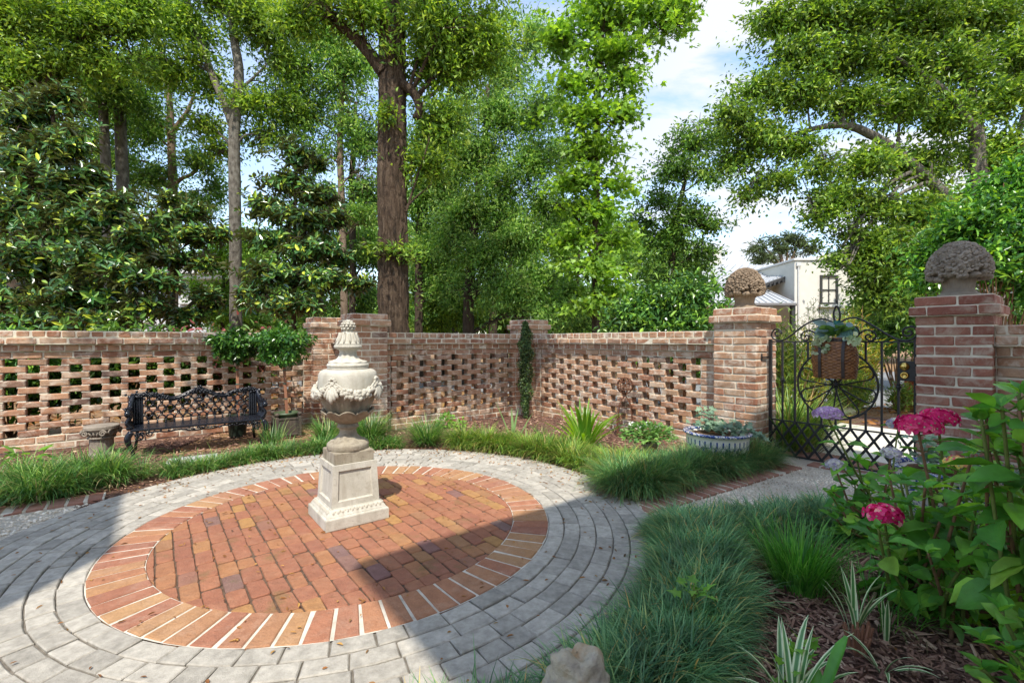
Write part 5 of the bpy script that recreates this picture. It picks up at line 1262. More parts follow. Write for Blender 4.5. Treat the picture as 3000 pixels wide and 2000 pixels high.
pebbles('gravel_stones', 'small pale gravel stones on the path to the gate', p[:13000], .004, .0085)
p = np.c_[rng.uniform(-4.6, -1.5, 20000), rng.uniform(1.2, 3.4, 20000)]; u_ = p @ UU[:2]; v_ = p @ VV[:2]; d = np.hypot(p[:, 0]-CEN[0], p[:, 1]-CEN[1])
p = p[(v_ > 2.8) & (v_ < 4.1) & (d > 1.80)]; pebbles('gravel_stones', 'small pale gravel stones beside the paving at the left edge', p[:6000], .005, .010)
p = np.array([polar(r_, a)[:2] for r_, a in zip(.955*np.sqrt(rng.random(420)), rng.uniform(0, 360, 420))])
# litter on paving and beds
n = 1100; r_ = np.concatenate([1.78*np.sqrt(rng.random(450)), 1.45 + .38*rng.random(650)**.6]); a = np.concatenate([rng.uniform(0, 2*PI, 450), rng.uniform(.1, 2.9, 650)])
P = np.c_[CEN[0] + r_*np.cos(a), CEN[1] + r_*np.sin(a), rng.uniform(.020, .027, n)]
q = np.c_[rng.uniform(-4.6, 3.2, 1500), rng.uniform(1, 6.6, 1500)]; q = q[in_beds(q)]; P = np.concatenate([P, np.c_[q, rng.uniform(.012, .025, len(q))]]); n = len(P)
g = G(); g.add(*leaves(P, np.c_[rng.normal(0, 1, (n, 2)), rng.normal(0, .15, n)], ZZ + rng.normal(0, .35, (n, 3)), rng.uniform(.012, .032, n), rng.uniform(.005, .013, n), TO))
tag(g.build('fallen_leaves', M['litter']), 'small orange brown fallen leaves scattered over paving and beds', 'leaf litter', kind='stuff')
# leaf litter beyond the walls
n = 16000; P = np.c_[rng.uniform(-14, 12, n), rng.uniform(5.5, 16, n), rng.uniform(.0, .03, n)]; v_ = P[:, :2] @ VV[:2]; u_ = P[:, :2] @ UU[:2]
P = P[((v_ > 6.7) | ((u_ > 2.4) & (v_ > 5.5)) | (u_ > 7.1)) & ~((P[:, 1] > 8) & (P[:, 0] > 3))]; n = len(P)
g = G(); g.add(*leaves(P, np.c_[rng.normal(0, 1, (n, 2)), rng.normal(0, .2, n)], ZZ + rng.normal(0, .4, (n, 3)), rng.uniform(.05, .13, n), rng.uniform(.02, .05, n), TO))
tag(g.build('fallen_leaves', M['litter']), 'orange fallen leaves on the ground outside the garden walls', 'leaf litter', kind='stuff')
# ------------------------------------------------------------------ trees
DK = 1.0
def Bl(px, py, Y, rx, ry, n, k=.8):
    c = at(px, py, Y); a, b = rx/F*Y, ry/F*Y; return (c, np.array([a, a*k, b]), n)
DENS = 2.35
def spray_pts(c, R, n):
    n = int(n*DENS*DK)
    d = rdir(n); return c + d*(np.abs(rng.normal(0, .42, n)) + .28*rng.random(n) + .12)[:, None]*R, d
def leafmass(g, blobs, per, L, W, spread, T=TK, flat=.45, droop=.25, ctr=None, gaps=.18, mi=0):
    PP, DD = [], []
    for c, R, n in blobs:
        s, d = spray_pts(c, R, n)
        w = np.sin(s[:, 0]*3.1 + 1.3)*np.sin(s[:, 1]*2.7 + .4)*np.sin(s[:, 2]*3.9 + 2.2)
        s, d = s[w > -gaps*1.2], d[w > -gaps*1.2]
        PP.append(s); DD.append(d)
    S = np.concatenate(PP); D0 = np.concatenate(DD); m = len(S)
    k = rng.uniform(.55, 1.35, m)
    # each spray hangs along its own twig direction, leaves in a flat fan round it
    tw = unit(D0*np.array([1, 1, .35]) + rng.normal(0, .45, (m, 3)) - ZZ*droop)
    t = rng.uniform(-1, 1, (m, per)); 
    P = S[:, None, :] + tw[:, None, :]*(t*spread*1.15)[..., None]*k[:, None, None] + rng.normal(0, 1, (m, per, 3))*np.array([.42, .42, .42*flat])*spread*k[:, None, None]
    P = P.reshape(-1, 3); N_ = len(P)
    D = unit(np.repeat(tw, per, 0)*.7 + rdir(N_)*.9 - ZZ*.15); N = unit(ZZ + rng.normal(0, .62, (N_, 3)))
    g.add(*leaves(P, D, N, L*rng.uniform(.5, 1.4, N_), W*rng.uniform(.6, 1.35, N_), T), mi=mi)
    return S
def rosettes(g, blobs, per, L, W, mi=0):
    S = []; DD = []
    for c, R, n in blobs:
        s, d = spray_pts(c, R, n); S.append(s); DD.append(d)
    S = np.concatenate(S); m = len(S); ax = unit(np.concatenate(DD)*.8 + ZZ*.7 + rdir(m)*.5)
    a1 = unit(np.cross(ax, rdir(m))); a2 = np.cross(ax, a1)
    a = rng.uniform(0, 2*PI, (m, 1)) + np.arange(per)[None]*2.4 + rng.normal(0, .2, (m, per)); op = np.interp(np.arange(per), [0, per - 1], [.75, -.15])[None] + rng.normal(0, .2, (m, per))
    D = (a1[:, None, :]*np.cos(a)[..., None] + a2[:, None, :]*np.sin(a)[..., None]) + ax[:, None, :]*op[..., None]
    P = S[:, None, :] + ax[:, None, :]*np.linspace(.03, -.09, per)[None, :, None] + np.zeros_like(D)
    N = np.repeat(ax[:, None, :], per, 1) + rng.normal(0, .25, D.shape)
    n = m*per; g.add(*leaves(P.reshape(n, 3), D.reshape(n, 3), N.reshape(n, 3), L*rng.uniform(.7, 1.2, n), W*rng.uniform(.75, 1.2, n), TO), mi=mi)
    return S
def bark_tube(g, P, R, n=30, k=14, rough=.05):
    P = smooth_path(P, n)
    if k > 20:      # deeply furrowed bark: ridges run along the trunk and break up
        k = 110; n = 260; P = smooth_path(P, n); R = np.interp(np.linspace(0, 1, n), np.linspace(0, 1, len(R)), R)
        V, *f = tube(P, R, k); V = np.array(V); c = np.repeat(P, k, 0); lat = rng.random((60, 37))
        A_, Z_ = np.meshgrid(np.arange(k)/k*36, np.linspace(0, 58, n)); wob = 1.6*np.sin(Z_*.5) ; A_ = (A_ + wob) % 36
        i0 = A_.astype(int); fa = A_ - i0; j0 = Z_.astype(int); fz = Z_ - j0
        h = (lat[j0, i0]*(1-fa) + lat[j0, i0+1]*fa)*(1-fz) + (lat[j0+1, i0]*(1-fa) + lat[j0+1, i0+1]*fa)*fz
        h = np.abs(h - .5)*2; h = np.clip(h*2.2, 0, 1); lump = .03*np.sin(Z_*.9 + A_*.35)*np.sin(Z_*.37)
        V[:n*k] = c + (V[:n*k] - c)*(1 + .085*(h - .7) + lump + rng.normal(0, .008, h.shape)).reshape(-1, 1); g.add(V, *f); return
    R = np.interp(np.linspace(0, 1, n), np.linspace(0, 1, len(R)), R)
    V, *f = tube(P, R, k); V = np.array(V); c = np.repeat(P, k, 0); V[:n*k] = c + (V[:n*k] - c)*(1 + rng.normal(0, rough, (n*k, 1))*.5 + rough*np.sin(np.arange(n*k)*2.1)[:, None]*.5)
    g.add(V, *f)
def tree(name, label, trunks, blobs, lm, bm, per=20, L=.10, W=.045, spread=.26, T=TK, group='trees beyond the garden walls', kind='spray', flat=.45, droop=.25, gaps=.18, twigs=True, cat='tree', tk=14):
    base = np.array(trunks[0][0][0], float); root = thing(name, np.array([base[0], base[1], 0]), label, cat, group)
    gt = G()
    for P, R in trunks: bark_tube(gt, P, R, max(12, len(P)*6), tk)
    stem = np.concatenate([smooth_path(P, 30) for P, R in trunks]); rad = np.concatenate([np.interp(np.linspace(0, 1, 30), np.linspace(0, 1, len(R)), R) for P, R in trunks])
    if twigs:
        for c, R, n in blobs:
            d = np.linalg.norm((stem - c)*np.array([1, 1, 1.0]) + np.array([0, 0, .5]), axis=1); j = int(np.argmin(d + (stem[:, 2] < 1.2)*50)); s = stem[j]
            r0 = min(rad[j]*.5, .022 + .012*np.linalg.norm(s - c)); m = (s + c)/2 + np.array([0, 0, .12*np.linalg.norm(c - s)]) + rng.normal(0, .06, 3)
            gt.add(*tube(smooth_path([s, m, c], 9), np.linspace(r0, r0*.4, 9), 6))
            for _ in range(9):
                e = c + rdir(1)[0]*R*.95; gt.add(*tube(smooth_path([(m + c)/2 + rng.normal(0, .05, 3), c*.6 + e*.4 + rng.normal(0, .08, 3), e], 7), np.linspace(r0*.4, .004, 7), 5))
            for _ in range(14):
                e = c + rdir(1)[0]*R*rng.uniform(.6, 1.3); q = c + (e - c)*.35 + rng.normal(0, .08, 3)*R; gt.add(*tube(smooth_path([q, (q + e)/2 + ZZ*.03, e], 5), np.linspace(.009, .003, 5), 4))
    gt.build('trunk', M[bm], root, True)
    gc = G()
    if kind == 'spray': leafmass(gc, blobs, per, L, W, spread, T, flat, droop, gaps=gaps)
    else: rosettes(gc, blobs, per, L, W)
    gc.build('crown', M[lm], root); return root
P_ = lambda Y, *q: [at(x, y, Y) for x, y in q]
dn = lambda P: [np.array([P[0][0], P[0][1], -.05])] + list(P)

# big oak right behind the wall
Y = 8.0
tr_ = [(dn(P_(Y, (1153, 1010), (1152, 800), (1150, 600), (1149, 400), (1150, 200), (1148, 0), (1146, -250))), [.300, .262, .252, .246, .240, .222, .215, .17]),
       (P_(Y-.1, (1125, 215), (1085, 160), (1040, 110), (980, 58), (905, -15), (820, -110)), [.115, .10, .088, .08, .075, .055]),
       (P_(Y-.1, (1165, 240), (1200, 262), (1222, 290), (1228, 325), (1217, 348)), [.085, .075, .075, .06, .055]),
       (P_(Y, (1122, 110), (1090, 50), (1072, -10), (1040, -120)), [.06, .05, .045, .03]), (P_(Y, (1180, 90), (1210, 50), (1245, 0)), [.03, .022, .016]),
       (P_(Y-.1, (1190, 620), (1215, 540), (1245, 450), (1260, 400)), [.02, .017, .012, .006]), (P_(Y-.1, (1188, 610), (1222, 575), (1265, 540)), [.02, .014, .006]),
       ([at(1150, -150, 8), np.array([-1.9, 6.2, 8.2]), np.array([-1.2, 4.4, 7.4]), np.array([-.7, 3.0, 6.1])], [.10, .07, .05, .03])]
bl_ = [Bl(960, 35, 7.6, 130, 55, 110), Bl(1300, 70, 7.8, 130, 80, 130), Bl(1060, 20, 7.6, 60, 60, 34), Bl(1250, -80, 8, 260, 80, 160), Bl(1000, -90, 8, 200, 70, 110), Bl(1330, 210, 8.3, 100, 90, 90), Bl(1255, 160, 8.3, 60, 90, 44), Bl(1420, 120, 8.2, 110, 90, 100),
       Bl(1132, 735, 7.7, 34, 20, 9), Bl(1190, 745, 7.8, 24, 16, 7), Bl(1128, 335, 7.7, 22, 28, 6), Bl(1150, 160, 7.7, 30, 40, 6), Bl(1200, 480, 8, 30, 50, 8), Bl(1290, 370, 8.3, 70, 80, 46), Bl(860, 60, 7.8, 60, 50, 26), Bl(1275, 480, 8.2, 60, 50, 26)]
for X in np.linspace(-1.75, .35, 6): bl_.append((np.array([X, 2.72 + .77*(X + 1.4)*.9 + .25, 5.15 + rng.normal(0, .12)]), np.array([.34, .42, .32]), 40))
for X, Y_ in ((-3.6, 2.3), (-2.9, 3.2), (-4.4, 1.9)): bl_.append((np.array([X, Y_, 5.6]), np.array([.45, .3, .35]), 5))
tree('oak_tree', 'big oak with a thick brown trunk right behind the wall, tallest and nearest trunk', tr_, bl_, 'oak', 'bark', 24, .105, .040, .26, tk=26)
# grey trunked forked tree
Y = 11
tree('oak_tree', 'forked tree with a pale grey spotted trunk rising behind the topiaries',
     [(dn(P_(Y, (692, 1010), (690, 800), (688, 560), (686, 420), (690, 330), (700, 215), (683, 90), (672, -60))), [.15, .135, .13, .13, .125, .12, .105, .09, .075]), (P_(Y, (687, 385), (660, 310), (628, 235), (594, 145), (562, 60), (540, -60)), [.095, .085, .08, .072, .06, .05]), (P_(Y, (690, 270), (735, 235), (790, 180)), [.04, .03, .015])],
     [Bl(540, 70, 11, 110, 80, 110), Bl(650, 20, 11, 110, 60, 90), Bl(770, 70, 11, 110, 80, 120), Bl(820, 180, 11.3, 80, 60, 50), Bl(620, 250, 11.3, 80, 50, 42), Bl(740, 300, 11.2, 90, 45, 50), Bl(600, 370, 11.2, 70, 35, 30), Bl(480, 200, 11, 90, 55, 60), Bl(700, -70, 11, 260, 60, 120), Bl(850, 300, 11.5, 60, 60, 40), Bl(560, 170, 11, 90, 40, 40), Bl(780, 400, 11.5, 70, 50, 34), Bl(640, 440, 11.4, 60, 30, 20), Bl(450, 30, 11, 90, 60, 60)], 'oak', 'greybark', 22, .11, .045, .30)
Y = 13
tree('oak_tree', 'slender tan trunked tree with a bent side branch left of the grey forked tree',
     [(dn(P_(Y, (507, 1010), (507, 760), (506, 560), (503, 450), (501, 380), (495, 280), (470, 150), (455, 40))), [.14, .125, .12, .12, .10, .09, .075, .06, .04]), (P_(Y, (502, 392), (525, 360), (550, 325), (575, 260)), [.07, .06, .05, .03]), (P_(Y, (507, 548), (530, 525), (566, 507), (600, 470)), [.06, .05, .045, .02])],
     [Bl(400, 300, 13, 110, 70, 90), Bl(300, 330, 13, 90, 80, 80), Bl(430, 390, 13, 90, 60, 60), Bl(330, 470, 13, 90, 60, 60), Bl(440, 200, 13, 90, 60, 60), Bl(590, 480, 13, 70, 40, 36), Bl(450, 520, 13, 80, 50, 46), Bl(560, 590, 13, 60, 40, 30), Bl(630, 560, 13.4, 50, 60, 30), Bl(370, 560, 13.4, 80, 50, 46), Bl(300, 210, 13, 60, 50, 36), Bl(600, 640, 14, 60, 50, 36)], 'willow', 'tanbark', 22, .12, .045, .32)
tree('oak_tree', 'yellow green oak filling the top left corner of the photo',
     [(dn(P_(9.5, (40, 1010), (60, 600), (78, 320), (90, 180), (60, 0), (40, -150))), [.15, .14, .13, .11, .09, .07, .05]), (P_(9.5, (78, 300), (150, 220), (240, 120), (320, 60)), [.07, .06, .05, .03])],
     [Bl(60, 70, 9.5, 130, 100, 170), Bl(220, 60, 9.5, 120, 80, 140), Bl(360, 90, 9.5, 90, 70, 80), Bl(130, 190, 9.5, 110, 60, 90), Bl(30, 230, 9.5, 80, 70, 70), Bl(290, 180, 9.7, 80, 50, 50), Bl(400, 180, 9.7, 60, 50, 36), Bl(150, -70, 9.5, 260, 70, 150), Bl(-60, 120, 9.5, 90, 150, 90), Bl(400, 10, 9.6, 80, 60, 60)], 'oak', 'darkbark', 22, .11, .045, .28)
tree('oak_tree', 'thin grey brown trunk standing left of the big oak among pale foliage',
     [(dn(P_(12, (1010, 1010), (1006, 760), (1000, 560), (996, 420), (1003, 260), (1010, 120))), [.11, .095, .09, .085, .075, .06, .04])],
     [Bl(860, 330, 12, 100, 80, 90), Bl(950, 230, 12, 90, 80, 90), Bl(1030, 330, 12, 80, 90, 80), Bl(1060, 500, 12, 60, 90, 60), Bl(930, 430, 12, 90, 60, 70), Bl(1040, 180, 12, 80, 80, 80), Bl(860, 200, 12, 70, 60, 50), Bl(960, 110, 12, 90, 60, 70), Bl(1060, 640, 12, 50, 60, 40)], 'willow', 'tanbark', 22, .12, .045, .32)
tree('oak_tree', 'second thin dark trunk just beside the big oak on its left side',
     [(dn(P_(13.5, (1030, 1010), (1034, 760), (1030, 560), (1036, 420), (1042, 300))), [.12, .10, .095, .085, .07, .05])],
     [Bl(1070, 560, 13.5, 50, 70, 46), Bl(1080, 760, 13.5, 60, 60, 46), Bl(1070, 420, 13.5, 60, 70, 50), Bl(950, 720, 14, 70, 60, 46), Bl(1050, 880, 14, 60, 60, 46), Bl(880, 560, 14, 60, 60, 36)], 'darkoak', 'darkbark', 22, .12, .05, .32)
tree('willow_oak', 'dense green willow oak just right of the big trunk with a dark thin trunk',
     [(dn(P_(13, (1227, 1010), (1227, 850), (1228, 700), (1232, 520), (1240, 300))), [.13, .115, .11, .10, .085, .05])],
     [Bl(1250, 430, 13, 80, 100, 110), Bl(1240, 580, 13, 70, 90, 90), Bl(1330, 330, 13, 90, 90, 100), Bl(1265, 720, 13, 70, 80, 70), Bl(1310, 560, 13, 80, 90, 90), Bl(1350, 180, 13, 100, 80, 90), Bl(1230, 840, 13.4, 70, 50, 40), Bl(1320, 840, 13, 80, 70, 70), Bl(1470, 200, 13, 100, 90, 90), Bl(1550, 110, 13, 90, 80, 70)], 'willow', 'darkbark', 24, .12, .042, .30, flat=.7, droop=.6)
tree('willow_oak', 'broad feathery willow oak filling the middle of the photo behind the wall corner',
     [(dn(P_(11.5, (1372, 1010), (1375, 850), (1390, 650), (1420, 420), (1430, 250))), [.16, .15, .13, .11, .08, .05]), (P_(11.5, (1375, 900), (1410, 800), (1460, 650)), [.08, .07, .04])],
     [Bl(1400, 450, 11.5, 90, 100, 120), Bl(1470, 330, 11.5, 90, 80, 100), Bl(1380, 620, 11.5, 100, 80, 110), Bl(1480, 560, 11.3, 90, 80, 110), Bl(1560, 470, 11.5, 80, 80, 90), Bl(1420, 740, 11.2, 100, 60, 100), Bl(1530, 700, 11.2, 90, 70, 100), Bl(1400, 850, 11, 90, 60, 90), Bl(1500, 850, 11, 90, 60, 90), Bl(1580, 830, 11.3, 70, 70, 70), Bl(1590, 610, 11.6, 60, 70, 60), Bl(1560, 330, 11.8, 70, 80, 70), Bl(1560, 930, 11, 110, 25, 50), Bl(1640, 920, 11.6, 60, 50, 46), Bl(1320, 700, 11.5, 60, 60, 50), Bl(1340, 470, 11.8, 60, 70, 56)], 'willow', 'darkbark', 24, .105, .036, .27, flat=.7, droop=.6)
DK = .62
tree('sweetgum_tree', 'tall narrow light green sweetgum with layered branches and a straight dark trunk',
     [(dn(P_(10.5, (1746, 1010), (1745, 860), (1746, 700), (1748, 500), (1752, 300), (1762, 140), (1772, 20), (1780, -120))), [.10, .09, .085, .08, .072, .06, .045, .035, .025])],
     [Bl(1760, 40, 10.5, 120, 60, 70), Bl(1890, 40, 10.5, 80, 40, 40), Bl(1970, 80, 10.5, 60, 40, 24), Bl(1990, 30, 10.5, 50, 36, 20), Bl(1790, 160, 10.5, 110, 50, 60), Bl(1680, 250, 10.5, 80, 45, 40), Bl(1830, 230, 10.5, 70, 40, 28), Bl(1720, 340, 10.5, 110, 45, 60), Bl(1830, 330, 10.5, 55, 40, 22), Bl(1740, 440, 10.5, 120, 40, 60), Bl(1680, 530, 10.5, 80, 40, 40), Bl(1800, 540, 10.5, 70, 36, 30), Bl(1740, 620, 10.5, 110, 36, 56), Bl(1690, 700, 10.5, 80, 36, 36), Bl(1800, 700, 10.5, 70, 36, 30), Bl(1740, 780, 10.3, 110, 34, 50), Bl(1800, 850, 10.3, 60, 30, 24), Bl(1730, 890, 10.2, 75, 24, 30), Bl(1650, 120, 10.6, 80, 60, 44), Bl(1780, -60, 10.5, 140, 50, 60), Bl(1900, -30, 10.5, 90, 40, 34), Bl(1660, 620, 10.8, 50, 40, 18)], 'gum', 'darkbark', 15, .13, .13, .27, TI, gaps=.3, flat=.5)
DK = .85
tree('oak_tree', 'dark leaved oak behind the sunlit gate pier with its crown against the sky',
     [(dn(P_(13, (1962, 1010), (1965, 850), (1975, 700), (2000, 560), (2030, 430))), [.13, .11, .10, .085, .06, .03])],
     [Bl(2030, 420, 13, 80, 50, 46), Bl(2110, 400, 13, 50, 40, 20), Bl(1970, 490, 13, 70, 60, 50), Bl(2060, 520, 13, 70, 45, 40), Bl(1940, 600, 13, 60, 60, 46), Bl(2020, 630, 13, 80, 45, 46), Bl(1960, 700, 13, 70, 60, 54), Bl(2050, 740, 13, 65, 40, 36), Bl(1920, 790, 13, 70, 60, 54), Bl(2010, 820, 13, 80, 50, 50), Bl(1880, 880, 13, 80, 50, 50), Bl(2080, 660, 13, 36, 22, 10), Bl(1890, 650, 13.2, 40, 60, 26)], 'darkoak', 'darkbark', 22, .12, .055, .30, gaps=.28)
R_ = 9.2; DK = .92
tree('oak_tree', 'wide spreading oak on the right with an arching limb over the gate',
     [(dn(P_(R_, (2935, 1010), (2900, 800), (2872, 620), (2866, 450), (2850, 320), (2815, 150), (2790, 0), (2770, -120))), [.20, .19, .16, .14, .125, .11, .085, .06, .04]),
      (P_(R_, (2890, 760), (2790, 600), (2720, 525), (2640, 455), (2565, 402), (2480, 368), (2400, 374), (2300, 400)), [.12, .105, .095, .09, .082, .07, .05, .03]),
      (P_(R_, (2470, 366), (2460, 260), (2445, 150), (2430, 40)), [.045, .04, .03, .02]), (P_(R_-.3, (2860, 380), (2760, 260), (2640, 180), (2540, 120)), [.07, .055, .04, .025]), (P_(R_, (2900, 700), (2960, 480), (3010, 300)), [.08, .06, .04])],
     [Bl(2270, 60, R_, 80, 45, 44), Bl(2400, 50, R_, 110, 60, 90), Bl(2560, 50, R_, 120, 70, 110), Bl(2720, 60, R_, 120, 80, 120), Bl(2880, 60, R_, 120, 80, 120), Bl(2990, 160, R_, 80, 100, 80), Bl(2340, 160, R_, 100, 50, 66), Bl(2480, 180, R_, 110, 60, 84), Bl(2640, 190, R_, 110, 70, 90), Bl(2800, 200, R_, 110, 80, 96), Bl(2920, 290, R_, 90, 80, 80), Bl(2240, 260, R_, 90, 45, 52), Bl(2360, 280, R_, 90, 50, 60), Bl(2500, 300, R_, 100, 50, 66), Bl(2660, 320, R_, 110, 60, 76), Bl(2780, 340, R_, 90, 70, 64),
      Bl(2150, 340, R_, 75, 45, 40), Bl(2060, 370, R_+.5, 60, 36, 26), Bl(2220, 400, R_, 90, 45, 46), Bl(2330, 430, R_, 80, 40, 38), Bl(2150, 470, R_+.3, 70, 40, 34), Bl(2270, 530, R_, 65, 36, 26), Bl(2190, 570, R_, 40, 24, 12), Bl(2420, 480, R_-.3, 70, 40, 36), Bl(2540, 480, R_-.3, 90, 50, 54), Bl(2680, 480, R_+.3, 100, 60, 70), Bl(2820, 480, R_+.4, 100, 70, 80), Bl(2940, 440, R_, 80, 70, 60), Bl(2450, 580, R_-.3, 80, 45, 46), Bl(2570, 600, R_-.2, 90, 50, 64), Bl(2700, 620, R_, 100, 60, 80), Bl(2820, 620, R_+.4, 90, 60, 66), Bl(2400, 640, R_-.3, 40, 28, 14), Bl(2480, 690, R_-.3, 70, 40, 40), Bl(2600, 710, R_-.2, 90, 50, 64), Bl(2720, 740, R_, 90, 60, 70), Bl(2455, 765, R_-.3, 40, 20, 9), Bl(2560, 800, R_-.1, 70, 40, 38), Bl(2660, 830, R_, 80, 50, 56), Bl(2600, 880, R_, 60, 40, 36), Bl(2530, 730, R_, 60, 40, 44), Bl(2570, 850, R_, 50, 50, 44), Bl(2600, -50, R_, 360, 50, 200)], 'rightoak', 'greybark', 21, .105, .048, .25, gaps=.26)
# understorey trees filling in between the trunks
DK = 1.0
us = 'small understorey trees between the big trunks'
tree('understorey_tree', 'small pale green tree low behind the bench wall between grey trunk and magnolia', [(dn(P_(15, (650, 1010), (655, 850), (650, 720))), [.08, .06, .03])], [Bl(640, 760, 15, 70, 50, 50), Bl(600, 850, 15.5, 60, 60, 46), Bl(660, 880, 15, 60, 50, 46), Bl(720, 700, 15.5, 60, 50, 40), Bl(730, 800, 15, 60, 50, 40), Bl(640, 930, 14.5, 80, 36, 40)], 'gum', 'darkbark', 22, .13, .055, .34, group=us)
tree('understorey_tree', 'small leafy tree low between the two thin trunks and the big oak', [(dn(P_(15.5, (985, 1010), (985, 850), (975, 650))), [.08, .06, .03])], [Bl(960, 600, 15.5, 80, 60, 60), Bl(1000, 720, 15.5, 80, 60, 60), Bl(940, 820, 15.5, 80, 60, 56), Bl(1040, 860, 15.5, 70, 60, 56), Bl(900, 700, 16, 70, 60, 50), Bl(1070, 700, 16, 50, 60, 40), Bl(960, 930, 15, 110, 36, 50)], 'willow', 'darkbark', 22, .14, .055, .36, group=us)
tree('understorey_tree', 'light green young tree just right of the big oak low behind the shaded wall', [(dn(P_(14.5, (1290, 1010), (1290, 850), (1300, 700))), [.07, .055, .03])], [Bl(1270, 880, 14.5, 70, 50, 50), Bl(1330, 800, 14.5, 80, 60, 60), Bl(1260, 780, 15, 60, 60, 46), Bl(1350, 910, 14, 80, 40, 50), Bl(1250, 950, 14, 70, 24, 30)], 'oak', 'darkbark', 22, .13, .05, .34, group=us)
tree('understorey_tree', 'leafy tree low behind the sweetgum above the sunlit wall', [(dn(P_(15, (1690, 1010), (1690, 850), (1700, 700))), [.08, .06, .03])], [Bl(1660, 860, 15, 70, 60, 50), Bl(1680, 940, 14.5, 90, 40, 50), Bl(1820, 900, 15, 60, 60, 40), Bl(1640, 740, 15.5, 60, 60, 40), Bl(1840, 780, 15.5, 50, 60, 30), Bl(1650, 620, 16, 50, 60, 30), Bl(1640, 450, 16, 50, 70, 34), Bl(1640, 300, 16, 50, 70, 34)], 'willow', 'darkbark', 22, .14, .055, .36, group=us)
tree('understorey_tree', 'deep green tree behind the largest magnolia at the left', [(dn(P_(13, (150, 1010), (150, 700), (170, 450))), [.12, .10, .05])], [Bl(60, 450, 13, 100, 90, 80), Bl(230, 420, 13, 80, 80, 60), Bl(120, 620, 13, 110, 80, 90), Bl(300, 640, 13, 80, 70, 56), Bl(80, 800, 13, 110, 80, 90), Bl(260, 800, 13, 90, 70, 66), Bl(380, 780, 13.5, 60, 60, 36)], 'darkoak', 'darkbark', 22, .13, .055, .34, group=us)
tree('understorey_tree', 'bushy green tree low at the far left between magnolia boughs and the white house', [(dn(P_(11.5, (330, 1010), (330, 900), (340, 780))), [.08, .06, .03])], [Bl(300, 900, 11.5, 80, 50, 60), Bl(200, 940, 11.5, 90, 36, 50), Bl(60, 930, 11.5, 110, 44, 60), Bl(330, 820, 12, 60, 50, 40), Bl(-20, 860, 12, 90, 60, 60)], 'oak', 'darkbark', 22, .12, .05, .32, group=us)
# magnolias
DK = 1.25
mg = 'magnolias behind the bench wall'
tree('magnolia_tree', 'largest glossy dark magnolia, at the left edge behind the bench wall', [(dn(P_(8.2, (120, 1010), (140, 700), (160, 450), (150, 280))), [.09, .08, .06, .04, .02]), (dn(P_(8.4, (240, 1010), (225, 800), (200, 640))), [.07, .06, .04, .02])],
     [Bl(70, 350, 8.2, 100, 90, 60), Bl(180, 290, 8.2, 70, 50, 26), Bl(190, 420, 8.1, 90, 70, 46), Bl(60, 480, 8, 100, 70, 52), Bl(170, 540, 8, 110, 60, 56), Bl(280, 520, 8.2, 50, 50, 18), Bl(60, 620, 7.9, 110, 70, 58), Bl(220, 640, 7.9, 110, 60, 56), Bl(340, 600, 8, 70, 45, 26), Bl(100, 760, 7.8, 130, 70, 70), Bl(270, 750, 7.8, 120, 60, 62), Bl(400, 690, 7.9, 80, 45, 34), Bl(60, 880, 7.8, 110, 45, 44), Bl(220, 870, 7.7, 120, 45, 50), Bl(370, 810, 7.7, 100, 40, 44), Bl(110, 945, 7.7, 120, 26, 34), Bl(300, 940, 7.7, 120, 26, 34), Bl(420, 890, 7.8, 60, 36, 18), Bl(470, 640, 8, 40, 30, 10), Bl(470, 830, 7.8, 50, 30, 16)], 'magnolia', 'darkbark', 9, .145, .058, group=mg, kind='ros')
tree('magnolia_tree', 'pyramid shaped magnolia with a pointed top between the grey trunk and the big oak', [(dn(P_(8.8, (860, 1010), (862, 800), (864, 620), (868, 450))), [.05, .045, .04, .03, .012])],
     [Bl(870, 455, 8.8, 60, 34, 20), Bl(930, 480, 8.8, 30, 24, 8), Bl(840, 530, 8.8, 80, 34, 32), Bl(930, 570, 8.8, 80, 34, 30), Bl(790, 610, 8.8, 80, 30, 28), Bl(900, 640, 8.7, 110, 36, 44), Bl(990, 640, 8.8, 40, 26, 12), Bl(800, 700, 8.7, 100, 32, 36), Bl(920, 730, 8.6, 110, 36, 44), Bl(1000, 760, 8.8, 40, 24, 12), Bl(820, 800, 8.6, 120, 40, 48), Bl(950, 820, 8.6, 90, 34, 36), Bl(850, 890, 8.5, 120, 34, 46), Bl(1050, 830, 8.6, 40, 20, 12), Bl(740, 870, 8.6, 60, 40, 24)], 'magnolia', 'darkbark', 9, .14, .056, group=mg, kind='ros')
tree('magnolia_tree', 'loose dark magnolia in front of the white house, middle of the three', [(dn(P_(9.2, (500, 1010), (512, 800), (530, 600))), [.05, .045, .035, .015])],
     [Bl(500, 590, 9.2, 50, 30, 14), Bl(560, 620, 9.2, 60, 34, 20), Bl(470, 680, 9.2, 60, 30, 18), Bl(560, 690, 9.2, 80, 34, 30), Bl(640, 690, 9.2, 40, 26, 12), Bl(500, 760, 9, 80, 34, 30), Bl(600, 770, 9.1, 40, 28, 12), Bl(450, 900, 8.9, 60, 40, 22), Bl(540, 930, 8.8, 60, 30, 20), Bl(610, 880, 8.9, 50, 40, 20), Bl(420, 760, 9, 50, 34, 16)], 'magnolia', 'darkbark', 9, .145, .058, group=mg, kind='ros')
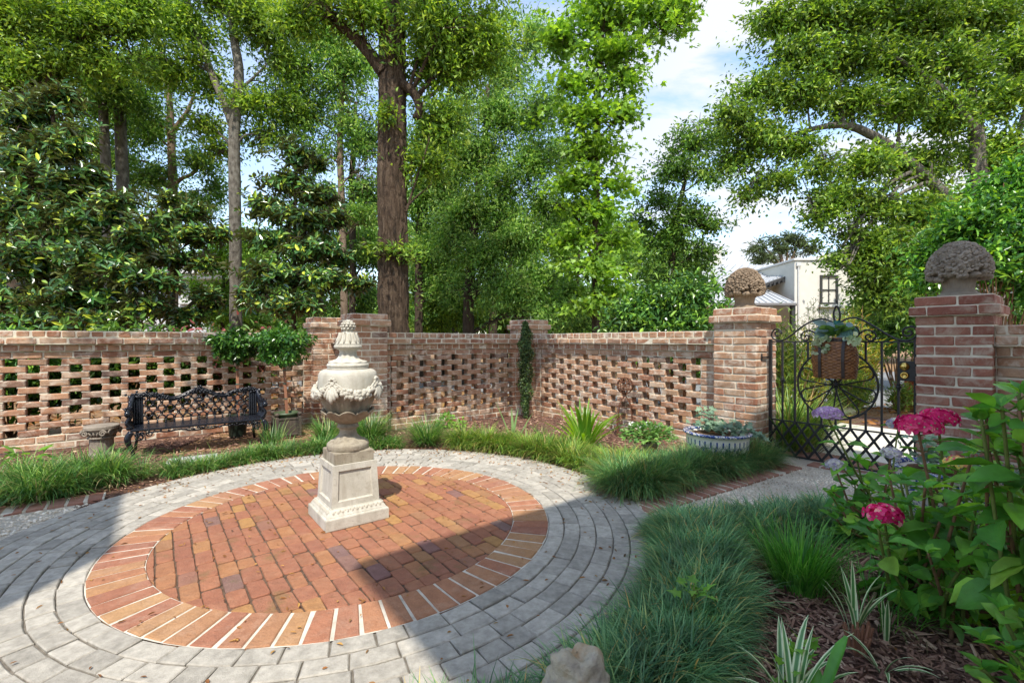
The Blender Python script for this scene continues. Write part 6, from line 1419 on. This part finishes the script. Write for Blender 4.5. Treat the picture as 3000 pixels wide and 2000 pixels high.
# ------------------------------------------------------------------ shrubs
DK = 1.0
def shrub(label, blobs, mat, per, L, W, spread, T=TO, name='shrub', cat='shrub', group=None, flat=.8, droop=0.0, gaps=.1, stem='stem', nst=6, gz=0.0):
    C0 = np.mean([b[0] for b in blobs], 0); t = thing(name, np.array([C0[0], C0[1], gz]), label, cat, group); g = G()
    S = leafmass(g, blobs, per, L, W, spread, T, flat, droop, gaps=gaps); g.build('foliage', M[mat], t); g = G()
    for c, R, n in blobs:
        b = np.array([C0[0]*.7 + c[0]*.3, C0[1]*.7 + c[1]*.3, gz])
        for _ in range(nst):
            e = c + rdir(1)[0]*R*.7; m = (b + e)/2 + rng.normal(0, .06, 3); g.add(*tube(smooth_path([b, m, e], 8), np.linspace(.014, .004, 8), 5))
    g.build('stems', M[stem], t); return t
shrub('glossy green camellia shrub above the sunlit wall left of the gate pier', [Bl(1900, 900, 7.2, 90, 60, 70), Bl(2010, 880, 7.0, 90, 70, 80), Bl(2070, 930, 7.0, 60, 60, 44), Bl(1950, 960, 7.0, 130, 50, 70), Bl(2040, 1040, 6.9, 120, 70, 60), Bl(1830, 950, 7.4, 60, 40, 30)], 'camellia', 16, .095, .042, .16, nst=10)
shrub('tall bright green holly behind the shaded gate pier at the right edge', [Bl(2930, 560, 5.4, 80, 60, 60), Bl(3010, 500, 5.4, 60, 60, 36), Bl(2850, 660, 5.3, 80, 60, 60), Bl(2970, 680, 5.2, 90, 80, 90), Bl(2760, 730, 5.5, 70, 50, 46), Bl(2880, 790, 5.2, 90, 70, 84), Bl(3000, 830, 5.1, 80, 90, 90), Bl(2740, 830, 5.5, 60, 60, 46), Bl(2920, 900, 5.1, 110, 70, 90), Bl(2790, 930, 5.6, 60, 60, 50), Bl(3040, 650, 5.1, 60, 100, 60)], 'holly', 16, .075, .034, .14, nst=4)
shrub('dark green shrub mass beyond the gate behind the lock', [Bl(2600, 960, 10.5, 90, 80, 90), Bl(2680, 930, 10.5, 80, 90, 90), Bl(2560, 900, 11, 60, 50, 40), Bl(2720, 1010, 9.6, 50, 50, 40)], 'darkoak', 20, .11, .05, .24)
shrub('bright green shrub between the white house and the holly', [Bl(2570, 950, 13, 50, 45, 40), Bl(2540, 960, 13, 40, 40, 26)], 'gum', 20, .12, .06, .24)
yg = 'feathery yellow green shrubs outside the gate'
def feathery(label, c, h, r, mat, n=60):
    t = thing('feathery_shrub', c, label, 'shrub', yg); g, gs = G(), G()
    for k in range(n):
        a = rng.uniform(0, 6.3); rr = r*math.sqrt(rng.random()); z1 = h*rng.uniform(.35, 1.0)*(1 - .45*(rr/r)**2); tp_ = c + np.array([math.cos(a)*rr, math.sin(a)*rr, z1]); b = c + np.array([math.cos(a)*rr*.25, math.sin(a)*rr*.25, 0])
        P = smooth_path([b, (b + tp_)/2 + np.array([math.cos(a), math.sin(a), 0])*.05*r, tp_], 8); 
        if k < 26: gs.add(*tube(P, np.linspace(.010, .003, 8), 5))
        m = 34; t_ = rng.uniform(.45 if z1 > .5*h else .1, 1.0, m); q = np.array([[np.interp(x, np.linspace(0, 1, 8), P[:, j]) for j in range(3)] for x in t_]) + rng.normal(0, .035, (m, 3))
        d = rdir(m); d[:, 2] = np.abs(d[:, 2])*.6 + .25; g.add(*leaves(q, d, rdir(m), rng.uniform(.07, .13, m), .014, TK))
    g.build('foliage', M[mat], t); gs.build('stems', M['stem'], t); return t
f_ = lambda px, Y: np.array([(px-CX)/F*Y, Y, 0.0])
feathery('yellow green feathery shrub just outside the gate next to the sunlit pier', f_(2300, 6.7), 1.75, .34, 'yewgreen', 80)
feathery('tall thin feathery shrub seen through the left gate bars', f_(2368, 6.9), 1.55, .26, 'yew', 50)
feathery('yellow feathery shrub seen behind the wicker basket', f_(2500, 7.4), 1.72, .40, 'yew', 85)
feathery('low green feathery shrub below the gate wheel', f_(2480, 7.0), .80, .32, 'yewgreen', 46)
feathery('small feathery shrub by the lock with yellow green needles', f_(2636, 7.0), .62, .14, 'yewgreen', 16)
feathery('small orange brown drying shrub seen under the gate lock', f_(2672, 7.1), .66, .15, 'rustleaf', 22)
feathery('green feathery shrub against the white house wall', f_(2395, 12), 2.6, .42, 'yewgreen', 46)
# shrubs behind the bench wall
sb = 'low shrubs just behind the bench wall'
for i, (u_, z_, lab, mt) in enumerate(((-3.4, .72, 'dark leafy shrub behind the wall at the far left, seen through its openings', 'camellia'), (-2.3, .74, 'red tipped leafy shrub topping the wall at the left edge of the photo', 'nandina'), (-1.2, .66, 'dark green shrub behind the wall above the stone stool', 'camellia'), (-.1, .66, 'dark green shrub behind the wall left of the bench crest', 'darkoak'), (.75, .72, 'red tinged shrub behind the wall beside the left topiary', 'nandina'))):
    shrub(lab, [(uv(u_ - .3, 7.15, z_), np.array([.45, .3, .42]), 70), (uv(u_ + .3, 7.2, z_ - .05), np.array([.45, .3, .40]), 70), (uv(u_, 7.25, z_ + .34), np.array([.6, .28, .22]), 70)], mt, 15, .085, .036, .15, group=sb)
# far woods
g = G(); bl_ = []
for i in range(120):
    px = rng.uniform(-500, 2050); Y_ = rng.uniform(20, 34); top = np.interp(px, [-500, 300, 620, 1000, 1900, 2060], [560, 640, 700, 560, 640, 820]); py = rng.uniform(top, 960)
    if px < 700 and 780 < py and Y_ < 26 and px > 300: Y_ = 28
    bl_.append(Bl(px, py, Y_, rng.uniform(40, 90), rng.uniform(34, 70), 46))
for i in range(70): bl_.append(Bl(rng.uniform(-700, 1990), rng.uniform(895, 985), rng.uniform(17.5, 30), rng.uniform(50, 90), rng.uniform(24, 44), 40))
bl_ = [b for b in bl_ if not (b[0][1] < 27 and 300 < b[0][0]/b[0][1]*F + CX < 660)]
for i in range(30):
    px = rng.uniform(2560, 3300); bl_.append(Bl(px, rng.uniform(600, 980), rng.uniform(20, 30), 80, 60, 46))
leafmass(g, bl_, 18, .24, .11, .55, TK, .6, .2); tag(g.build('far_woods', M['willow']), 'far green wood behind the nearer trees', 'woods', kind='stuff')
g = G()
for px, w_, Y_ in ((1300, .15, 15), (1330, .12, 17), (1440, .16, 16), (1480, .12, 19), (320, .16, 11.5), (365, .20, 11.8)):
    t = thing('tree_trunk', f_(px, Y_), {1300: 'dark bare trunk deep in the wood, leftmost behind the wall corner pier', 1330: 'slim dark trunk deep in the wood right of the leftmost one', 1440: 'dark trunk in the wood behind the low willow oak branches', 1480: 'farthest slim trunk in the wood near the corner pier', 320: 'grey trunk base rising behind the bench wall, left of a thicker one', 365: 'thicker grey trunk base behind the bench wall by the white house'}[px], 'tree', 'bare trunks behind the walls'); g = G(); bark_tube(g, [f_(px, Y_) - ZZ*.05, f_(px + 5, Y_) + ZZ*2.2, f_(px + rng.uniform(-20, 20), Y_) + ZZ*(5 if px > 500 else 7)], [w_, w_*.85, w_*.6], 16, 12); g.build('trunk', M['darkbark' if px > 500 else 'greybark'], t, True)
    g = G(); top = f_(px, Y_) + ZZ*(5.2 if px > 500 else 7.2); leafmass(g, [(top, np.array([1.0, .9, .8]), 60)], 20, .13, .05, .32); g.build('crown', M['darkoak'], t)
# pine beyond the house
pn = thing('pine_tree', at(2290, 1000, 45), 'distant pine with tufted needles above the metal roof', 'tree'); g = G()
bark_tube(g, [at(2310, 1010, 45), at(2305, 850, 45), at(2285, 740, 45)], [.4, .32, .15], 14, 10)
for q in ((2215, 735), (2235, 720), (2270, 705), (2310, 700), (2340, 715), (2250, 755), (2330, 745)): g.add(*tube(smooth_path([at(2303, 800, 45), at((2303+q[0])/2, (790+q[1])/2, 45), at(*q, 45)], 8), np.linspace(.14, .05, 8), 6))
g.build('trunk', M['tanbark'], pn, True); g = G()
leafmass(g, [Bl(x, y, 45, 17, 9, 11) for x, y in ((2215, 733), (2240, 715), (2275, 702), (2312, 698), (2345, 712), (2252, 752), (2330, 742), (2225, 765), (2380, 730), (2290, 730))], 16, .55, .07, .5, TK, .6, 0); g.build('crown', M['pine'], pn)
# ------------------------------------------------------------------ houses
def roofquad(g, A, B_, C_, D, n=0, th=.12, seam=.05):
    """slab with raised seams running from the eave A-B to the ridge D-C"""
    A, B_, C_, D = map(np.array, (A, B_, C_, D)); nr = unit(np.cross(B_ - A, D - A)); nr = nr if nr[2] > 0 else -nr
    V = np.array([A, B_, C_, D]); V = np.concatenate([V, V - nr*th]); g.add(V, np.array([[0,1,2,3],[7,6,5,4],[0,4,5,1],[1,5,6,2],[2,6,7,3],[3,7,4,0]]))
    for i in range(n):
        f = (i + .5)/n; p, q = A*(1-f) + B_*f, D*(1-f) + C_*f; d = unit(q - p); s = np.cross(d, nr)
        g.add(*cboxes([(p + q)/2 + nr*seam/2], (np.linalg.norm(q - p)/2 - .02, .025, seam/2), np.array([d, s, nr]), .003))
def window(root, c, w, h, fr, cols, rows, sill=True, dep=.10):
    g = G(); e = np.eye(3)
    for x in (-1, 1): g.add(*cboxes([c + [x*(w/2), -.03, 0]], (.05, .06, h/2 + .05), e, .004))
    for z in (-1, 1): g.add(*cboxes([c + [0, -.03, z*(h/2)]], (w/2 - .052, .055, .05), e, .004))
    for i in range(1, cols): g.add(*cboxes([c + [-w/2 + w*i/cols, -.02, 0]], (.018, .03, h/2 - .052), e, .002))
    for i in range(1, rows): g.add(*cboxes([c + [0, -.022, -h/2 + h*i/rows]], (w/2 - .052, .034, .024), e, .002))
    f = g.build('window', fr, root); g = G(); g.add(*cboxes([c + [0, .008, 0]], (w/2, .006, h/2), e, .001)); g.build('pane', M['glass'], f)
    if sill: g = G(); g.add(*cboxes([c + [0, -.08, -h/2 - .13]], (w/2 + .14, .12, .07), e, .01)); g.build('sill', M['whiteframe'], f)
    return f
hr = thing('white_house', np.array([16.5, 28, 0]), 'white stucco house with standing seam metal roofs beyond the gate', 'house', None)
hx = lambda px, Y: (px - CX)/F*Y; hzz = lambda py, Y: H - (py - CY)/F*Y; E3 = np.eye(3)
Yh = 24.0; x0, x1, zt = hx(2328, Yh), hx(2560, Yh), hzz(764, Yh)
g = G(); g.add(*cboxes([[(x0+x1)/2, Yh + 4, zt/2]], ((x1-x0)/2, 4, zt/2), E3, .02)); g.build('wall', M['stucco'], hr)
g = G(); g.add(*cboxes([[(x0+x1)/2, Yh + 4, zt + .06]], ((x1-x0)/2 + .08, 4.08, .055), E3, .02)); g.build('parapet_cap', M['whiteframe'], hr)
xm = (hx(2400, Yh) + x1)/2 + .6
g = G(); pts = [(hx(2360, Yh), zt + .1), (x1 - .1, zt + .1), (xm, zt + .75)]; p = np.array(pts); V = np.concatenate([np.c_[p[:, 0], np.full(3, Yh + .02), p[:, 1]], np.c_[p[:, 0], np.full(3, Yh + 7.9), p[:, 1]]]); g.add(V, np.array([[0,1,2],[5,4,3]]), np.array([[0,1,4,3],[1,2,5,4],[2,0,3,5]])); g.build('gable', M['stucco'], hr)
wc = np.array([hx(2427, Yh), Yh, hzz(849, Yh)]); window(hr, wc, 46/F*Yh, 80/F*Yh, M['frame'], 2, 2)
g = G(); q = at(2331, 900, Yh); g.add(*tube([[q[0] + .12, Yh - .05, .1], [q[0] + .12, Yh - .05, zt - .25]], .045, 8)); g.add(*cboxes([[q[0] + .12, Yh - .06, zt - .2]], (.12, .05, .09), E3, .01)); g.build('downspout', M['whiteframe'], hr)
g = G(); g.add(*cboxes([wc + [.28, .06, 0]], (.14, .02, .66), E3, .01)); g.build('curtain', M['curtain'], hr)
g = G(); g.add(*cboxes([[hx(2200, 26), 27.6, 2.14]], (hx(2330, 26) - hx(2200, 26), 1.6, 2.14), E3, .02)); g.build('wing_wall', M['stucco'], hr)
g = G(); roofquad(g, at(1990, 838, 25), at(2226, 836, 25), at(2292, 776, 29), at(2060, 776, 29), 11); g.build('roof', M['metalroof'], hr)
g = G(); roofquad(g, at(2224, 834, 25.2), at(2330, 797, 25.0), at(2330, 766, 27.5), at(2292, 776, 28.9), 9, .14); g.build('roof', M['metalroof'], hr)
g = G()
for i in range(8): f = i/8; p = at(2228, 836, 25.05)*(1-f) + at(2328, 801, 24.9)*f; g.add(*cboxes([p - ZZ*.16], (.05, .16, .09), E3, .01))
a_, b_ = at(2224, 838, 25.0), at(2330, 801, 24.8); d_ = unit(b_ - a_); g.add(*cboxes([(a_ + b_)/2 - ZZ*.05], (np.linalg.norm(b_ - a_)/2, .03, .08), np.array([d_, [0, 1, 0], np.cross(d_, [0, 1, 0])]), .01)); g.build('eave', M['frame'], hr)
g = G(); roofquad(g, at(2060, 887, 23.4), at(2334, 887, 23.4), at(2236, 842, 25.9), at(2060, 842, 25.9), 14); g.build('roof', M['metalroof'], hr)
g = G(); g.add(*cboxes([at(2197, 890, 23.5) - ZZ*.04], (hx(2334, 23.4) - hx(2197, 23.4), .04, .06), E3, .01))
for px in (2180, 2322): q = at(px, 890, 23.7); g.add(*cboxes([[q[0], q[1], q[2]/2 - .05]], (.10, .10, q[2]/2 - .05), E3, .01))
g.build('porch_beam', M['frame'], hr)
g = G(); q = at(2100, 750, 29.5); g.add(*cboxes([[q[0], q[1] + .5, hzz(728, 29.5)/2]], (.38, .4, hzz(728, 29.5)/2), E3, .02)); g.build('chimney', M['stucco'], hr)
g = G(); q = at(1880, 900, 27); g.add(*cboxes([[q[0], 29, 2.0]], (2.6, 2, 2.0), E3, .02)); g.build('side_wing', M['siding'], hr)
g = G(); roofquad(g, at(1745, 905, 26.8), at(2010, 905, 26.8), at(2010, 850, 29.2), at(1745, 850, 29.2), 0, .15); g.build('side_roof', M['darkroof'], hr)
# white house behind the magnolias
hl = thing('white_house', np.array([-15, 24, 0]), 'white panelled house behind the magnolias on the left', 'house'); Yl = 20.0
x0, x1, zt = hx(352, Yl), hx(612, Yl), hzz(822, Yl); sid = G()
sid.add(*cboxes([[(x0+x1)/2, Yl + 3, zt/2]], ((x1-x0)/2, 3, zt/2), E3, .02))
for i in range(9): sid.add(*cboxes([[x1 - .38, Yl - .015, .22 + i*.42]], (.36, .02, .195), E3, .01)); sid.add(*cboxes([[x1 + .015, Yl + .36, .22 + i*.42]], (.02, .36, .195), E3, .01))
for xx in (.30, .52, .72): sid.add(*cboxes([[x0 + (x1-x0)*xx, Yl - .012, zt/2 - .3]], (.05, .02, zt/2 - .35), E3, .005))
sid.build('wall', M['siding'], hl)
g = G(); g.add(*cboxes([[(x0+x1)/2 + .5, Yl + 2.9, zt + .10]], ((x1-x0)/2 + .7, 3.4, .095), E3, .02), mi=0); g.add(*cboxes([[(x0+x1)/2 + .5, Yl + 2.9, zt + .30]], ((x1-x0)/2 + .85, 3.55, .10), E3, .03)); g.build('cornice', M['whiteframe'], hl)
g = G(); g.add(*lathe([(.16, 0), (.16, .1), (.13, .14), (.115, zt - .2), (.15, zt - .12), (.16, zt - .01)], 20, (hx(634, Yl), Yl + .4, 0))); g.build('column', M['whiteframe'], hl, True)
g = G(); roofquad(g, (x0 - .5, Yl - .4, zt + .41), (x1 + 1.2, Yl - .4, zt + .41), (x1 + .3, Yl + 4, zt + 1.5), (x0, Yl + 4, zt + 1.5), 0); g.build('roof', M['darkroof'], hl)
window(hl, np.array([hx(553, Yl), Yl, hzz(857, Yl)]), .46, .62, M['whiteframe'], 3, 4); window(hl, np.array([hx(425, Yl), Yl, hzz(905, Yl)]), .6, .8, M['whiteframe'], 3, 4)
h3 = thing('white_house', np.array([-19, 22, 0]), 'small pale sided building at the far left edge behind the shrubs', 'house'); g = G()
for i in range(16): g.add(*cboxes([[hx(40, 18), 20.5, .12 + i*.15]], (1.2, 2.5 + .01*(i % 2), .074), E3, .004))
g.build('wall', M['siding'], h3); g = G(); roofquad(g, (hx(40, 18) - 1.5, 17.8, 2.42), (hx(40, 18) + 1.5, 17.8, 2.42), (hx(40, 18) + 1.5, 20.5, 3.4), (hx(40, 18) - 1.5, 20.5, 3.4)); g.build('roof', M['metalroof'], h3)
# ------------------------------------------------------------------ the two storey house behind the camera, whose shadow falls on the patio
EL = math.radians(57); SH = 1/math.tan(EL)
hb = thing('stucco_house', uv(1, -4, 0), 'two storey pale house at the back of the garden whose shadow falls on the patio', 'house')
Hh = 6.0; L_ = SH*Hh; du_, dv_ = L_*math.sin(TH), L_*math.cos(TH)
ua, va = .727 - du_, 2.14 - dv_
g = G(); g.add(*prism([xy(ua + .75, va - .05), xy(ua + .75, -7), xy(2.95, -7), xy(2.95, va - .05)], 0, Hh)); g.build('wall', M['stucco'], hb); g = G(); g.add(*prism([xy(ua, va), xy(ua, -7.2), xy(3.0, -7.2), xy(3.0, va)], Hh + .002, Hh + .15)); g.build('eave', M['whiteframe'], hb)
g = G(); V = np.array([uv(ua, va, Hh + .152), uv(3.0, va, Hh + .152), uv(3.0, -7, Hh + .152), uv(ua, -7, Hh + .152), uv(ua + .6, -4, Hh + 1.1), uv(2.4, -4, Hh + 1.1)]); g.add(V, np.array([[0,1,5,4],[2,3,4,5]]), np.array([[1,2,5],[3,0,4]])); g.build('roof', M['darkroof'], hb)
ub, vb_ = -.15 - du_, 3.07 - dv_
g = G(); g.add(*prism([xy(ub, vb_), xy(ub, 4.30 - dv_), xy(ub - 2.5, 4.30 - dv_), xy(ub - 2.5, vb_)], 0, Hh)); g.build('chimney_wing', M['stucco'], hb)

# ------------------------------------------------------------------ light, sky, camera
sun = bpy.data.lights.new('sun', 'SUN'); sun.energy = 2.3; sun.angle = math.radians(.5); sun.color = (1, .95, .86)
so_ = bpy.data.objects.new('sun', sun); C.objects.link(so_); so_.rotation_euler = (math.radians(90) - EL, 0, 0); so_.location = (0, -10, 20)
w = bpy.data.worlds.new('World'); SC.world = w; w.use_nodes = True; nt = w.node_tree; bg = nt.nodes['Background']
sky = nd(nt, 'ShaderNodeTexSky', sky_type='NISHITA'); sky.sun_disc = False; sky.sun_elevation = EL; sky.sun_rotation = PI; sky.air_density = 1.0; sky.dust_density = .6
tcw = nd(nt, 'ShaderNodeTexCoord'); sp_ = nd(nt, 'ShaderNodeSeparateXYZ'); nt.links.new(tcw.outputs['Generated'], sp_.inputs[0])
zc = math_n(nt, 'MAXIMUM', sp_.outputs[2], .0); den = math_n(nt, 'ADD', zc, .22)
cb = nd(nt, 'ShaderNodeCombineXYZ'); nt.links.new(math_n(nt, 'DIVIDE', sp_.outputs[0], den), cb.inputs[0]); nt.links.new(math_n(nt, 'DIVIDE', sp_.outputs[1], den), cb.inputs[1])
mp = nd(nt, 'ShaderNodeMapping'); mp.inputs['Scale'].default_value = (1.1, 2.2, 1); mp.inputs['Location'].default_value = (3.3, 1.2, 0); nt.links.new(cb.outputs[0], mp.inputs[0])
cn = noise(nt, 1.5, 8, mp.outputs[0], .58, .25)
right = ramp(nt, math_n(nt, 'ADD', math_n(nt, 'MULTIPLY', sp_.outputs[0], .5), .5), [(.50, (.25, .25, .25)), (.66, (1, 1, 1))])
cf = math_n(nt, 'MULTIPLY', ramp(nt, cn, [(.44, (0, 0, 0)), (.56, (1, 1, 1))]), right)
hz = ramp(nt, sp_.outputs[2], [(0, (1, 1, 1)), (.35, (0, 0, 0))])
cf = math_n(nt, 'MAXIMUM', cf, math_n(nt, 'MULTIPLY', hz, .42))
nt.links.new(mixc(nt, math_n(nt, 'MULTIPLY', cf, .9), mixc(nt, .10, sky.outputs[0], (2.1, 2.25, 2.45)), (2.6, 2.65, 2.75)), bg.inputs['Color']); bg.inputs['Strength'].default_value = .15
cam = bpy.data.cameras.new('camera'); co_ = bpy.data.objects.new('camera', cam); C.objects.link(co_); SC.camera = co_
co_.location = (0, 0, H); co_.rotation_euler = (PI/2, 0, 0); cam.sensor_width = 36; cam.lens = F/3000*36; cam.clip_start = .05; cam.clip_end = 2000; cam.shift_y = (CY - 1000)/3000
SC.view_settings.view_transform = 'Standard'; SC.view_settings.look = 'None'; SC.view_settings.exposure = 1.43; SC.view_settings.gamma = 1
SC.cycles.max_bounces = 7; SC.cycles.diffuse_bounces = 4; SC.cycles.glossy_bounces = 2; SC.cycles.transmission_bounces = 4; SC.cycles.transparent_max_bounces = 4; SC.cycles.caustics_reflective = False; SC.cycles.caustics_refractive = False
SC.cycles.sample_clamp_indirect = 6
for o in bpy.data.objects:
    if '_o' in o: del o['_o']
